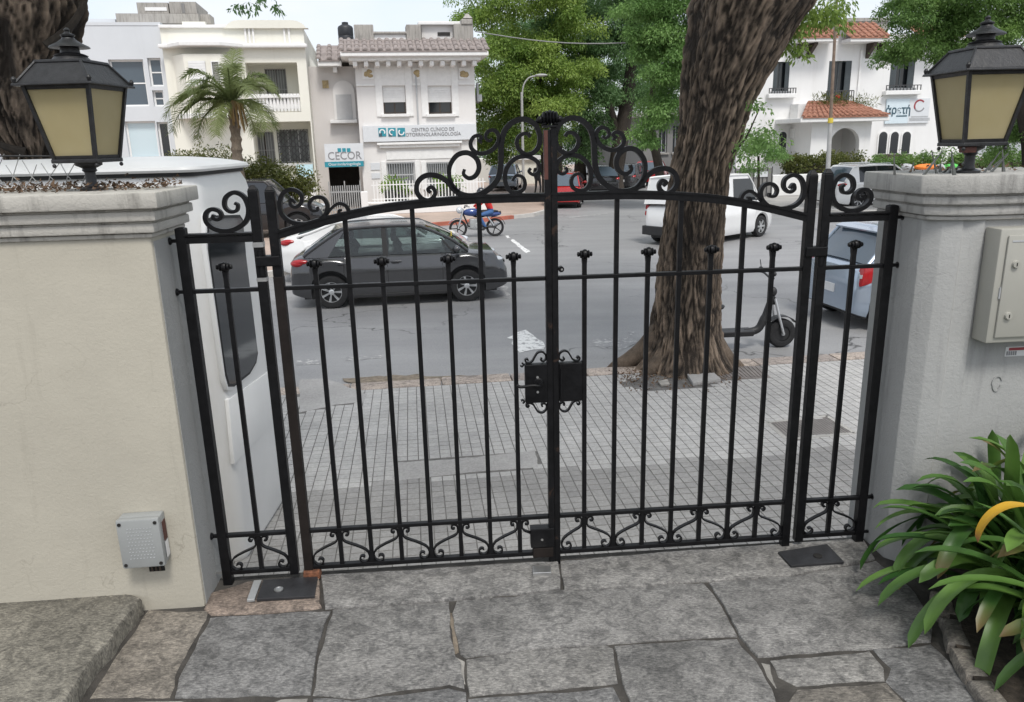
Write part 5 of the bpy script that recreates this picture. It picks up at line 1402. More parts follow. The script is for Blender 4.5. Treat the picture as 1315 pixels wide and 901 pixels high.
def car(label, loc, head, paintm, L=4.0, W=1.70, H=1.48, wb=2.50, r=.31, xA=.98, xB=.28, xC=-1.15, xD=-1.78, belt=.93, hood=.88, nose=.66, deck=None, fo=.80, ground=.19,
        cat='car', name='parked_car', cpillar=.34, spokes=7, detail=True, plate=True, sticker=False, spoiler=False, van=False, rack=None, rimmat='alloy', rimstyle='alloy', tail='wrap', group=None):
    R_ = root(name, label, cat, loc, RAD(head), group)
    xf, xr = L/2, -L/2; wf = xf-fo; wr = wf-wb; deck = belt if deck is None else deck
    tp = [(xr, deck*.70), (xr+.05, deck*.93), (xr+.16, deck*1.0), (xD, deck+.012), (xD+.15, belt+.01), (0, belt+.005), (xA-.15, belt-.005), (xA+.02, hood+.02), ((xA+xf)/2+.12, hood-.03), (xf-.24, nose+.10), (xf-.08, nose), (xf-.02, nose-.12), (xf, nose-.22)]
    txs = [p[0] for p in tp]; tzs = [p[1] for p in tp]
    ra = r+.055
    base = lambda x: ground+ .10*max(0, (abs(x)-(L/2-.45))/.45)**2
    def bot(x):
        for xw in (wf, wr):
            if abs(x-xw) <= ra: return r+math.sqrt(max(0, ra*ra-(x-xw)**2))*1.02
        return base(x)
    def hw(x):
        t = max(0, (abs(x)-(L/2-.75))/.75); k = .20 if x > 0 else .12
        h = W/2*(1-k*t**2.4)
        e = L/2-abs(x)
        if e < .10: h *= .90+.10*math.sqrt(max(0, 1-((.10-e)/.10)**2))
        return h
    xs = set(np.linspace(xr, xf, 46)); xs |= {xr+.02, xr+.05, xf-.02, xf-.05}
    for xw in (wf, wr):
        xs = {x for x in xs if not (abs(x-xw) < ra+.03)}
        xs |= {xw+ra*math.cos(a) for a in np.linspace(0, PI, 17)} | {xw+ra+.004, xw-ra-.004}
    xs = sorted(xs)
    rows = []
    for x in xs:
        t, b, h = float(np.interp(x, txs, tzs)), bot(x), hw(x)
        b = min(b, t-.09); d = t-b
        half = [(h*.93, b), (h*.985, b+.12*d), (h*.985, b+.30*d), (h*.99, b+.52*d), (h*1.0, b+.655*d), (h*.978, b+.71*d), (h*.962, b+.88*d), (h*.935, t-.035), (h*.86, t-.008), (h*.45, t+.010)]
        rows.append([(x, y, z) for y, z in half]+[(x, 0, t+.016)]+[(x, -y, z) for y, z in half[::-1]])
    n = len(rows[0]); m = MB(); vs = [p for q in rows for p in q]; fs = []
    for i in range(len(rows)-1):
        for k in range(n-1): fs.append((i*n+k, i*n+k+1, (i+1)*n+k+1, (i+1)*n+k))
    fs.append(tuple(range(n))); fs.append(tuple((len(rows)-1)*n+k for k in range(n))[::-1]); m.add(vs, fs)
    body = m.build('body', paintm, R_, smooth=True)
    m = MB(); m.bx(xr+.22, xf-.22, -W/2+.17, W/2-.17, ground-.02, belt-.25); m.build('underbody', 'black_plastic', R_)
    # cabin
    tum = .24 if not van else .12
    edge = lambda z: W/2*.925-(z-belt)*tum
    zr = H-.028
    out = [(xA, hood+.015), (xA*.62+xB*.38, belt+(zr-belt)*.46), (xB+.06, zr-.045), (xB-.10, zr-.004), ((xB+xC)/2+.1, zr+.012), (xC+.12, zr-.012), (xC-.04, zr-.06), (xC*.42+xD*.58, belt+(zr-belt)*.42), (xD, deck+.01)]
    if van: out = [(xA, hood+.015), (xA*.55+xB*.45, belt+(zr-belt)*.5), (xB+.05, zr-.05), (xB-.15, zr-.004), ((xB+xC)/2, zr+.01), (xC+.1, zr-.006), (xC-.02, zr-.07), (xC*.5+xD*.5, belt+(zr-belt)*.45), (xD, deck+.01)]
    prof = catmull(out, 4)
    def strip_rows(pts, mb, lift=0.0):
        vs, fs = [], []; K = 9
        for p in pts:
            e = edge(p[1])-.012
            for k in range(K):
                t = -1+2*k/(K-1); vs.append((p[0]+ (0.05*(1-t*t) if p[0] > xB else (-.03*(1-t*t) if p[0] < xC else 0)), t*e, p[1]+lift+.028*(1-t*t)))
        for i in range(len(pts)-1):
            for k in range(K-1): fs.append((i*K+k, i*K+k+1, (i+1)*K+k+1, (i+1)*K+k))
        mb.add(vs, fs); return mb
    iB, iC = 8, 24 if not van else 24
    strip_rows(prof[:iB+2], MB()).build('windscreen', 'car_glass' if detail else 'window_dark', R_, smooth=True)
    rg2 = strip_rows(prof[iC-1:], MB()).build('rear_window' if not van else 'tailgate', 'window_blue' if not van else paintm, R_, smooth=True)
    strip_rows(prof[iB:iC+1], MB(), .004).build('roof', paintm, R_, smooth=True)
    side_out = [(p[0], p[1]) for p in prof]
    for sg in (1, -1):
        def plate_(nm, poly, mat, off=.0, th=.006, par=R_):
            m = MB(); k = len(poly)
            vs = [(x, sg*(edge(z)+off), z) for x, z in poly]+[(x, sg*(edge(z)+off-th), z) for x, z in poly]
            m.add(vs, [tuple(range(k)), tuple(range(k, 2*k))[::-1]]+[(i, (i+1) % k, (i+1) % k+k, i+k) for i in range(k)]); return m.build(nm, mat, par)
        base_line = [(x, float(np.interp(x, txs, tzs))-.02) for x in np.linspace(xD+.02, xA-.02, 8)]
        glass = base_line+[p for p in side_out][1:-1]
        if not van:
            sw = plate_('side_window', glass, 'car_glass' if detail else 'window_dark', -.012, .004)
        else:
            sw = plate_('side_panel', glass, paintm, -.012, .004)
            fw = [(xB+.16, zr-.12), (xB-.72, zr-.10), (xB-.74, belt+.02), (xA-.22, belt+.02)]
            plate_('front_window', fw, 'window_dark', .0, .004, sw)
        # painted roof rail / pillars along the outline
        m = MB(); m.tube([(p[0], sg*(edge(p[1])-.010), p[1]) for p in prof], [.030]*len(prof), 7); m.build('roof_rail', paintm, R_, smooth=True)
        if not van:
            zc = belt+(zr-belt)
            plate_('rear_pillar', [(xD+.02, belt-.02), (xD+cpillar+.30, belt-.02), (xC+cpillar*.55, zr-.03), (xC-.03, zr-.05), (xC*.42+xD*.58-.02, belt+(zr-belt)*.42)], paintm, -.004, .008)
            bxp = (xA+xD)/2-.02
            plate_('door_pillar', [(bxp-.05, belt-.02), (bxp+.05, belt-.02), (bxp+.02, zr-.02), (bxp-.06, zr-.02)], 'black_plastic', -.002, .008)
            plate_('door_pillar', [(xA-.30, belt-.015), (xA-.26, belt-.015), (xA*.62+xB*.38-.16, belt+(zr-belt)*.52), (xA*.62+xB*.38-.20, belt+(zr-belt)*.52)], 'black_plastic', -.002, .008)
        # mirror, handles, seams, sill
        m = MB(); m.ball((xA-.22, sg*(W/2+.06), belt+.06), (.07, .10, .062), 12, 8); m.bx(xA-.24, xA-.18, sg*(W/2-.08), sg*(W/2+.02), belt+.01, belt+.05); m.build('mirror', paintm if not van else 'black_plastic', R_, smooth=True)
        if detail:
            def yb(z, x=0): return sg*(hw(x)*.992)
            for hx in ((xA+xD)/2-.24, (xA+xD)/2+.72-.06):
                if hx > xA-.5: hx = xA-.62
            for hx in ((xA+xD)/2+.16, (xA+xD)/2-.82):
                m = MB(); m.bx(hx-.10, hx+.10, sg*(hw(hx)*.97), sg*(hw(hx)*.97+.032), belt-.155, belt-.125); m.build('door_handle', paintm, R_, bevel=.008, smooth=True)
                m = MB(); m.bx(hx-.07, hx+.05, sg*(hw(hx)*.97), sg*(hw(hx)*.97+.020), belt-.172, belt-.150); m.build('handle_recess', 'black_plastic', R_)
            for sx in ((xA+xD)/2, xA-.20 if xA-.20 < wf-ra-.05 else wf-ra-.08, wr+ra*.72):
                m = MB(); lo = .34 if abs(sx-wr) > ra else r+ra*.72
                P_ = [(sx, lo), (sx, .55), (sx, belt-.05)]
                def ys(z):
                    t_, b_, h_ = float(np.interp(sx, txs, tzs)), bot(sx), hw(sx); d_ = t_-b_
                    return h_*float(np.interp((z-b_)/d_, [0, .12, .30, .52, .655, .71, .88, 1], [.93, .985, .985, .99, 1.0, .978, .962, .935]))
                m.tube([(sx, sg*(ys(z)-.001), z) for z in np.linspace(lo, belt-.04, 8)], .0045, 5); m.build('door_seam', 'hole_dark', R_)
            m = MB(); m.bx(wr+ra+.03, wf-ra-.03, sg*(W/2*.90), sg*(W/2*.975), ground-.01, ground+.055); m.build('sill_trim', 'black_plastic', R_, bevel=.01)
        # lamps
        hl = MB(); yy = W/2*.80
        hl.ball((xf-.31, sg*yy*.90, nose+.022), (.235, .135, .072), 16, 10); hl.build('headlight', 'lamp_clear', R_, smooth=True)
        if tail == 'wrap':
            m = MB(); m.ball((xr+.17, sg*(W/2*.80), deck-.12), (.15, .13, .075), 14, 8); m.ball((xr+.24, sg*(W/2*.86), deck-.09), (.19, .08, .055), 12, 8); m.build('taillight', 'lamp_red', R_, smooth=True)
        else:
            m = MB(); y0_, y1_ = W/2*.76, W/2*.945; m.hexa([(xr+.03,sg*y0_,deck-.34),(xr+.06,sg*y1_,deck-.30),(xr+.24,sg*y1_,deck-.26),(xr+.24,sg*y0_,deck-.30)], [(xr+.075,sg*(y0_+.05),deck-.02),(xr+.10,sg*y1_,deck-.0),(xr+.34,sg*y1_,deck-.02),(xr+.34,sg*y0_,deck-.04)]); tl_ = m.build('taillight', 'lamp_red', R_, bevel=.018, smooth=True)
            m = MB(); m.hexa([(xr+.038,sg*(y0_+.02),deck-.20),(xr+.066,sg*(y1_-.02),deck-.18),(xr+.1,sg*(y1_-.02),deck-.18),(xr+.1,sg*(y0_+.02),deck-.20)], [(xr+.046,sg*(y0_+.03),deck-.145),(xr+.074,sg*(y1_-.02),deck-.125),(xr+.1,sg*(y1_-.02),deck-.125),(xr+.1,sg*(y0_+.03),deck-.145)]); m.build('reverse_lamp', 'lamp_clear', tl_)
        for xw in (wf, wr): wheel(R_, xw, sg*(W/2-.115), r, sg, spokes=spokes, rimmat=rimmat, style=rimstyle)
    # bumpers, grille, plate
    m = MB(); m.bx(xf-.16, xf-.012, -W*.30, W*.30, .30, .42); m.build('lower_grille', 'black_plastic', R_, bevel=.02)
    m = MB(); m.bx(xf-.14, xf-.010, -W*.20, W*.20, nose-.10, nose-.04); m.build('grille', 'black_plastic', R_, bevel=.012)
    m = MB(); m.bx(xr+.004 if not van else xr-.05, xr+.15, -W*(.34 if not van else .47), W*(.34 if not van else .47), .27, .38 if not van else .52); m.build('rear_bumper', 'black_plastic', R_, bevel=.02)
    if plate:
        m = MB(); m.bx(xr-.012, xr+.03, -.20, .20, .52, .65); m.build('number_plate', 'plate_white', R_)
    if detail:
        for sx_ in (.20, -.62):
            for sy in (-.38, .38):
                x_ = (xB+xC)/2+sx_+.18
                m = MB(); m.hexa([(x_-.10,sy-.22,belt-.1),(x_+.05,sy-.22,belt-.1),(x_+.05,sy+.22,belt-.1),(x_-.10,sy+.22,belt-.1)], [(x_-.20,sy-.18,belt+.16),(x_-.10,sy-.18,belt+.16),(x_-.10,sy+.18,belt+.16),(x_-.20,sy+.18,belt+.16)])
                m.bx(x_-.22, x_-.12, sy-.12, sy+.12, belt+.19, belt+.34); m.build('seat', 'seat_fabric', R_, bevel=.03)
        m = MB(); m.bx(xA-.42, xA-.12, -W/2+.22, W/2-.22, belt-.05, belt+.05); m.build('dashboard', 'black_plastic', R_, bevel=.03)
    if sticker:
        p = prof[4]; m = MB(); m.bx(p[0]+.03, p[0]+.05, -.46, -.36, p[1]+.02, p[1]+.10); m.build('windscreen_sticker', 'sticker_yellow', R_)
    if spoiler:
        m = MB(); m.hexa([(xC-.16,-W*.36,zr-.07),(xC+.04,-W*.36,zr-.02),(xC+.04,W*.36,zr-.02),(xC-.16,W*.36,zr-.07)], [(xC-.17,-W*.36,zr-.045),(xC+.04,-W*.36,zr+.012),(xC+.04,W*.36,zr+.012),(xC-.17,W*.36,zr-.045)]); m.build('spoiler', paintm, R_)
    if rack:
        for sg in (1, -1):
            m = MB(); m.tube([(xB-.15, sg*W*.36, H-.02), (xB-.2, sg*W*.36, H+.05), (xC+.25, sg*W*.36, H+.05), (xC+.2, sg*W*.36, H-.02)], .018, 6); m.build('roof_bar', 'alloy', R_, smooth=True)
    return R_

# grey hatchback on the near lane: wheels stand at these two points
a, b = atz(428, 395, Z_ROAD), atz(600, 386, Z_ROAD)
hd = math.degrees(math.atan2(b[1]-a[1], b[0]-a[0])); wbg = math.hypot(b[0]-a[0], b[1]-a[1])
Wg, Lg, fog = 1.70, 4.02, .80
mid = (a+b)/2; hx, hy = math.cos(RAD(hd)), math.sin(RAD(hd))
cen_off = -(Lg/2-fog-wbg/2)
gc = (mid[0]+hx*cen_off-hy*(Wg/2-.12), mid[1]+hy*cen_off+hx*(Wg/2-.12), Z_ROAD)
car('dark grey hatchback with alloy wheels crossing the road behind the gate', gc, hd, 'paint_grey', L=Lg, W=Wg, H=1.475, wb=wbg, r=.305, xA=1.26, xB=.42, xC=-1.05, xD=-1.74, belt=.965, hood=.945, nose=.74, cpillar=.14, fo=fog, name='hatchback_car', spokes=7, sticker=True, spoiler=True)
# white saloon beyond it
wc = atz(378, 352, Z_ROAD); hd2 = 5.0
car('white car half hidden behind the dark grey hatchback', (wc[0]+2.12, wc[1]-.30, Z_ROAD), hd2, 'paint_white', L=4.25, W=1.72, H=1.31, wb=2.55, r=.30, xA=1.05, xB=.35, xC=-1.0, xD=-1.72, belt=.95, hood=.92, nose=.68, deck=1.0, name='saloon_car')
# black pickup/SUV by the palm
bc = aty(408, 290, 24.0)
car('black off-roader parked on the far pavement below the palm', (bc[0]-2.22, 25.2, Z_PAV), 186.0-180, 'paint_black', L=4.4, W=1.80, H=1.78, wb=2.6, r=.36, xA=1.0, xB=.45, xC=-1.55, xD=-2.0, belt=1.12, hood=1.08, nose=.85, deck=1.12, ground=.28, name='off_roader', tail='post', detail=False)
# red car seen end-on in the side street
rc = atz(722, 268, Z_ROAD)
car('small red car seen from behind in the far side street', (rc[0]+.25, rc[1]+1.9, Z_ROAD), 82, 'paint_red', L=3.8, W=1.66, H=1.50, wb=2.4, r=.29, xA=.95, xB=.3, xC=-1.2, xD=-1.72, belt=.93, hood=.9, nose=.66, name='compact_car', detail=False)
# white delivery van turning behind the tree trunk
lw = atz(843, 311, Z_ROAD); fw = atz(976, 302.5, Z_ROAD); vh = 40.0; hx, hy = math.cos(RAD(vh)), math.sin(RAD(vh))
Lv, Wv, wbv, fov = 4.15, 1.75, 2.70, .80
ctr = (lw+fw)/2
off = -(Lv/2-fov-wbv/2)
car('white delivery van turning away behind the leaning tree trunk', (ctr[0]+hx*off, ctr[1]+hy*off, Z_ROAD), vh, 'paint_white', L=Lv, W=Wv, H=1.86, wb=wbv, r=.31, xA=1.20, xB=.62, xC=-1.92, xD=-2.05, belt=1.08, hood=1.0, nose=.75, deck=1.10, fo=fov, van=True, tail='post', name='delivery_van', cat='van', detail=False, rimmat='galvanised', rimstyle='steel', spokes=6)
# silver-blue hatchback parked at the near kerb on the right
hb = 9.0; bx0 = np.array([5.02, 12.0]); hx, hy = math.cos(RAD(hb)), math.sin(RAD(hb))
car('silver blue hatchback parked at the kerb behind the right fence panel', (bx0[0]+hx*1.9, bx0[1]+hy*1.9, Z_ROAD), hb, 'paint_blue', L=3.80, W=1.68, H=1.54, wb=2.42, r=.30, xA=.95, xB=.35, xC=-1.30, xD=-1.74, belt=.98, hood=.93, nose=.70, deck=1.0, name='hatchback_car', spoiler=True, tail='post')
# white car on the far right beyond the pillar
wr_ = atz(1118, 268, Z_ROAD)
car('white car passing above the right pillar cap, beyond the blue hatchback', (wr_[0]+.6, wr_[1]+1.2, Z_ROAD), 12, 'paint_white', L=4.3, W=1.78, H=1.66, wb=2.6, r=.34, xA=1.0, xB=.35, xC=-1.45, xD=-1.9, belt=1.05, hood=1.0, nose=.78, deck=1.05, name='passing_car', detail=False, rack=True)
# far parked cars in the side street
for k, (px, Y, pm_, lb_) in enumerate(((775, 44, 'paint_black', 'dark car parked under the far trees right of the red car'), (806, 46, 'paint_grey', 'grey car parked far down the side street, left of the van'), (650, 47, 'paint_blue', 'pale car far off left of the gate middle, under the lamp post'), (836, 50, 'paint_red', 'far red car just left of the white van roof'))):
    p = aty(px, 250, Y)
    car(lb_, (p[0], Y, Z_ROAD if p[0] > 4.2 else Z_PAV), 84 if k % 2 == 0 else 70, pm_, name='far_car', detail=False, spokes=5)

# ------------------------------------------------------------------ motorcycle and rider
mp = atz(613, 304, Z_ROAD)
mo = root('motorcycle', 'dark blue motorcycle with thin five spoke wheels on the far side of the road', 'motorcycle', (mp[0], mp[1], Z_ROAD), RAD(188))
def bwheel(x, r, nm='wheel', par=mo, w=.09):
    t = root(nm, None, None, (x, 0, r), 0); t.parent = par
    for k in list(t.keys()): del t[k]
    m = MB(); h = w/2; m.lathe([(r*.80,-h*.7),(r*.93,-h),(r,-h*.4),(r,h*.4),(r*.93,h),(r*.80,h*.7)], 30, (0,0,0), 'y', cap=False); m.build('tyre', 'tyre', t, smooth=True)
    m = MB(); m.lathe([(r*.80,-h*.5),(r*.80,h*.5),(r*.74,h*.5),(r*.74,-h*.5),(r*.80,-h*.5)], 30, (0,0,0), 'y', cap=False); m.lathe([(r*.16,-h),(r*.16,h)], 12, (0,0,0), 'y')
    for k in range(5):
        a = 2*PI*k/5; c, s_ = math.cos(a), math.sin(a); n = np.array([-s_, c])*r*.05
        m.hexa([(c*r*.1-n[0],-.012,s_*r*.1-n[1]),(c*r*.1+n[0],-.012,s_*r*.1+n[1]),(c*r*.76+n[0],-.012,s_*r*.76+n[1]),(c*r*.76-n[0],-.012,s_*r*.76-n[1])], [(c*r*.1-n[0],.012,s_*r*.1-n[1]),(c*r*.1+n[0],.012,s_*r*.1+n[1]),(c*r*.76+n[0],.012,s_*r*.76+n[1]),(c*r*.76-n[0],.012,s_*r*.76-n[1])])
    m.build('rim', 'black_plastic', t); return t
bwheel(.63, .30); bwheel(-.60, .30)
m = MB(); m.tube(catmull([(.52,0,.86),(.30,0,.80),(-.05,0,.66),(-.50,0,.74),(-.82,0,.80)], 4), .035, 8); m.tube([(.46,0,.80),(.28,0,.36),(-.12,0,.30),(-.18,0,.62)], .028, 8); m.build('frame', 'black_plastic', mo, smooth=True)
for sg in (-1, 1):
    m = MB(); m.tube([(.63,sg*.075,.30),(.50,sg*.075,.72),(.44,sg*.07,.94)], .024, 8); m.build('fork', 'alloy', mo, smooth=True)
    m = MB(); m.tube([(-.15,sg*.06,.36),(-.60,sg*.08,.30)], .026, 8); m.build('swingarm', 'black_plastic', mo, smooth=True)
    m = MB(); m.tube([(-.36,sg*.10,.66),(-.56,sg*.10,.36)], .026, 8); m.build('shock', 'alloy', mo, smooth=True)
    m = MB(); m.tube([(.40,sg*.05,.97),(.36,sg*.22,1.03),(.26,sg*.36,1.02)], .014, 8); m.build('handlebar', 'black_plastic', mo, smooth=True)
m = MB(); m.ball((.16,0,.82), (.30,.15,.13), 16, 10); m.build('tank', 'paint_bike', mo, smooth=True)
m = MB(); m.ball((-.45,0,.74), (.38,.13,.09), 14, 8); m.build('tail_panel', 'paint_bike', mo, smooth=True)
m = MB(); m.ball((-.32,0,.83), (.42,.14,.06), 14, 8); m.build('seat', 'black_plastic', mo, smooth=True)
m = MB(); m.bx(-.10,.24,-.12,.12,.30,.60); m.lathe([(.10,-.15),(.10,.15)], 16, (.0,0,.38), 'y'); m.build('engine', 'galvanised', mo, bevel=.02)
m = MB(); m.tube(catmull([(.26,-.06,.50),(.30,-.12,.30),(.0,-.15,.24),(-.35,-.16,.30),(-.80,-.17,.40)], 4), [.02]*9+[.042]*8, 10); m.build('exhaust', 'alloy', mo, smooth=True)
m = MB(); m.ball((.56,0,.90), (.11,.11,.11), 12, 8); m.build('headlight', 'lamp_clear', mo, smooth=True)
m = MB(); m.strip([(.63+.34*math.cos(t), .30+.34*math.sin(t)) for t in np.linspace(.5, 2.2, 10)], .012, .11); m.build('mudguard', 'paint_bike', mo, smooth=True)
m = MB(); m.strip([(-.60+.35*math.cos(t), .30+.35*math.sin(t)) for t in np.linspace(1.2, 2.9, 10)], .012, .12); m.build('mudguard', 'black_plastic', mo, smooth=True)
mo.scale = (.95, .95, .95)
rd = root('person', 'motorcycle rider in red jacket, blue jeans and dark helmet', 'person', (mp[0], mp[1], Z_ROAD), RAD(188))
J = {'pel': (-.32,0,.90), 'ab': (-.26,0,1.06), 'ch': (-.14,0,1.24), 'nk': (-.05,0,1.38), 'hd': (-.01,0,1.48),
     'hl': (-.30,.10,.87), 'kl': (.12,.20,.78), 'al': (-.10,.19,.36), 'tl': (.05,.20,.30), 'hr': (-.30,-.10,.87), 'kr': (.12,-.20,.78), 'ar': (-.10,-.19,.36), 'tr': (.05,-.20,.30),
     'sl': (-.10,.18,1.32), 'el': (.08,.29,1.13), 'wl': (.25,.33,1.02), 'sr': (-.10,-.18,1.32), 'er': (.08,-.29,1.13), 'wr': (.25,-.33,1.02)}
Ed = [('pel','ab'),('ab','ch'),('ch','nk'),('nk','hd'),('pel','hl'),('hl','kl'),('kl','al'),('al','tl'),('pel','hr'),('hr','kr'),('kr','ar'),('ar','tr'),('ch','sl'),('sl','el'),('el','wl'),('ch','sr'),('sr','er'),('er','wr')]
Rr = dict(pel=.15, ab=.15, ch=.17, nk=.06, hd=.08, hl=.10, kl=.068, al=.05, tl=.042, hr=.10, kr=.068, ar=.05, tr=.042, sl=.075, el=.055, wl=.042, sr=.075, er=.055, wr=.042)
ks = list(J); me = bpy.data.meshes.new('body'); me.from_pydata([J[k] for k in ks], [(ks.index(a), ks.index(b)) for a, b in Ed], [])
ob = bpy.data.objects.new('body', me); COL.objects.link(ob); ob.parent = rd; ob.modifiers.new('skin', 'SKIN')
for i_, k in enumerate(ks):
    sv = me.skin_vertices[0].data[i_]; sv.radius = (Rr[k], Rr[k]*.85); sv.use_root = (k == 'pel')
sb = ob.modifiers.new('sub', 'SUBSURF'); sb.levels = 2; sb.render_levels = 2
me.materials.append(MAT['rider_cloth'])
m = MB(); m.ball((.01,0,1.53), (.14,.125,.135), 14, 10); m.build('helmet', 'paint_black', rd, smooth=True)
m = MB(); m.ball((.075,0,1.52), (.085,.10,.055), 12, 8); m.build('visor', 'window_dark', rd, smooth=True)
rd.scale = (.95, .95, .95)
rd.location = (mp[0]+.17, mp[1]+.02, Z_ROAD-.05)

# ------------------------------------------------------------------ electric scooter by the tree
sp = atz(1003, 446, Z_ROAD)
es = root('electric_scooter', 'black electric scooter with fat front tyre standing right of the tree', 'scooter', (sp[0]-.62, sp[1], Z_ROAD), RAD(5))
def fat(x, r=.205, w=.17):
    t = root('wheel', None, None, (x, 0, r), 0); t.parent = es
    for k in list(t.keys()): del t[k]
    m = MB(); h = w/2; m.lathe([(r*.52,-h*.85),(r*.70,-h),(r*.9,-h*.85),(r,-h*.35),(r,h*.35),(r*.9,h*.85),(r*.70,h),(r*.52,h*.85)], 32, (0,0,0), 'y', cap=False); m.build('tyre', 'tyre', t, smooth=True)
    m = MB(); m.lathe([(r*.52,-h*.7),(r*.30,-h*.55),(r*.14,-h*.75),(r*.14,h*.75),(r*.30,h*.55),(r*.52,h*.7)], 24, (0,0,0), 'y'); m.build('hub', 'black_plastic', t, smooth=True)
    for sg in (-1, 1):
        m = MB(); m.lathe([(r*.12,sg*h*.75),(r*.12,sg*(h*.75+.03))], 10, (0,0,0), 'y'); m.build('axle_nut', 'alloy', t)
fat(.62); fat(-.62)
m = MB(); m.hexa([(-.42,-.12,.20),(.18,-.12,.20),(.18,.12,.20),(-.42,.12,.20)], [(-.44,-.13,.275),(.20,-.13,.275),(.20,.13,.275),(-.44,.13,.275)]); m.build('deck', 'black_plastic', es, bevel=.012)
m = MB(); m.tube(catmull([(.10,0,.23),(.28,0,.27),(.36,0,.42),(.42,0,.60),(.47,0,.74)], 4), [.055]*9+[.045]*8, 10); m.build('neck', 'black_plastic', es, smooth=True)
for sg in (-1, 1):
    m = MB(); m.tube([(.62,sg*.105,.205),(.545,sg*.10,.44),(.49,sg*.045,.70)], .018, 8); m.build('fork', 'alloy', es, smooth=True)
m = MB(); m.tube([(.50,0,.62),(.415,0,1.00)], .024, 8); m.build('stem', 'black_plastic', es, smooth=True)
m = MB(); m.tube(catmull([(.33,-.30,1.04),(.38,-.16,1.05),(.41,0,1.0),(.38,.16,1.05),(.33,.30,1.04)], 4), .014, 8); m.build('handlebar', 'black_plastic', es, smooth=True)
m = MB(); m.ball((.47,0,.80), (.055,.055,.07), 12, 8); m.build('headlight', 'black_plastic', es, smooth=True)
for sg in (-1, 1):
    m = MB(); m.ball((.37,sg*.22,1.09), (.03,.05,.035), 10, 6); m.tube([(.37,sg*.19,1.05),(.36,sg*.24,1.22)], .006, 6); m.build('mirror_stalk', 'black_plastic', es, smooth=True)
m = MB(); m.strip([(.62+.245*math.cos(t), .205+.245*math.sin(t)) for t in np.linspace(.6, 2.3, 10)], .008, .15); m.build('mudguard', 'black_plastic', es, smooth=True)
m = MB(); m.tube([(-.05,-.1,.20),(-.09,-.18,.02)], .010, 6); m.build('kickstand', 'alloy', es)
m = MB(); m.ball((-.45,0,.62), (.24,.13,.06), 12, 8); m.tube([(-.42,0,.26),(-.45,0,.58)], .03, 8); m.build('saddle', 'black_plastic', es, smooth=True)

# ================================================================== BUILDINGS
B = Frame((-4.0, 34.5, Z_PAV), 10.0)
def bpart(m, nm, mat, par, S, **k): return m.build(nm, mat, par, sub=S, **k)
def pbox(fr, x0, y0, x1, y1, w0, w1, wref=None):
    u0, u1, z0, z1 = fr.rect(x0, y0, x1, y1, w0 if wref is None else wref)
    return MB().bx(u0, u1, w0, w1, z0, z1)
def window(fr, R_, S, rect, w, glass='window_dark', depth=.18, frame='white_paint', shutter=None, shut_h=0.0, sill=True, grid=(2, 1), bars=None, barmat='grille', fw=.06, sillmat='white_trim'):
    u0, u1, z0, z1 = rect
    f = MB(); d0, d1 = w+depth-.05, w+depth
    f.bx(u0, u0+fw, d0, d1, z0, z1); f.bx(u1-fw, u1, d0, d1, z0, z1); f.bx(u0+fw, u1-fw, d0, d1, z0, z0+fw); f.bx(u0+fw, u1-fw, d0, d1, z1-fw, z1)
    wo = f.build('window', frame, R_, sub=S)
    m = MB(); m.bx(u0+fw, u1-fw, d1-.02, d1-.005, z0+fw, z1-fw); m.build('pane', glass, wo, sub=S)
    nx, nz = grid
    for k in range(1, nx):
        x = u0+(u1-u0)*k/nx; m = MB(); m.bx(x-.025, x+.025, d0+.005, d1-.021, z0+fw, z1-fw); m.build('mullion', frame, wo, sub=S)
    for k in range(1, nz):
        z = z0+(z1-z0)*k/nz; m = MB(); m.bx(u0+fw, u1-fw, d0+.008, d1-.0215, z-.025, z+.025); m.build('mullion', frame, wo, sub=S)
    if shutter:
        zs = z1-(z1-z0)*shut_h; m = MB(); k = max(3, int((z1-zs)/.09)); h = (z1-zs)/k
        for q in range(k): m.bx(u0+.01, u1-.01, d0-.05, d0-.03, zs+q*h+.008, zs+(q+1)*h)
        m.bx(u0+.01, u1-.01, d0-.032, d0-.025, zs, z1)
        m.build('roller_shutter', shutter, wo, sub=S)
    if sill:
        m = MB(); m.bx(u0-.12, u1+.12, w-.14, w+.02, z0-.12, z0-.002); m.build('sill', sillmat, wo, sub=S, bevel=.01)
    if bars:
        m = MB(); n = bars
        for k in range(n+1):
            x = u0+.02+(u1-u0-.04)*k/n; m.bx(x-.012, x+.012, w-.035, w-.015, z0, z1)
        for z in (z0+.03, (z0+z1)/2, z1-.03): m.bx(u0, u1, w-.03, w-.02, z-.014, z+.014)
        m.build('security_bars', barmat, wo, sub=S)
    return wo
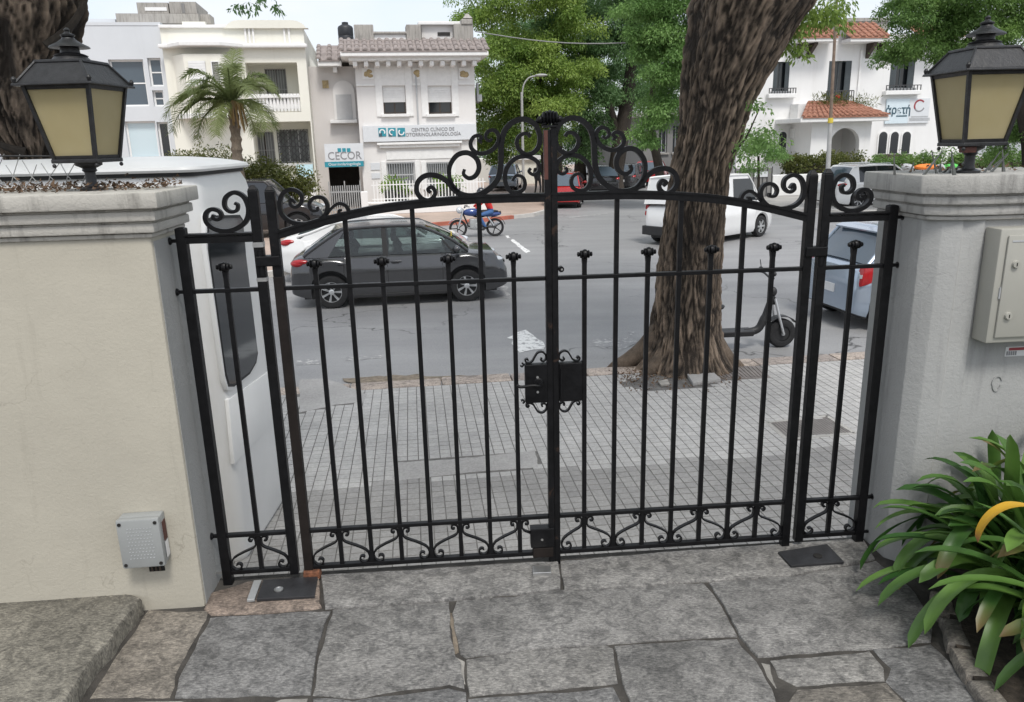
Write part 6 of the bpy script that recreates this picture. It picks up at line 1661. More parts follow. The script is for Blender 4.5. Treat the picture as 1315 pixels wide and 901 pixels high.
def tile_roof(fr, R_, S, u0, u1, w0, w1, z0, z1, mat, pitch=.22, par=None, hip=0.0):
    """sloping roof of half-round tiles, eaves at w0/z0"""
    m = MB(); m.add([(u0,w0,z0),(u1,w0,z0),(u1-hip,w1,z1),(u0+hip,w1,z1),(u0,w0,z0-.06),(u1,w0,z0-.06),(u1-hip,w1,z1-.06),(u0+hip,w1,z1-.06)], [(0,1,2,3),(7,6,5,4),(0,4,5,1),(1,5,6,2),(3,2,6,7),(0,3,7,4)])
    ro = m.build('roof_slope', mat, R_, sub=S)
    n = max(2, int(abs(u1-u0)/pitch)); L = math.hypot(w1-w0, z1-z0); k = max(1, int(L/.38))
    for i in range(n+1):
        u = u0+(u1-u0)*i/n; m = MB()
        for j in range(k):
            t0, t1 = j/k, (j+1.12)/k; vs, fs = [], []
            for t, rr_, lf in ((t0, pitch*.36, .035), (min(1, t1), pitch*.29, .0)):
                for q in range(6):
                    a = PI*q/5; vs.append((u+hip*t*(1-2*(u-u0)/(u1-u0))+rr_*math.cos(a), w0+(w1-w0)*t, z0+(z1-z0)*t+rr_*math.sin(a)*.75+lf))
            for q in range(5): fs.append((q, q+1, q+7, q+6))
            fs.append((0,1,2,3,4,5)); m.add(vs, fs)
        m.build('roof_tile_row', mat, R_ if par is None else par, sub=S)
    return ro

# ---------- clinic
u0, u1, zb, zt = B.rect(462, 80, 612, 268)
zb = 0.0
CL = root('clinic_building', 'pale two storey clinic with tiled eaves and long name board over its windows', 'building', B.world((u0+u1)/2, 0, 0), B.yaw)
S = ((u0+u1)/2, 0, 0)
wins = [B.rect(492, 110, 521, 146), B.rect(550, 110, 580, 146)]
lows = [B.rect(497, 208, 533, 241), B.rect(548, 208, 579, 241)]
m = MB(); wall_with_holes(m, u0, u1, zb, zt, 0, .25, wins+lows); m.bx(u0, u1, .26, 9, zb, zt-.02); bpart(m, 'wall', 'clinic_wall', CL, S)
m = MB(); m.add([(u0,0,0),(u0,9,0),(u0,9,zt),(u0,0,zt)], [(0,1,2,3)]); m.add([(u1,0,0),(u1,9,0),(u1,9,zt),(u1,0,zt)], [(0,1,2,3)]); bpart(m, 'side_wall', 'clinic_wall', CL, S)
for q in wins:
    window(B, CL, S, q, 0, 'window_dark', .2, 'wood_dark', 'shutter_white', .58)
    for e in ((q[0]-.30, q[0]-.02, -.05, .0, q[2]-.1, q[3]+.85), (q[1]+.02, q[1]+.30, -.05, .0, q[2]-.1, q[3]+.85), (q[0]-.30, q[1]+.30, -.051, .0, q[3]+.851, q[3]+1.0), (q[0]-.019, q[1]+.019, -.02, .0, q[3]+.02, q[3]+.80)): bpart(MB().bx(*e), 'window_trim', 'white_trim', CL, S)
for q in lows:
    window(B, CL, S, q, 0, 'window_grey', .2, 'white_paint', 'shutter_grey', .0 or .02, bars=11, barmat='grey_paint', grid=(1, 2))
    for e in ((q[0]-.22, q[0]-.02, -.06, 0, q[2]-.05, q[3]+.05), (q[1]+.02, q[1]+.22, -.06, 0, q[2]-.05, q[3]+.05)): bpart(MB().bx(*e), 'window_trim', 'white_trim', CL, S)
q = B.rect(484, 182, 593, 189)
m = MB(); m.bx(q[0], q[1], -.22, 0, q[3]-.10, q[3]); m.bx(q[0]+.1, q[1]-.1, -.14, 0, q[2], q[3]-.101); bpart(m, 'lintel_moulding', 'white_trim', CL, S, bevel=.02)
q = B.rect(496, 193, 582, 204); m = MB(); m.bx(q[0], q[1], -.03, 0, q[2], q[3]); bpart(m, 'plain_panel', 'white_trim', CL, S, bevel=.01)
for (x0, x1) in ((465, 480), (530, 539.5), (589, 603)):
    q = B.rect(x0, 87, x1, 101.5); m = MB(); m.bx(q[0], q[1], -.04, 0, q[2], q[3]); o = bpart(m, 'relief_tile', 'white_trim', CL, S)
    m = MB(); rr2 = random.Random(int(x0))
    for k in range(9): m.ball((rr2.uniform(q[0]+.12, q[1]-.12), -.05, rr2.uniform(q[2]+.12, q[3]-.12)), (.10, .03, .07), 8, 5)
    m.build('relief', 'ochre_relief', o, sub=S, smooth=True)
q = B.rect(461, 107, 612, 109.5)
for a_, b_ in ((u0, wins[0][0]-.31), (wins[0][1]+.31, wins[1][0]-.31), (wins[1][1]+.31, u1)):
    m = MB(); m.bx(a_+.001, b_-.001, -.06, 0, q[2], q[3]); bpart(m, 'string_course', 'white_trim', CL, S)
# drain pipe
q = B.rect(534.5, 95, 536.5, 160); m = MB(); m.bx(q[0], q[1], -.07, -.001, q[2], q[3]); bpart(m, 'downpipe', 'grey_paint', CL, S)
# eaves
e0, e1, ez0, ez1 = B.rect(437, 66, 627, 72, -.9)
m = MB(); m.bx(e0, e1, -1.0, 2.0, ez0, ez1); bpart(m, 'fascia', 'white_trim', CL, S, bevel=.03)
m = MB(); m.bx(e0+.3, e1-.3, -.78, 1.9, ez0-.14, ez0-.001); bpart(m, 'soffit', 'white_trim', CL, S)
for k in range(12):
    u = e0+.55+(e1-e0-1.1)*k/11; m = MB(); m.bx(u-.09, u+.09, -.70, 0, ez0-.36, ez0-.141); bpart(m, 'bracket', 'white_trim', CL, S, bevel=.04)
_, _, tz0, tz1 = B.rect(455, 55, 610, 66, -.4)
tile_roof(B, CL, S, e0+.05, e1-.05, -1.02, .35, ez1+.03, tz1+.25, 'old_tiles', .30)
for (x0, y0, x1, y1, w0, w1, mat) in ((455, 31, 480, 58, .2, 1.0, 'old_concrete'), (480.2, 43, 521.8, 58, .3, .6, 'white_wall'), (479, 40, 523, 43.3, .2, .7, 'old_concrete'), (522, 31, 541, 58, .2, 1.0, 'old_concrete'), (541.3, 32, 584, 58, .6, 3.0, 'clinic_wall'), (537, 27, 592, 31.5, .4, 3.2, 'white_trim'), (583, 30, 608, 58, .15, 1.0, 'old_concrete'), (592.2, 24, 607, 31, .1, 1.1, 'old_concrete')):
    bpart(pbox(B, x0, y0, x1, y1, w0, w1), 'parapet_block', mat, CL, S, bevel=.03)
q = B.rect(594, 17, 606, 24, .3); m = MB(); m.hexa([(q[0],.1,q[2]),(q[1],.1,q[2]),(q[1],.8,q[2]),(q[0],.8,q[2])], [(q[0]+.15,.35,q[3]),(q[1]-.15,.35,q[3]),(q[1]-.15,.5,q[3]),(q[0]+.15,.5,q[3])]); bpart(m, 'pier_cap', 'old_concrete', CL, S)
bpart(pbox(B, 562, 41, 578, 45.5, .57, .62), 'roof_vent', 'dark_room', CL, S)
bpart(pbox(B, 612.5, 106, 615, 132, .6, .9), 'service_pipe', 'grey_paint', CL, S); bpart(pbox(B, 613, 121, 619, 130, .3, .9), 'service_box', 'grey_paint', CL, S)
# name board
q = B.rect(466, 160, 611.5, 180.5, -.15)
sg_ = root('name_board', 'long pale name board with teal logo across the clinic front', 'sign', B.world((q[0]+q[1])/2, -.16, q[2]), B.yaw)
SS = ((q[0]+q[1])/2, -.16, q[2])
m = MB(); m.bx(q[0], q[1], -.16, -.02, q[2], q[3]); m.build('board', 'sign_board', sg_, sub=SS, bevel=.01)
def logo(par, SS_, x0, x1, y0, y1, w, fr=B):
    r_ = fr.rect(x0, y0, x1, y1, w); m = MB(); m.bx(r_[0], r_[1], w-.012, w, r_[2], r_[3]); o = m.build('logo_tile', 'teal', par, sub=SS_)
    return r_, o
for k, x0 in enumerate((486, 498.5, 510.5)):
    r_, o = logo(sg_, SS, x0, x0+9.8, 164, 175, -.165); cx_, cz_ = (r_[0]+r_[1])/2, (r_[2]+r_[3])/2
    m = MB(); a0 = (-.6, .6, 2.2)[k]; rr_ = (r_[3]-r_[2])*.30
    m.strip([(cx_+rr_*math.cos(a0+t), cz_+rr_*math.sin(a0+t)) for t in np.linspace(0, 4.2, 12)], .05, .01, -.183); m.build('logo_curl', 'letter_white', o, sub=SS)
    m = MB(); m.bx(r_[0]+.02, r_[0]+(r_[1]-r_[0])*.45, -.182, -.178, r_[2], r_[2]+(r_[3]-r_[2])*.45); m.build('logo_shade', 'sign_dark', o, sub=SS)
c1 = B.uz(556, 166, -.17); c2 = B.uz(556.5, 172.2, -.17)
text_part('CENTRO CLÍNICO DE', .205, 'letter_grey', sg_, (c1[0]-SS[0], -.012, c1[1]-SS[2]), (RAD(90), 0, 0), xscale=.92)
text_part('OTORRINOLARINGOLOGÍA', .205, 'letter_grey', sg_, (c2[0]-SS[0], -.012, c2[1]-SS[2]), (RAD(90), 0, 0), xscale=.92)
# small brass plates by the window
for (x0, y0, x1, y1) in ((476, 209, 488, 218), (477, 222, 488, 229)):
    bpart(pbox(B, x0, y0, x1, y1, -.03, -.001), 'wall_plaque', 'sign_white', CL, S)

# ---------- entrance wing with the CECOR sign
v0, v1, wz0, wz1 = B.rect(412, 85, 462, 268, 1.2); v1 = u0-.002
CE = root('entrance_wing', 'narrow recessed entrance wing with arched niche left of the clinic', 'building', B.world((v0+v1)/2, 1.2, 0), B.yaw)
S = ((v0+v1)/2, 1.2, 0)
door = B.rect(424, 214, 463, 270, 1.2)
m = MB(); wall_with_holes(m, v0-.3, v1, 0, wz1, 1.2, .35, [(door[0], min(door[1], v1-.05), 0.001, door[3])]); m.bx(v0-.3, v1, 2.2, 8, door[3], wz1-.02); bpart(m, 'wall', 'alcove_wall', CE, S)
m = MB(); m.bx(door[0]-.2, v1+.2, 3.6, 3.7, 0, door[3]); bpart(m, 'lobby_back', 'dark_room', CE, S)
q = B.rect(428, 103, 456, 153, 1.1); cx_ = (q[0]+q[1])/2; hw_ = (q[1]-q[0])/2
arch_ = [(q[0], q[2]), (q[1], q[2])]+[(cx_+hw_*math.cos(a_), q[3]-hw_+hw_*math.sin(a_)) for a_ in np.linspace(0, PI, 14)]
m = MB(); m.prism(arch_, 1.13, 1.199, 'xz'); o = bpart(m, 'arched_niche', 'clinic_wall', CE, S)
q2 = B.rect(432, 121, 452, 153, 1.1); m = MB(); m.bx(q2[0], q2[1], 1.10, 1.129, q2[2], q2[3]); m.build('blank_shutter', 'shutter_grey', o, sub=S)
q3 = B.rect(424, 153.5, 459, 158, 1.0); m = MB(); m.bx(q3[0], q3[1], .85, 1.198, q3[2], q3[3]); bpart(m, 'niche_sill', 'white_trim', CE, S, bevel=.02)
q4 = B.rect(408, 78, 446, 85, .7); m = MB(); m.bx(q4[0], min(q4[1], e0-.02), .55, 2.4, q4[2], q4[3]); bpart(m, 'fascia', 'white_trim', CE, S, bevel=.02)
tile_roof(B, CE, S, q4[0]+.05, e0-.06, .5, 1.9, q4[3]+.03, q4[3]+.75, 'old_tiles', .30)
m = MB(); m.bx(q4[0]+.6, q4[0]+.78, .75, 1.199, q4[2]-.24, q4[2]-.002); bpart(m, 'bracket', 'white_trim', CE, S, bevel=.03)
q5 = B.rect(414, 103, 422, 113, 1.2); m = MB(); m.bx(q5[0], q5[1], 1.16, 1.199, q5[2], q5[3]); bpart(m, 'relief', 'ochre_relief', CE, S)
q = B.rect(417, 184, 467, 207, -.2); qb = B.rect(417, 207.2, 467, 214, -.2)
sg2 = root('entrance_sign', 'pale entrance sign with teal strip reading CECOR over the doorway', 'sign', B.world((q[0]+q[1])/2, -.2, qb[2]), B.yaw)
SS = ((q[0]+q[1])/2, -.2, qb[2])
m = MB(); m.bx(q[0], q[1], -.2, -.05, q[2], q[3]); m.build('board', 'sign_board', sg2, sub=SS)
m = MB(); m.bx(qb[0], qb[1], -.21, -.05, qb[2], qb[3]); m.build('teal_strip', 'teal', sg2, sub=SS)
c1 = B.uz(442.5, 200, -.21); text_part('CECOR', .46, 'letter_grey', sg2, (c1[0]-SS[0], -.01, c1[1]-SS[2]), (RAD(90), 0, 0), xscale=.92)
c1 = B.uz(442.5, 210.5, -.22); text_part('Otorrinolaringología', .17, 'letter_white', sg2, (c1[0]-SS[0], -.02, c1[1]-SS[2]), (RAD(90), 0, 0), xscale=.95)
for k, x0 in enumerate((433.5, 439.5, 445.5)): logo(sg2, SS, x0, x0+4.6, 190, 195, -.202)
# railings and low wall in front of the clinic
FB = Frame(B.world(0, -2.3, 0), 10.0)
f0, f1, fz0, fz1 = FB.rect(466, 260, 625, 277)
lw_ = root('low_wall', 'low white front wall below the clinic railings', 'wall', FB.world((f0+f1)/2, 0, 0), FB.yaw)
S = ((f0+f1)/2, 0, 0)
m = MB(); m.bx(f0, f1, 0, .25, 0, fz1); bpart(m, 'wall', 'white_wall', lw_, S, bevel=.02); m = MB(); m.bx(f0-.05, f1+.05, -.05, .30, fz1+.001, fz1+.09); bpart(m, 'coping', 'white_trim', lw_, S, bevel=.02)
bpart(pbox(FB, 464, 246, 473, 277, -.08, .33), 'gate_pier', 'white_wall', lw_, S, bevel=.02)
rz = FB.uz(540, 231)[1]
fe = root('front_railing', 'white upright bar railing along the clinic front wall', 'railing', FB.world((f0+f1)/2, .12, fz1+.09), FB.yaw)
S = ((f0+f1)/2, .12, fz1+.09)
n = 34
for k in range(n+1):
    u = f0+.5+(f1-f0-.6)*k/n; m = MB(); m.bx(u-.018, u+.018, .10, .14, fz1+.09, rz); bpart(m, 'bar', 'white_paint', fe, S)
for z in (fz1+.20, rz-.15):
    m = MB(); m.bx(f0+.4, f1, .105, .135, z-.02, z+.02); bpart(m, 'rail', 'white_paint', fe, S)
g0, g1, gz0, gz1 = FB.rect(424, 238, 464, 277)
ga = root('entrance_gate', 'grey bar gate in front of the dark clinic entrance', 'gate', FB.world((g0+g1)/2, .05, 0), FB.yaw); S = ((g0+g1)/2, .05, 0)
for k in range(15):
    u = g0+(g1-g0)*k/14; m = MB(); m.bx(u-.022, u+.022, .03, .07, .08, gz1-(.0 if k % 7 else -.18)); bpart(m, 'bar', 'galvanised', ga, S)
for z in (.25, gz1-.25):
    m = MB(); m.bx(g0, g1, .035, .065, z-.03, z+.03); bpart(m, 'rail', 'galvanised', ga, S)
# potted plants on the clinic wall
for k, x in enumerate((502, 518, 571, 584)):
    p = FB.world(FB.uz(x, 262, .6)[0], .7, 0); zb_ = 0.0
    pr = root('potted_plant', ('leafy yellow green pot plant below the left clinic window', 'second pot plant below the left clinic window, nearer its middle', 'bushy pot plant below the right clinic window', 'rightmost pot plant on the clinic front, by the corner')[k], 'pot plant', (p[0], p[1], Z_PAV), 0, 'pot plants along the clinic front')
    m = MB(); m.lathe([(.20, 0.25), (.28, .85), (.30, .86), (.30, .92)], 14); m.bx(-.2, .2, -.2, .2, 0, .25); m.build('pot', 'planter', pr, smooth=True)
    leaf_mesh('foliage', lobes([(0, 0, 1.15, .32, .3, .26)], 14, 30+k), .2, 26, .20, .05, 'leaf_potted', 40+k, pr, droop=.4)
# black water tank
tp_ = B.uz(445, 57, 2.0); rt = (B.uz(455, 45, 2.0)[0]-B.uz(435, 45, 2.0)[0])/2; ht = B.uz(445, 28, 2.0)[1]-tp_[1]
wt = root('water_tank', 'black plastic water tank on the roof beside the clinic', 'water tank', B.world(tp_[0], 2.0, tp_[1]), B.yaw)
m = MB(); m.lathe([(rt*.95, 0), (rt, .1), (rt, ht*.35), (rt*.97, ht*.37), (rt, ht*.40), (rt, ht*.72), (rt*.9, ht*.80), (rt*.5, ht*.88)], 24); m.build('barrel', 'tank_black', wt, smooth=True)
m = MB(); m.lathe([(rt*.42, ht*.87), (rt*.42, ht*.98), (rt*.2, ht)], 16); m.build('lid', 'tank_black', wt, smooth=True)
m = MB(); m.bx(-rt, rt, -rt, rt, -2.2, -.001); m.build('stand', 'old_concrete', wt)

# ---------- cream bay-fronted house
h0, h1, _, hz = B.rect(218, 36, 398, 230)
HB = root('bay_house', 'cream two storey house with bay window and recessed balcony behind the palm', 'building', B.world((h0+h1)/2, 0, 0), B.yaw)
S = ((h0+h1)/2, 0, 0)
bal = B.rect(318, 80, 384, 144); d1 = B.rect(328, 168, 352, 217); wlo = B.rect(357, 166, 399, 209); wl2 = B.rect(256, 168, 285, 201); rec = B.rect(318, 156, 399, 224)
zsl = B.uz(330, 150)[1]
zc0, zc1 = B.uz(300, 62)[1], B.uz(300, 57)[1]
m = MB(); wall_with_holes(m, h0, h1, 0, hz, 0, 1.3, [bal, (bal[0], h1-.05, 0.001, rec[3])])
m.bx(h0, h1, 1.9, 9, 0, hz-.05); bpart(m, 'wall', 'cream_wall', HB, S)
m = MB(); wall_with_holes(m, bal[0]-.2, h1, -.0, hz-.2, 1.3, .2, [B.rect(342, 88, 369, 141, 1.3), B.rect(329, 169, 353, 216, 1.3), B.rect(357, 166, 397, 209, 1.3)]); bpart(m, 'recess_wall', 'cream_wall', HB, S)
m = MB(); m.bx(bal[0], h1-.05, .02, 1.32, rec[3]-.0+.002, bal[2]-.002) ; bpart(m, 'balcony_slab', 'cream_wall', HB, S)
m = MB(); m.add([(h0,0,0),(h0,9,0),(h0,9,hz),(h0,0,hz)], [(0,1,2,3)]); m.add([(h1,0,0),(h1,9,0),(h1,9,hz),(h1,0,hz)], [(0,1,2,3)]); bpart(m, 'side_wall', 'cream_wall', HB, S)
window(B, HB, S, B.rect(342, 88, 369, 141, 1.3), 1.3, 'window_grey', .15, 'wood_dark', sill=False, bars=8, grid=(2, 1))
window(B, HB, S, B.rect(329, 169, 353, 216, 1.3), 1.3, 'window_grey', .15, 'wood_dark', sill=False, bars=7, grid=(2, 1))
wo = window(B, HB, S, B.rect(357, 166, 397, 209, 1.3), 1.3, 'window_grey', .15, 'white_paint', bars=9, barmat='dark_grille', grid=(3, 1))
q = B.rect(357, 166, 397, 209, 1.3); m = MB()
for k in range(-4, 9):
    for sg in (1, -1):
        a_ = q[0]+(q[1]-q[0])*k/5; b_ = a_+sg*(q[3]-q[2]); 
        t0, t1 = 0.0, 1.0
        pts = [(a_+(b_-a_)*t, q[2]+(q[3]-q[2])*t) for t in np.linspace(0, 1, 25)]; pts = [p for p in pts if q[0] <= p[0] <= q[1]]
        if len(pts) > 1: m.strip([pts[0], pts[-1]], .02, .015, 1.25)
m.build('diamond_grille', 'dark_grille', wo, sub=S)
# balusters
m_ = B.rect(318, 122, 386, 143, .05)
for k in range(15):
    u = m_[0]+(m_[1]-m_[0])*(k+.5)/15; m = MB(); m.lathe([(.05, 0), (.085, .18), (.05, .45), (.07, .7), (.06, m_[3]-m_[2]-.1)], 8, (u, .12, m_[2])); bpart(m, 'baluster', 'white_trim', HB, S, smooth=True)
m = MB(); m.bx(m_[0], m_[1], .02, .22, m_[3]-.1, m_[3]); bpart(m, 'balcony_rail', 'white_trim', HB, S)
# bay
b0, b1, bz0, bz1 = B.rect(222, 66, 313, 150, -.6)
bay = [(b0, 0.0), (b0+.55, -.75), (b1-.75, -.75), (b1-.1, 0.0)]
m = MB(); m.prism([(x, y) for x, y in bay], bz0+.15, bz1-.1); bpart(m, 'bay', 'cream_wall', HB, S)
m = MB(); m.prism([(b0-.12, 0.0), (b0+.50, -.88), (b1-.70, -.88), (b1+.04, 0.0)], bz0-.05, bz0+.149); bpart(m, 'bay_base', 'white_trim', HB, S, bevel=.02)
for (x0, x1) in ((243, 265), (229, 234.5), (272, 283)):
    q = B.rect(x0, 78, x1, 107, -.75)
    if x0 == 243: window(B, HB, S, q, -.80, 'window_pale', .10, 'white_paint', 'shutter_white', .95, sill=True)
    else: window(B, HB, S, (q[0], q[1], q[2], q[3]), -.75 if x0 == 272 else -.30, 'window_grey', .02 if x0 == 272 else .0, 'white_paint', sill=False, grid=(1, 1), fw=.04)
# mouldings and curved parapet
m = MB(); m.bx(h0-.1, h1+.1, -.30, 0, zc0, zc1); bpart(m, 'cornice', 'white_trim', HB, S, bevel=.04)
m = MB(); m.prism([(b0-.1, -.3), (b0+.5, -.98), (b1-.7, -.98), (b1+.1, -.3)], zc0+.001, zc1+.02); bpart(m, 'bay_cornice', 'white_trim', HB, S, bevel=.03)
m = MB(); m.bx(h0-.02, h1+.02, -.12, .3, hz+.001, hz+.12); bpart(m, 'parapet_coping', 'white_trim', HB, S, bevel=.02)
q = B.rect(316, 27, 366, 36, -.1); N = 16
cv = [(q[0]-.9, q[2]), (q[1]+.9, q[2])]+[((q[0]+q[1])/2+((q[1]-q[0])/2+.8)*math.cos(a_), q[2]+(q[3]-q[2])*1.15*min(1, math.sin(a_)*1.5)) for a_ in np.linspace(.05, PI-.05, N)]
m = MB(); m.prism(cv, -.15, .25, 'xz'); bpart(m, 'curved_pediment', 'cream_wall', HB, S)
for x in (314, 319, 324, 364, 370):
    q2 = B.rect(x, 33, x+2.5, 57, -.05); m = MB(); m.bx(q2[0], q2[1], -.07, -.001, q2[2], q2[3]); bpart(m, 'pilaster_strip', 'white_trim', HB, S)
q2 = B.rect(232, 26, 262, 36); m = MB(); m.bx(q2[0], q2[1], .3, .6, q2[2], q2[3]); bpart(m, 'roof_upstand', 'cream_wall', HB, S)
q2 = B.rect(397.5, 36, 412, 240, .3); m = MB(); m.bx(h1+.001, v0-.31, .3, 9, 0, hz-.8); bpart(m, 'side_wing', 'cream_wall', HB, S)
m = MB(); m.add([(h1-.05,.0,hz),(h1+.02,.3,hz),(v0-.3,.3,hz-1.3),(v0-.3,.4,hz-1.3)], [(0,1,2,3)])
bpart(pbox(B, 381, 211, 402, 227, -1.0, -.9), 'pale_blue_panel', 'pale_blue_panel', HB, S)
fr_ = B.rect(300, 222, 412, 250, -1.0); m = MB(); m.bx(h0, h1, -1.25, -1.02, 0, fr_[3]-.2); bpart(m, 'front_wall', 'white_wall', HB, S, bevel=.02)

# ---------- grey modern house on the left
k0, k1, _, kz = B.rect(60, 31, 217, 230); k1 = h0-.003
GH = root('modern_house', 'pale grey modern house with tall blue windows behind the left lantern', 'building', B.world((k0+k1)/2, .3, 0), B.yaw); S = ((k0+k1)/2, .3, 0)
gw = [B.rect(140, 75, 185, 136), B.rect(188.5, 73, 206, 110), B.rect(194, 115, 208, 136), B.rect(160, 155, 200, 204), B.rect(201.5, 156, 216, 204)]
m = MB(); wall_with_holes(m, k0, k1, 0, kz, .3, .3, gw); m.bx(k0, k1, .65, 9, 0, kz-.05); bpart(m, 'wall', 'grey_wall', GH, S)
for q, gl in zip(gw, ('window_blue', 'window_blue', 'window_blue', 'window_pale', 'window_dark')): window(B, GH, S, q, .3, gl, .22, 'white_paint', sill=False, grid=(1, 1) if gl != 'window_blue' else (1, 2), fw=.07)
m = MB(); m.bx(k0, k1-.02, .28, .7, kz+.001, kz+.12); bpart(m, 'coping', 'grey_wall', GH, S)
RS = root('roof_structure', 'weathered concrete roof slab and tank house above the grey modern house', 'roof structure', B.world(k1, 5, kz), B.yaw); S = (k1, 5, kz)
for (x0, y0, x1, y1, w0, w1, mt) in ((149, 17, 255, 29.5, 3.5, 8, 'old_concrete'), (176, 3, 216, 16.8, 4.2, 7, 'old_concrete'), (186, 9, 214, 13.5, 4.18, 4.3, 'white_paint'), (217.5, 2, 252, 16.8, 4.2, 7, 'old_concrete'), (233, 4, 237, 16.5, 4.15, 4.3, 'dark_wall'), (258, 18, 270, 30, 4, 5, 'old_concrete'), (60, 24, 148, 31, 4, 8, 'grey_wall')):
    bpart(pbox(B, x0, y0, x1, y1, w0, w1), 'block', mt, RS, S)
q = B.rect(149, 17, 270, 36, 3.5); m = MB(); m.bx(q[0]+.3, q[1]+2, 4.2, 7.8, -.6+kz, kz+3.2) if False else m.bx(q[0]+.5, q[1]-.3, 4.5, 7.5, kz-.5, B.uz(200, 29.4, 4.5)[1]); bpart(m, 'tank_house', 'old_concrete', RS, S)

# ---------- white house with the Greek-lettered sign
A = Frame(tuple(aty(1060, 240, 45.0)[:2])+(Z_PAV,), 6.0)
_, a1, _, az = A.rect(950, 53, 1240, 240); a0 = A.uz(948, 150)[0]
AH = root('white_house', 'white house with terracotta roofs, tiled porch and dark shutters beyond the right lantern', 'building', A.world((a0+a1)/2, 0, 0), A.yaw); S = ((a0+a1)/2, 0, 0)
aw = [A.rect(993, 79, 1013.5, 117), A.rect(1063, 78, 1092, 132), A.rect(1143, 77, 1174, 113)]
m = MB(); wall_with_holes(m, a0, a1, 0, az, 0, .3, aw); m.bx(a0, a1, .32, 9, 0, az-.05); bpart(m, 'wall', 'white_wall', AH, S)
m = MB(); m.add([(a0,0,0),(a0,9,0),(a0,9,az),(a0,0,az)], [(0,1,2,3)]); bpart(m, 'side_wall', 'white_wall', AH, S)
for k, q in enumerate(aw):
    wo = window(A, AH, S, q, 0, 'window_dark', .25, 'shutter_dark', sill=(k != 1), grid=(2, 1), sillmat='grey_paint')
    for sg in (0, 1):
        x0_, x1_ = (q[0], q[0]+(q[1]-q[0])*.26) if sg == 0 else (q[1]-(q[1]-q[0])*.26, q[1])
        m = MB(); m.bx(x0_, x1_, .02, .06, q[2], q[3])
        for z in np.arange(q[2]+.08, q[3]-.05, .12): m.bx(x0_+.04, x1_-.04, .008, .02, z, z+.06)
        m.build('shutter', 'shutter_dark', wo, sub=S)
    if k != 1:
        m = MB(); m.bx(q[0]-.35, q[1]+.35, -.35, 0, q[2]-.36, q[2]-.13); bpart(m, 'balconet', 'white_trim', AH, S, bevel=.03)
        m = MB(); n = 10
        for i in range(n+1):
            u = q[0]-.3+(q[1]-q[0]+.6)*i/n; m.bx(u-.02, u+.02, -.30, -.26, q[2]-.13, q[2]+.12)
        m.bx(q[0]-.32, q[1]+.32, -.31, -.25, q[2]+.12, q[2]+.16); bpart(m, 'balconet_rail', 'dark_grille', AH, S)
# roofs
for (x0, x1, yt) in ((1024, 1075, 39), (1091, 1140, 36)):
    q = A.rect(x0, 48.5, x1, 53.5, -.9); m = MB(); m.bx(q[0], q[1], -1.0, .5, q[2], q[3]); bpart(m, 'eave', 'white_trim', AH, S, bevel=.03)
    zt_ = A.uz(x0, yt, -.2)[1]; tile_roof(A, AH, S, q[0], q[1], -1.05, .8, q[3]+.03, zt_+.4, 'terracotta', .32)
q = A.rect(1180, 46, 1240, 53, -.9); m = MB(); m.bx(q[0], q[1], -1, .5, q[2], q[3]); bpart(m, 'eave', 'white_trim', AH, S); tile_roof(A, AH, S, q[0], q[1], -1.05, .8, q[3]+.03, q[3]+.9, 'terracotta', .32)
m = MB(); m.bx(a0, a1, .0, .3, az+.001, az+.35); bpart(m, 'parapet', 'white_wall', AH, S)
for (x0, y0, x1, y1) in ((1089, 26, 1111, 48), (1111.5, 25, 1140, 48), (1020, 30, 1040, 44)):
    bpart(pbox(A, x0, y0, x1, y1, 1.5, 3.5), 'chimney_block', 'old_concrete' if x0 > 1030 else 'white_wall', AH, S, bevel=.03)
m = MB(); q = A.rect(1089, 24, 1140, 27, 1.4); m.bx(q[0]-.1, q[1]+.1, 1.4, 3.6, q[3]-.12, q[3]+.06); bpart(m, 'chimney_slab', 'old_concrete', AH, S)
for x in (1041, 1117, 1028, 1131):
    q = A.rect(x, 54, x+4.5, 74, -.4); m = MB(); m.prism([(-.001, q[2]), (-.001, q[3]), (-.8, q[3]), (-.8, q[3]-.15), (-.25, q[2]+.25)], q[0], q[1], 'yz'); bpart(m, 'bracket', 'wood_dark', AH, S)
# porch
p0, p1, pz0, pz1 = A.rect(1041, 156, 1117, 215, -2.4); pz0 = 0
ar = A.rect(1066, 164, 1103, 214, -2.4); cx_ = (ar[0]+ar[1])/2; hw_ = (ar[1]-ar[0])/2; zsp = ar[3]-hw_
pa = [(p0, 0), (cx_-hw_, 0), (cx_-hw_, zsp)]+[(cx_-hw_*math.cos(t), zsp+hw_*math.sin(t)) for t in np.linspace(0, PI, 16)][1:-1]+[(cx_+hw_, zsp), (cx_+hw_, 0), (p1, 0), (p1, pz1), (p0, pz1)]
m = MB(); m.prism(pa, -2.4, -2.05, 'xz'); m.bx(p0, p0+.3, -2.049, -.001, 0, pz1-.001); m.bx(p1-.3, p1, -2.049, -.001, 0, pz1-.001); po = bpart(m, 'porch', 'white_wall', AH, S)
m = MB(); m.bx(cx_-hw_*.75, cx_-hw_*.05, -.08, -.002, 0, zsp+.4); m.build('front_door', 'wood_dark', po, sub=S)
q = A.rect(1027, 150, 1141, 156, -2.9); m = MB(); m.bx(q[0], q[1], -3.0, -.002, q[2], q[3]); m.build('porch_eave', 'white_trim', po, sub=S, bevel=.03)
zr_ = A.uz(1084, 138, -1.2)[1]
tile_roof(A, AH, S, q[0]+.1, q[1]-.1, -3.05, -1.0, q[3]+.03, zr_+.35, 'terracotta', .30, par=po, hip=1.3)
m = MB(); m.bx(q[0]+.8, q[1]-.8, -1.0, -.01, q[3]+.02, zr_+.25); m.build('porch_terrace', 'white_trim', po, sub=S)
q = A.rect(1061, 117, 1096, 133, -1.2); m = MB()
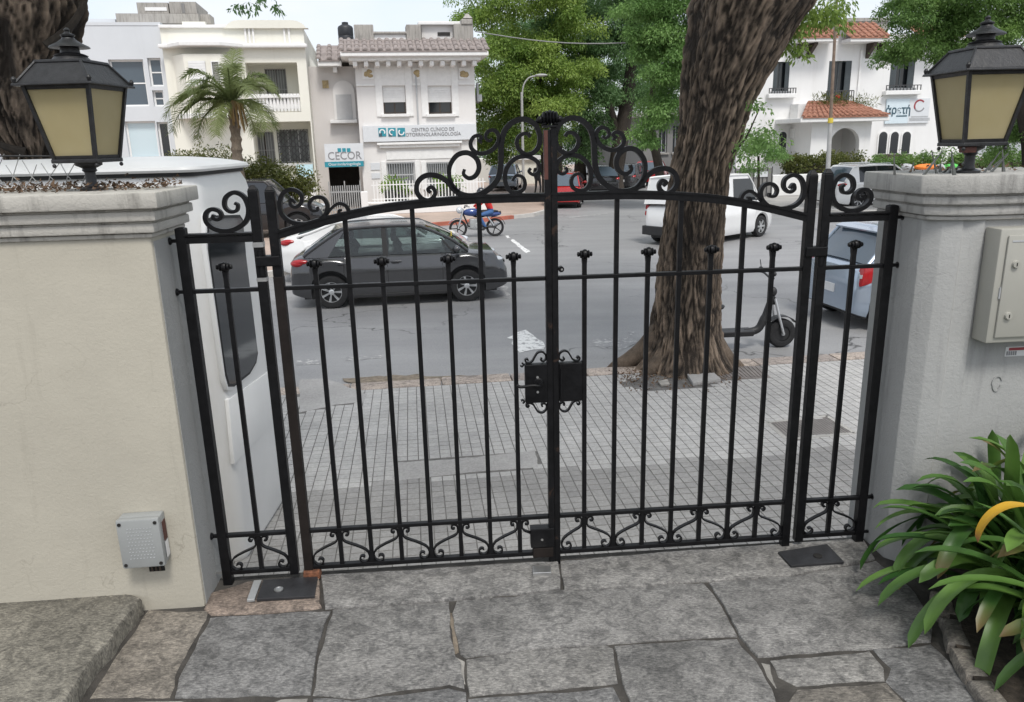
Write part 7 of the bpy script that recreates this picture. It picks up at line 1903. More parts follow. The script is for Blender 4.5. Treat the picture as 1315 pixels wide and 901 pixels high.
for k in range(13):
    u = q[0]+(q[1]-q[0])*k/12; m.bx(u-.018, u+.018, -1.22, -1.18, q[2]-.6, q[3])
m.bx(q[0], q[1], -1.23, -1.17, q[3], q[3]+.05); bpart(m, 'balcony_railing', 'dark_grille', AH, S)
leaf_mesh('porch_plants', lobes([(A.uz(x, 136, -1.3)[0]-S[0], -1.5+S[1], A.uz(x, 136, -1.3)[1]+.1, .55, .3, .35) for x in (1052, 1062, 1080, 1092, 1104, 1112)], 60, 77), .35, 18, .22, .035, 'leaf_hedge', 78, AH, droop=-.3)
bm_ = MB(); bm_.ball((A.uz(1076.5, 124, -1.4)[0], -1.35, A.uz(1076.5, 124, -1.4)[1]), (.14, .10, .11), 8, 6); bpart(bm_, 'red_flowers', 'red_box', AH, S, smooth=True)
# small arched windows, air conditioner, downpipe
def arched(x0, y0, x1, y1, w=0.0):
    q = A.rect(x0, y0, x1, y1, w); cx_ = (q[0]+q[1])/2
    def sh(g): 
        h = (q[1]-q[0])/2+g; return [(cx_-h, q[2]-g), (cx_+h, q[2]-g)]+[(cx_+h*math.cos(t), q[3]-(q[1]-q[0])/2+h*math.sin(t)) for t in np.linspace(0, PI, 12)]
    m = MB(); m.prism(sh(.07), w-.06, w-.001, 'xz'); o = bpart(m, 'arched_window', 'white_trim', AH, S); m = MB(); m.prism(sh(0), w-.068, w-.05, 'xz'); m.build('pane', 'window_dark', o, sub=S)
    m = MB(); m.bx(q[0]-.12, q[1]+.12, w-.25, w-.07, q[2]-.25, q[2]-.03); m.build('sill', 'wood_dark', o, sub=S)
for x0, x1 in ((999.5, 1009), (1127.5, 1138), (1142.5, 1152.5), (1157.5, 1168)): arched(x0, 169, x1, 197)
arched(985, 185, 992, 200)
q = A.rect(1019, 164.5, 1033.5, 177, -.5); ac = root('air_conditioner', 'white air conditioner unit on the house wall left of the porch arch', 'air conditioner', A.world((q[0]+q[1])/2, -.3, q[2]), A.yaw); SS = ((q[0]+q[1])/2, -.3, q[2])
m = MB(); m.bx(q[0], q[1], -.45, -.02, q[2], q[3]); m.build('case', 'white_paint', ac, sub=SS, bevel=.02); m = MB(); m.lathe([(.19, -.47), (.19, -.455)], 20, ((q[0]+q[1])/2+.05, 0, (q[2]+q[3])/2), 'y'); m.build('fan_grille', 'grey_paint', ac, sub=SS); m = MB(); m.lathe([(.07, -.48), (.07, -.471)], 14, ((q[0]+q[1])/2+.05, 0, (q[2]+q[3])/2), 'y'); m.build('fan_hub', 'white_paint', ac, sub=SS)
q = A.rect(1101.5, 64, 1104, 150, -.05); m = MB(); m.bx(q[0], q[1], -.09, -.002, q[2], q[3]); bpart(m, 'downpipe', 'white_trim', AH, S)
# sign with Greek letters
q = A.rect(1138, 126.5, 1193, 158, -.1)
sg3 = root('wall_sign', 'pale blue and white wall sign with dark teal Greek lettering and round emblem', 'sign', A.world((q[0]+q[1])/2, -.08, q[2]), A.yaw); SS = ((q[0]+q[1])/2, -.08, q[2])
xm = A.uz(1167, 142, -.1)[0]
m = MB(); m.bx(q[0], xm, -.10, -.02, q[2], q[3]); m.build('board', 'sign_blue', sg3, sub=SS); m = MB(); m.bx(xm+.002, q[1], -.10, -.02, q[2], q[3]); m.build('board', 'sign_white', sg3, sub=SS)
c1 = A.uz(1153.5, 141.5, -.11); text_part('ἀρετή', .62, 'sign_dark', sg3, (c1[0]-SS[0], -.03, c1[1]-SS[2]), (RAD(90), 0, 0), xscale=.86, bold=.012)
c1 = A.uz(1156, 147, -.11); text_part('centro médico', .17, 'sign_dark', sg3, (c1[0]-SS[0], -.03, c1[1]-SS[2]), (RAD(90), 0, 0)) if False else None
c1 = A.uz(1157, 148.6, -.11); m = MB(); m.bx(c1[0]-.28, c1[0]+.36, -.112, -.101, c1[1]-.04, c1[1]+.03); m.build('underline', 'sign_dark', sg3, sub=SS)
c1 = A.uz(1181, 135.5, -.11); 
m = MB(); m.strip([(c1[0]+.30*math.cos(t), c1[1]+.30*math.sin(t)) for t in np.linspace(.7, PI+.6, 14)], .09, .012, -.106); m.build('emblem_ring', 'letter_red', sg3, sub=SS)
m = MB(); m.strip([(c1[0]+.30*math.cos(t), c1[1]+.30*math.sin(t)) for t in np.linspace(PI+.65, 2*PI-.4, 14)], .07, .012, -.106); m.build('emblem_ring', 'letter_grey', sg3, sub=SS)
for y_, hw2 in ((149.5, .5), (152, .62), (154, .62)):
    c1 = A.uz(1181, y_, -.11); m = MB(); m.bx(c1[0]-hw2, c1[0]+hw2, -.108, -.101, c1[1]-.035, c1[1]+.035); m.build('small_print', 'grey_paint', sg3, sub=SS)
# garden wall, hedge, dark gate in front of the white house
AF = Frame(A.world(0, -8.0, 0), 6.0)
q = AF.rect(992, 221, 1230, 250); gwz = q[3]
gwl = root('garden_wall', 'white garden wall under the clipped hedge of the white house', 'wall', AF.world((q[0]+q[1])/2, 0, 0), AF.yaw); SS = ((q[0]+q[1])/2, 0, 0)
m = MB(); m.bx(q[0], q[1]+3, 0, .3, 0, gwz); m.build('wall', 'white_wall', gwl, sub=SS, bevel=.03)
q2 = AF.rect(944, 216, 991, 258); dg = root('garden_gate', 'dark sheet gate with pale plate left of the garden wall', 'gate', AF.world((q2[0]+q2[1])/2, 0, 0), AF.yaw); SS = ((q2[0]+q2[1])/2, 0, 0)
m = MB(); m.bx(q2[0], q2[1], .05, .12, .03, q2[3]); m.build('sheet', 'dark_wall', dg, sub=SS)
for k in range(9): 
    u = q2[0]+(q2[1]-q2[0])*k/8; m = MB(); m.bx(u-.02, u+.02, .02, .049, .03, q2[3]+.06); m.build('bar', 'dark_grille', dg, sub=SS)
q3 = AF.rect(969, 220, 986, 227); m = MB(); m.bx(q3[0], q3[1], .0, .019, q3[2], q3[3]); m.build('plate', 'sign_white', dg, sub=SS)
def hedge(label, x0, x1, y0, y1, w, sd, n=240, mat='leaf_hedge'):
    q = AF.rect(x0, y0, x1, y1, w); c = AF.world((q[0]+q[1])/2, w, 0)
    h = root('hedge', label, 'hedge', (c[0], c[1], Z_PAV), AF.yaw)
    L_ = q[1]-q[0]; k = max(2, int(L_/.8)); zc_ = (q[2]+q[3])/2; hz_ = (q[3]-q[2])/2
    sp = [(-L_/2+L_*(i+.5)/k, 0, zc_+random.Random(sd+i).uniform(-.1, .12), .55, .6, hz_*.9) for i in range(k)]
    leaf_mesh('foliage', lobes(sp, n, sd), .26, 22, .13, .06, mat, sd, h, droop=.1)
    m = MB()
    for i in range(k): m.tube([(-L_/2+L_*(i+.5)/k, 0, 0), (-L_/2+L_*(i+.5)/k+.05, 0, zc_)], .05, 6)
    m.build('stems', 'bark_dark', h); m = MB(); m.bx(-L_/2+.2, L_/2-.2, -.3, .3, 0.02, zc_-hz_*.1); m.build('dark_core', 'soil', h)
    return h
hedge('clipped yellow green hedge in front of the white house porch', 1008, 1104, 197, 224, .8, 50, 300)
hedge('dark hedge below the three arched windows of the white house', 1120, 1200, 198, 224, .9, 60, 240, 'leaf_tipa')
hedge('dense hedge behind the right lantern post', 1205, 1330, 190, 224, 1.0, 70, 300, 'leaf_tipa')
# sacks on the garden wall
for x0, x1, mt, lb_ in ((1176, 1205, 'orange_cloth', 'bright orange sack on the garden wall behind the glass shards'), (1214, 1233, 'green_cloth', 'bright green sack on the garden wall beside the right lantern stem'), (1160, 1175, 'grey_cloth', 'crumpled grey sack on the garden wall left of the orange sack'), (1206, 1213.5, 'grey_cloth', 'small grey sack between the orange and green sacks')):
    q = AF.rect(x0, 210.5, x1, 222, -.05); c = AF.world((q[0]+q[1])/2, .1, gwz); hw_ = (q[1]-q[0])/2; hh_ = q[3]-gwz
    m = MB(); m.ball((0, 0, hh_*.5), (hw_, .3, hh_*.52), 16, 10); m.v = [(x+.05*mnoise.noise(Vector((x*5, y*5, z*5+x0))), y, max(0.0, z+.06*mnoise.noise(Vector((x*4+x0, y*4, z*4))))) for x, y, z in m.v]
    o = m.build('sack', mt, smooth=True); o.location = (c[0], c[1], Z_PAV+gwz); o.rotation_euler = (0, 0, AF.yaw); tag(o, lb_, 'sack', 'sacks on the garden wall')

# ---------- far houses down the side street
D = Frame(tuple(aty(850, 240, 58.0)[:2])+(Z_PAV,), 18.0)
q = D.rect(826, 150, 905, 260); DH = root('far_house', 'dark grey old house with tall window between the far trees and leaning trunk', 'building', D.world((q[0]+q[1])/2, 0, 0), D.yaw); S = ((q[0]+q[1])/2, 0, 0)
hl_ = [D.rect(846, 160, 857, 196), D.rect(864, 160, 874, 196), D.rect(848, 214, 858, 236)]
m = MB(); wall_with_holes(m, q[0], q[1], 0, q[3], 0, .3, hl_); m.bx(q[0], q[1], .35, 10, 0, q[3]); bpart(m, 'wall', 'dark_wall', DH, S)
for h in hl_: window(D, DH, S, h, 0, 'window_dark', .25, 'grey_paint', grid=(2, 1), sillmat='old_concrete')
m = MB(); m.bx(q[0]-.7, q[1]+.7, -.7, 6, q[3]+.001, q[3]+.3); bpart(m, 'cornice', 'old_concrete', DH, S, bevel=.05)
D2 = Frame(tuple(aty(812, 240, 75.0)[:2])+(Z_PAV,), 14.0)
q = D2.rect(790, 190, 824, 250); D2H = root('far_house', 'far pale house with faded pink roof at the end of the side street', 'building', D2.world((q[0]+q[1])/2, 0, 0), D2.yaw); S = ((q[0]+q[1])/2, 0, 0)
m = MB(); m.bx(q[0], q[1], 0, 8, 0, q[3]); bpart(m, 'wall', 'alcove_wall', D2H, S)
zr_ = D2.uz(810, 171)[1]; tile_roof(D2, D2H, S, q[0]-.4, q[1]+.4, -.5, 4, q[3]+.02, zr_, 'old_tiles', .5)
for x in (798, 812):
    r_ = D2.rect(x-4, 205, x+4, 226); window(D2, D2H, S, (r_[0], r_[1], r_[2], r_[3]), -.26, 'window_dark', .25, 'white_paint', grid=(2, 1))
D3 = Frame(tuple(aty(665, 240, 52.0)[:2])+(Z_PAV,), 14.0)
q = D3.rect(640, 205, 690, 255); D3H = root('far_house', 'low pale house behind the far street lamp, left of the gate middle', 'building', D3.world((q[0]+q[1])/2, 0, 0), D3.yaw); S = ((q[0]+q[1])/2, 0, 0)
hl_ = [D3.rect(656, 214, 664, 236)]
m = MB(); wall_with_holes(m, q[0], q[1], 0, q[3], 0, .3, hl_); m.bx(q[0], q[1], .35, 8, 0, q[3]); bpart(m, 'wall', 'cream_wall', D3H, S)
for h in hl_: window(D3, D3H, S, h, 0, 'window_dark', .25, 'white_paint', grid=(2, 1))
m = MB(); m.bx(q[0]-.2, q[1]+.2, -.2, .5, q[3]+.001, q[3]+.25); bpart(m, 'coping', 'white_trim', D3H, S)

# ---------- poles and wire
p = aty(672.5, 250, 38.0); zt_ = aty(672.5, 118, 38.0)[2]
sl = root('street_lamp', 'slender grey street lamp with curved arm in front of the far trees', 'street lamp', (p[0], 38.0, Z_PAV), 0)
m = MB(); m.tube([(0, 0, 0), (0, 0, zt_-Z_PAV)], [.075, .06], 10); m.build('post', 'pole_grey', sl, smooth=True)
m = MB(); m.tube(catmull([(0, 0, zt_-Z_PAV-.5), (.08, -.02, zt_-Z_PAV+.25), (.35, -.05, zt_-Z_PAV+.62), (.72, -.08, zt_-Z_PAV+.70)], 5), .035, 8); m.build('arm', 'pole_grey', sl, smooth=True)
m = MB(); m.ball((.92, -.1, zt_-Z_PAV+.72), (.30, .12, .07), 12, 8); m.build('lamp_head', 'pole_grey', sl, smooth=True)
p = aty(1063, 222, 24.0); p2 = aty(1073, 30, 24.0)
up = root('utility_pole', 'thin brown and grey utility pole rising above the right gate post', 'utility pole', (p[0], 24.0, Z_ROAD), 0)
zs_ = aty(1064, 152, 24.0)
dz0 = Z_ROAD; dx = (p2[0]-p[0]); 
def pp(t): return (dx*t, 0, (p[2]-dz0)+(p2[2]-p[2])*t)
m = MB(); m.tube([(-.1, 0, 0), pp(0), pp(.36)], [.075, .07, .06], 10); m.build('lower_pole', 'pole_grey', up, smooth=True)
m = MB(); m.tube([pp(.34), pp(1.0), pp(1.5)], [.05, .04, .035], 10); m.build('upper_pole', 'pole_wood', up, smooth=True)
m = MB(); m.lathe([(.075, pp(.345)[2]), (.08, pp(.36)[2]), (.075, pp(.38)[2])], 12, (pp(.36)[0], 0, 0)); m.build('clamp', 'sticker_yellow', up, smooth=True)
m = MB(); a_, b_ = aty(610, 40, 36.0), aty(885, 48, 32.0); m.tube([a_+(b_-a_)*t-np.array([0, 0, .35*math.sin(PI*t)]) for t in np.linspace(0, 1, 12)], .022, 5)
tag(m.build('overhead_cable', 'cable'), 'grey overhead cable running from the clinic roof to the leaning tree', 'cable')

# ================================================================== FAR TREES
def far_tree(label, base, lobespx, Y, mat, nclu, seed, per=30, ln=.24, wd=.10, trunk=None, name='street_tree', spread=.75, group='trees along the far side street', zb=Z_ROAD, droop=.5, depth=.8):
    """lobespx: (px, py, rx_px, rz_px, dY)"""
    b = aty(base[0], base[1], Y); r = root(name, label, 'tree', (b[0], Y, zb), 0, group)
    S = np.array([b[0], Y, zb]); sp = []
    for px, py, rx, rz, dy in lobespx:
        c = aty(px, py, Y+dy); k = (Y+dy)/F_PX; sp.append((c[0], c[1], c[2], rx*k, max(rx, rz)*k*depth, rz*k))
    Pc_, tb_ = clumps(sp, max(12, nclu//14), spread*1.25, nclu*2, seed)
    leaf_mesh('crown', Pc_-S, spread*.55, per, ln*.62, wd*.62, mat, seed, r, droop=droop, tonec=tb_)
    for i, (pts, rad) in enumerate(trunk or []):
        P = [np.array(aty(x, y, Y+d)) if y is not None else np.array([aty(x, 250, Y+d)[0], Y+d, zb]) for x, y, d in pts]
        limb('trunk' if i == 0 else 'limb', P, rad, 'bark_dark', r, tuple(S), 10)
    return r
far_tree('broad yellow green tree beside the clinic roof', (655, 250), [(660, 60, 55, 50, 0), (632, 95, 30, 40, -1), (700, 45, 50, 45, 0), (650, 150, 38, 45, 0), (690, 120, 45, 45, -1), (725, 80, 40, 50, 0), (625, 40, 28, 28, 0), (640, 190, 25, 25, 0), (680, 170, 35, 30, 0), (680, -20, 70, 40, 0)], 41.0, 'leaf_yellow', 1500, 101, trunk=[([(706, None, 0), (704, 220, 0), (698, 150, 0), (690, 80, 0)], [.42, .36, .28, .15]), ([(702, 180, 0), (680, 130, 0), (655, 90, 0)], [.2, .14, .08])])
far_tree('dark green tree with black trunks behind the gate crest', (785, 250), [(760, 60, 50, 50, 0), (800, 95, 45, 45, 1), (745, 120, 38, 38, -1), (790, 30, 50, 40, 0), (755, 160, 32, 28, 0), (735, 190, 22, 22, 0), (770, -20, 70, 40, 0)], 43.0, 'leaf_deep', 1300, 102, trunk=[([(790, None, 0), (790, 225, 0), (797, 180, 0), (808, 110, 0), (812, 60, 0)], [.55, .45, .42, .34, .2]), ([(796, 190, 0), (780, 130, 0), (765, 80, 0)], [.32, .22, .1]), ([(746, None, 1), (745, 215, 1), (748, 160, 1)], [.4, .34, .2])])
far_tree('bright green tree crown hanging left of the leaning trunk', (860, 250), [(852, 70, 34, 42, 0), (870, 40, 36, 34, 0), (842, 120, 26, 32, 0), (875, 110, 26, 40, 0), (872, 165, 18, 22, 0), (838, 22, 34, 26, 0), (850, -20, 50, 36, 0), (826, 170, 14, 14, 0)], 32.0, 'leaf_fresh', 1000, 103, per=30, ln=.19, wd=.075, spread=.55, trunk=[([(850, None, 3), (846, 215, 3), (836, 160, 3), (840, 90, 2)], [.22, .2, .17, .1])])
far_tree('green tree overhanging the white house behind the right lantern', (1300, 240), [(1165, 45, 36, 30, 0), (1205, 70, 34, 30, 0), (1190, 25, 50, 30, 0), (1245, 40, 45, 45, 0), (1290, 60, 40, 50, 0), (1160, 75, 20, 14, 0), (1300, 150, 30, 50, 2), (1290, 210, 26, 26, 2), (1220, -15, 90, 30, 0), (1320, 0, 60, 50, 0)], 27.0, 'leaf_tipa', 1500, 104, per=30, ln=.17, wd=.065, spread=.50, group='trees beyond the right pillar', trunk=[([(1330, None, 1), (1325, 180, 1), (1300, 100, 0), (1240, 50, 0)], [.4, .34, .24, .1])])
far_tree('shaded green tree filling the end of the side street', (770, 250), [(720, 150, 60, 60, 0), (790, 140, 50, 60, 0), (830, 190, 24, 30, 0), (680, 200, 40, 35, 0), (740, 60, 90, 60, 0), (850, 80, 60, 60, 0), (650, 100, 60, 60, 0), (640, 195, 25, 40, 0)], 66.0, 'leaf_deep', 1500, 106, per=26, ln=.36, wd=.16, spread=1.1, trunk=[([(715, None, 0), (716, 200, 0), (720, 130, 0)], [.5, .4, .3])])
far_tree('green tree standing behind the white house chimney', (1010, 240), [(985, 190, 14, 20, 0), (960, 180, 20, 20, 0), (968, 205, 22, 16, 0)], 33.0, 'leaf_fresh', 110, 107, per=24, ln=.16, wd=.06, spread=.4, name='garden_shrub', group='shrubs by the white house', zb=Z_PAV, trunk=[([(975, None, 0), (974, 200, 0)], [.06, .05])])['label'] = 'pale green shrub beside the white house, right of the leaning trunk'

# shrubs in front of the bay house
def shrub(label, cx, cy, rx, rz, Y, mat, n, sd, zb=Z_PAV):
    c = aty(cx, cy, Y); k = Y/F_PX; r = root('garden_shrub', label, 'shrub', (c[0], Y, zb), 0, 'shrubs in front of the bay house')
    leaf_mesh('foliage', lobes([(0, 0, c[2]-zb, rx*k, rx*k*.7, rz*k), (rx*k*.5, 0, c[2]-zb-rz*k*.4, rx*k*.6, rx*k*.5, rz*k*.7), (-rx*k*.5, .1, c[2]-zb-rz*k*.3, rx*k*.6, rx*k*.5, rz*k*.7)], n, sd, .3), .28, 22, .12, .045, mat, sd, r, droop=.2)
    m = MB()
    rr_ = random.Random(sd)
    for i in range(6): m.tube([(rr_.uniform(-.2, .2), rr_.uniform(-.2, .2), 0), (rr_.uniform(-.5, .5)*rx*k, rr_.uniform(-.2, .2), (c[2]-zb)*1.0)], [.03, .012], 5)
    m.build('stems', 'bark_dark', r, tone=[.5]*len(m.v)); return r
shrub('loose yellow green bush between the booth and the bay house', 335, 222, 40, 20, 27.5, 'leaf_hedge', 220, 201)
shrub('pale leggy bush below the barred window of the bay house', 378, 232, 28, 18, 28.0, 'leaf_hedge', 150, 202)
shrub('thin bush under the palm in front of the bay house', 268, 200, 30, 22, 28.5, 'leaf_hedge', 70, 203)
shrub('sparse bush at the foot of the modern house', 235, 206, 18, 14, 28.8, 'leaf_hedge', 45, 204)

# queen palm
Yp = 26.5; b = aty(306, 215, Yp); hd_ = aty(298, 132, Yp)
pm_ = root('palm_tree', 'feathery palm with hanging orange fruit in front of the cream house', 'tree', (b[0], Yp, Z_PAV), 0)
Sp = (b[0], Yp, Z_PAV)
P = [(b[0]+.05, Yp, Z_PAV), (b[0], Yp, b[2]), ((b[0]*.5+hd_[0]*.5)+.02, Yp, (b[2]+hd_[2])/2), tuple(hd_)]
mt = MB(); Pc = catmull(P, 8); mt.tube(Pc, [.19+.03*math.sin(i*2.2)-.04*(i/len(Pc)) for i in range(len(Pc))], 14); mt.build('trunk', 'bark_palm', pm_, sub=Sp, smooth=True, tone=[.5]*len(mt.v))
cr = np.array(hd_)-np.array(Sp); rgp = random.Random(9)
def frond(az, el, L, name='frond', mat='leaf_palm', width=.55, sag=1.0, dead=False):
    m = MB(); N = 26; pts = []; p = np.array(cr); d = np.array([math.cos(az)*math.cos(el), math.sin(az)*math.cos(el), math.sin(el)])
    for i in range(N+1):
        pts.append(p.copy()); p = p+d*L/N; d = d+np.array([0, 0, -sag*(.035+.10*(i/N)**1.5)]); d /= np.linalg.norm(d)
    m.tube(pts, [.03*(1-.85*i/N)+.004 for i in range(N+1)], 5)
    for i in range(3, N+1):
        t = pts[min(i+1, N)]-pts[i-1]; t /= np.linalg.norm(t); sd_ = np.cross(t, (0, 0, 1)); sd_ /= np.linalg.norm(sd_)+1e-9; upv = np.cross(sd_, t)
        ll = width*(.55+.75*math.sin(PI*min(1, (i-2)/(N*.95))))*L/2.4
        for sg in (-1, 1):
            for q in range(3):
                dirv = sd_*sg*.75+t*.55+upv*rgp.uniform(-.15, .35); dirv /= np.linalg.norm(dirv)
                a = pts[i]-t*q*.05; bb = a+dirv*ll*.5; cc = a+dirv*ll+np.array([0, 0, -ll*rgp.uniform(.15, .45)])
                w = t*.011; m.add([a-w, a+w, bb+w*1.2, cc, bb-w*1.2], [(0, 1, 2, 3, 4)])
    tn = [rgp.random()*.2+.5*abs(math.sin(az*3))+.2]*len(m.v)
    return m.build(name, mat, pm_, tone=tn)
for k in range(19):
    az = 2*PI*k/19+rgp.uniform(-.15, .15); el = (1.15, .75, .35, .95, .1)[k % 5]+rgp.uniform(-.12, .12)
    frond(az, el, rgp.uniform(1.65, 2.15), sag=1.25)
frond(PI*.98, .35, 2.6, sag=1.2); frond(PI*1.05, .55, 2.5, sag=1.2); frond(.2, .0, 1.7); frond(1.45, 1.4, 1.9)
ff = MB()
for k in range(14):
    x0 = cr+np.array([.12, -.28, .05]); d = np.array([rgp.uniform(-.12, .42), rgp.uniform(-.25, .0), 0]); ff.tube([x0, x0+d*.7+np.array([0, 0, -.1]), x0+d+np.array([0, 0, -.75+rgp.uniform(-.3, .2)])], [.03, .045, .015], 5)
ff.build('fruit_stalk', 'leaf_dead', pm_, tone=[rgp.random() for _ in ff.v], smooth=True)

# ================================================================== STRAP-LEAVED PLANT by the right pillar
pb = np.array([1.86, 2.40, 0.0])
# planting bed with a stone edging
m = MB(); bed_pts = [tuple(atz(x, y, 0)[:2]) for x, y in [(1215, 762), (1222, 830), (1262, 905), (1310, 1000)]]+[(2.6, 1.2), (3.2, 2.86), (1.72, 2.74)]
m.prism(bed_pts, -.2, .03); structure(m.build('planting_bed', 'soil'))
ed_ = bpy.data.objects.new('bed_edging', None); COL.objects.link(ed_); structure(ed_)
ex = [(1192, 765), (1204, 798), (1216, 838), (1240, 880), (1275, 930), (1320, 1010)]
for i in range(len(ex)-1):
    a, b = np.array(atz(*ex[i], 0)[:2]), np.array(atz(*ex[i+1], 0)[:2]); t = (b-a)/np.linalg.norm(b-a); n = np.array([-t[1], t[0]])
    if n[0] < 0: n = -n
    q = [a+t*.008, b-t*.008, b-t*.008+n*.07, a+t*.008+n*.07]
    flag([tuple(x) for x in q], 'granite_brown', .035, 300+i, px=False, th=.12, bev=.014, name='edging_stone', parent=ed_, shrink=.002)
pl_ = root('strap_leaf_plant', 'clump of glossy strap leaves with one yellow leaf beside the right pillar', 'plant', tuple(pb), 0)
def strap(az, L, w, el, sag, mat='strap_leaf', base=(0, 0, 0.02), twist=0.0, name='leaf', fold=.18):
    N = 16; p = np.array(base, float); d = np.array([math.cos(az)*math.cos(el), math.sin(az)*math.cos(el), math.sin(el)])
    sd0 = np.array([-math.sin(az), math.cos(az), 0]); vs = []; ac_, al_ = [], []
    for i in range(N+1):
        t = i/N; ww = w*min(1, .50+t*2.2)*math.sqrt(max(0, 1-max(0, (t-.80)/.20)**2.4))+.0015
        sd_ = sd0*math.cos(twist*t)+np.cross(d, sd0)*math.sin(twist*t); upv = np.cross(sd_, d)
        if upv[2] < 0: upv = -upv
        for s_ in (-1, -.5, 0, .5, 1):
            vs.append(p+sd_*ww*.5*s_+upv*fold*ww*(s_*s_)); ac_.append((s_+1)/2); al_.append(t)
        p = p+d*L/N; d = d+np.array([0, 0, -sag*(.25+1.5*t)/N*2.2]); d /= np.linalg.norm(d)
        gw_ = float((pb+p-G.p0) @ G.n)+.24
        if gw_ > 0: p = p-G.n*gw_; d = d-G.n*max(0.0, float(d @ G.n))*1.05; d /= np.linalg.norm(d)
        if p[2] < .015 and d[2] < 0: d[2] = 0.02; d /= np.linalg.norm(d)
    fs = [(i*5+k, i*5+k+1, i*5+k+6, i*5+k+5) for i in range(N) for k in range(4)]
    me = bpy.data.meshes.new(name); me.from_pydata([tuple(v) for v in vs], [], fs); me.polygons.foreach_set('use_smooth', [True]*len(fs))
    for nm, val in (('across', ac_), ('along', al_)):
        at = me.attributes.new(nm, 'FLOAT', 'POINT'); at.data.foreach_set('value', val)
    me.materials.append(MAT[mat]); o = bpy.data.objects.new(name, me); COL.objects.link(o); o.parent = pl_; return o
rl = random.Random(31)
bases = [(-.05, 0, .03), (.0, -.20, .03), (.10, .14, .03), (-.08, .16, .03), (.10, -.42, .03), (.28, -.05, .03), (.16, -.64, .03), (-.02, -.40, .03)]
for bi, bs in enumerate(bases):
    for k in range(34):
        az = rl.uniform(PI*.55, PI*1.70) if k % 4 else rl.uniform(0, 2*PI)
        el = rl.uniform(.60, 1.45); L = rl.uniform(.40, .68)
        strap(az, L, rl.uniform(.034, .054), el, rl.uniform(.6, 1.5), mat='strap_leaf' if rl.random() < .84 else 'strap_leaf_tip', base=(bs[0]+rl.uniform(-.04, .04), bs[1]+rl.uniform(-.04, .04), bs[2]+rl.uniform(0, .10)), twist=rl.uniform(-.5, .5))
for az, el, L, sg in ((PI*1.02, .62, .62, 1.0), (PI*.96, .35, .58, .7), (PI*1.12, .48, .60, 1.1), (PI*.88, .8, .62, 1.0), (PI*1.25, .6, .62, 1.5), (PI*.75, 1.0, .58, .9), (PI*1.05, .95, .66, 1.7)):
    strap(az, L, rl.uniform(.042, .055), el, sg, base=(-.06, rl.uniform(-.2, .1), .10), twist=rl.uniform(-.3, .3))
for k in range(20):
    strap(rl.uniform(0, 2*PI), rl.uniform(.60, .80), rl.uniform(.045, .06), rl.uniform(1.22, 1.5), rl.uniform(.25, .6), base=(rl.uniform(-.12, .16), rl.uniform(-.25, .22), .05), twist=rl.uniform(-.6, .6))
yb_ = np.array(aty(1320, 650, 2.13))-pb
strap(PI*1.0, .21, .045, .10, 1.7, 'strap_leaf_yellow', base=tuple(yb_), twist=.3)
for dy_, el_ in ((0, .5), (.03, .9)):
    strap(PI*.05, .12, .035, el_-1.6, .2, base=tuple(yb_+np.array([0, dy_, 0])))
strap(PI*1.30, .42, .034, .6, 2.6, 'strap_leaf_half', base=(-.12, -.22, .14), twist=.3)
strap(PI*1.45, .36, .03, .5, 2.6, 'strap_leaf_yellow', base=(.02, -.36, .14), twist=.3)
# seed head
stm = MB(); stm.tube([(-.02, .05, .03), (-.05, .05, .30), (-.08, .04, .44)], .007, 6); stm.build('flower_stalk', 'strap_leaf', pl_, smooth=True)
for k in range(12):
    m = MB(); a = rl.uniform(0, 2*PI); m.ball((-.08+.03*math.cos(a), .04+.03*math.sin(a), .445+rl.uniform(-.02, .03)), (.008, .008, .013), 8, 6); m.build('seed_pod', 'strap_leaf', pl_, smooth=True)

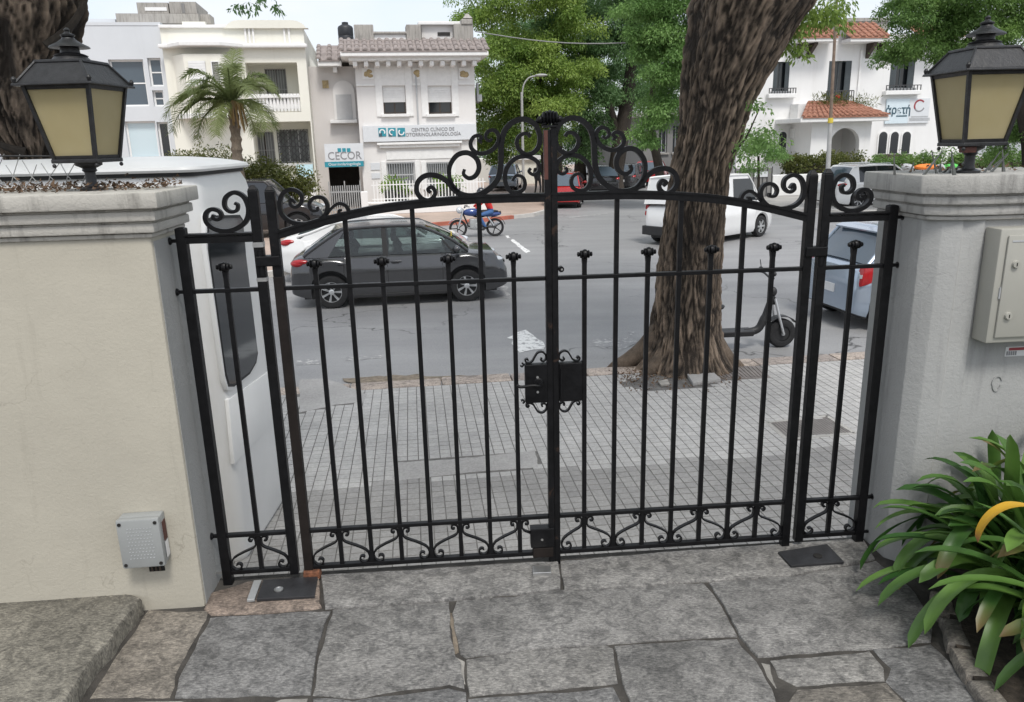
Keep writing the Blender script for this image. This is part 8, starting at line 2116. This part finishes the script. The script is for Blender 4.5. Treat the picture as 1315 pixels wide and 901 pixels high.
# ================================================================== PERSON far off
pp_ = aty(691, 250, 40.0)
def person(label, loc, rz):
    r = root('person', label, 'person', loc, rz)
    J = {'pel': (0,0,.93), 'ab': (0,0,1.10), 'ch': (0,0,1.30), 'nk': (0,0,1.47), 'hb': (0,.01,1.56), 'hd': (0,.01,1.66),
         'hl': (-.09,0,.88), 'kl': (-.10,.10,.50), 'al': (-.10,.02,.09), 'tl': (-.10,.16,.04), 'hr': (.09,0,.88), 'kr': (.10,-.02,.48), 'ar': (.10,-.22,.10), 'tr': (.10,-.08,.04),
         'sl': (-.18,0,1.41), 'el': (-.24,-.06,1.14), 'wl': (-.23,.06,.92), 'fl': (-.23,.09,.82), 'sr': (.18,0,1.41), 'er': (.24,.04,1.14), 'wr': (.23,.16,.95), 'fr': (.23,.19,.86)}
    Ed = [('pel','ab'),('ab','ch'),('ch','nk'),('nk','hb'),('hb','hd'),('pel','hl'),('hl','kl'),('kl','al'),('al','tl'),('pel','hr'),('hr','kr'),('kr','ar'),('ar','tr'),('ch','sl'),('sl','el'),('el','wl'),('wl','fl'),('ch','sr'),('sr','er'),('er','wr'),('wr','fr')]
    Rr = dict(pel=.14, ab=.13, ch=.155, nk=.055, hb=.085, hd=.085, hl=.095, kl=.062, al=.042, tl=.036, hr=.095, kr=.062, ar=.042, tr=.036, sl=.065, el=.045, wl=.032, fl=.034, sr=.065, er=.045, wr=.032, fr=.034)
    ks = list(J); me = bpy.data.meshes.new('body'); me.from_pydata([J[k] for k in ks], [(ks.index(a), ks.index(b)) for a, b in Ed], [])
    o = bpy.data.objects.new('body', me); COL.objects.link(o); o.parent = r
    md = o.modifiers.new('skin', 'SKIN'); 
    for i, k in enumerate(ks):
        sv = me.skin_vertices[0].data[i]; sv.radius = (Rr[k], Rr[k]*.85); sv.use_root = (k == 'pel')
    s2 = o.modifiers.new('sub', 'SUBSURF'); s2.levels = 2; s2.render_levels = 2
    me.materials.append(MAT['cloth_black'])
    m = MB(); m.ball((0, .02, 1.635), (.072, .085, .10), 12, 8); m.ball((0, .108, 1.62), (.012, .016, .018), 8, 5); m.build('face', 'skin', r, smooth=True)
    m = MB(); m.ball((0, -.012, 1.672), (.088, .095, .092), 12, 8); m.build('hair', 'hair_dark', r, smooth=True)
    return r
person('pedestrian in dark clothes on the far pavement behind the gate crest', (pp_[0], 40.0, Z_PAV), RAD(200))
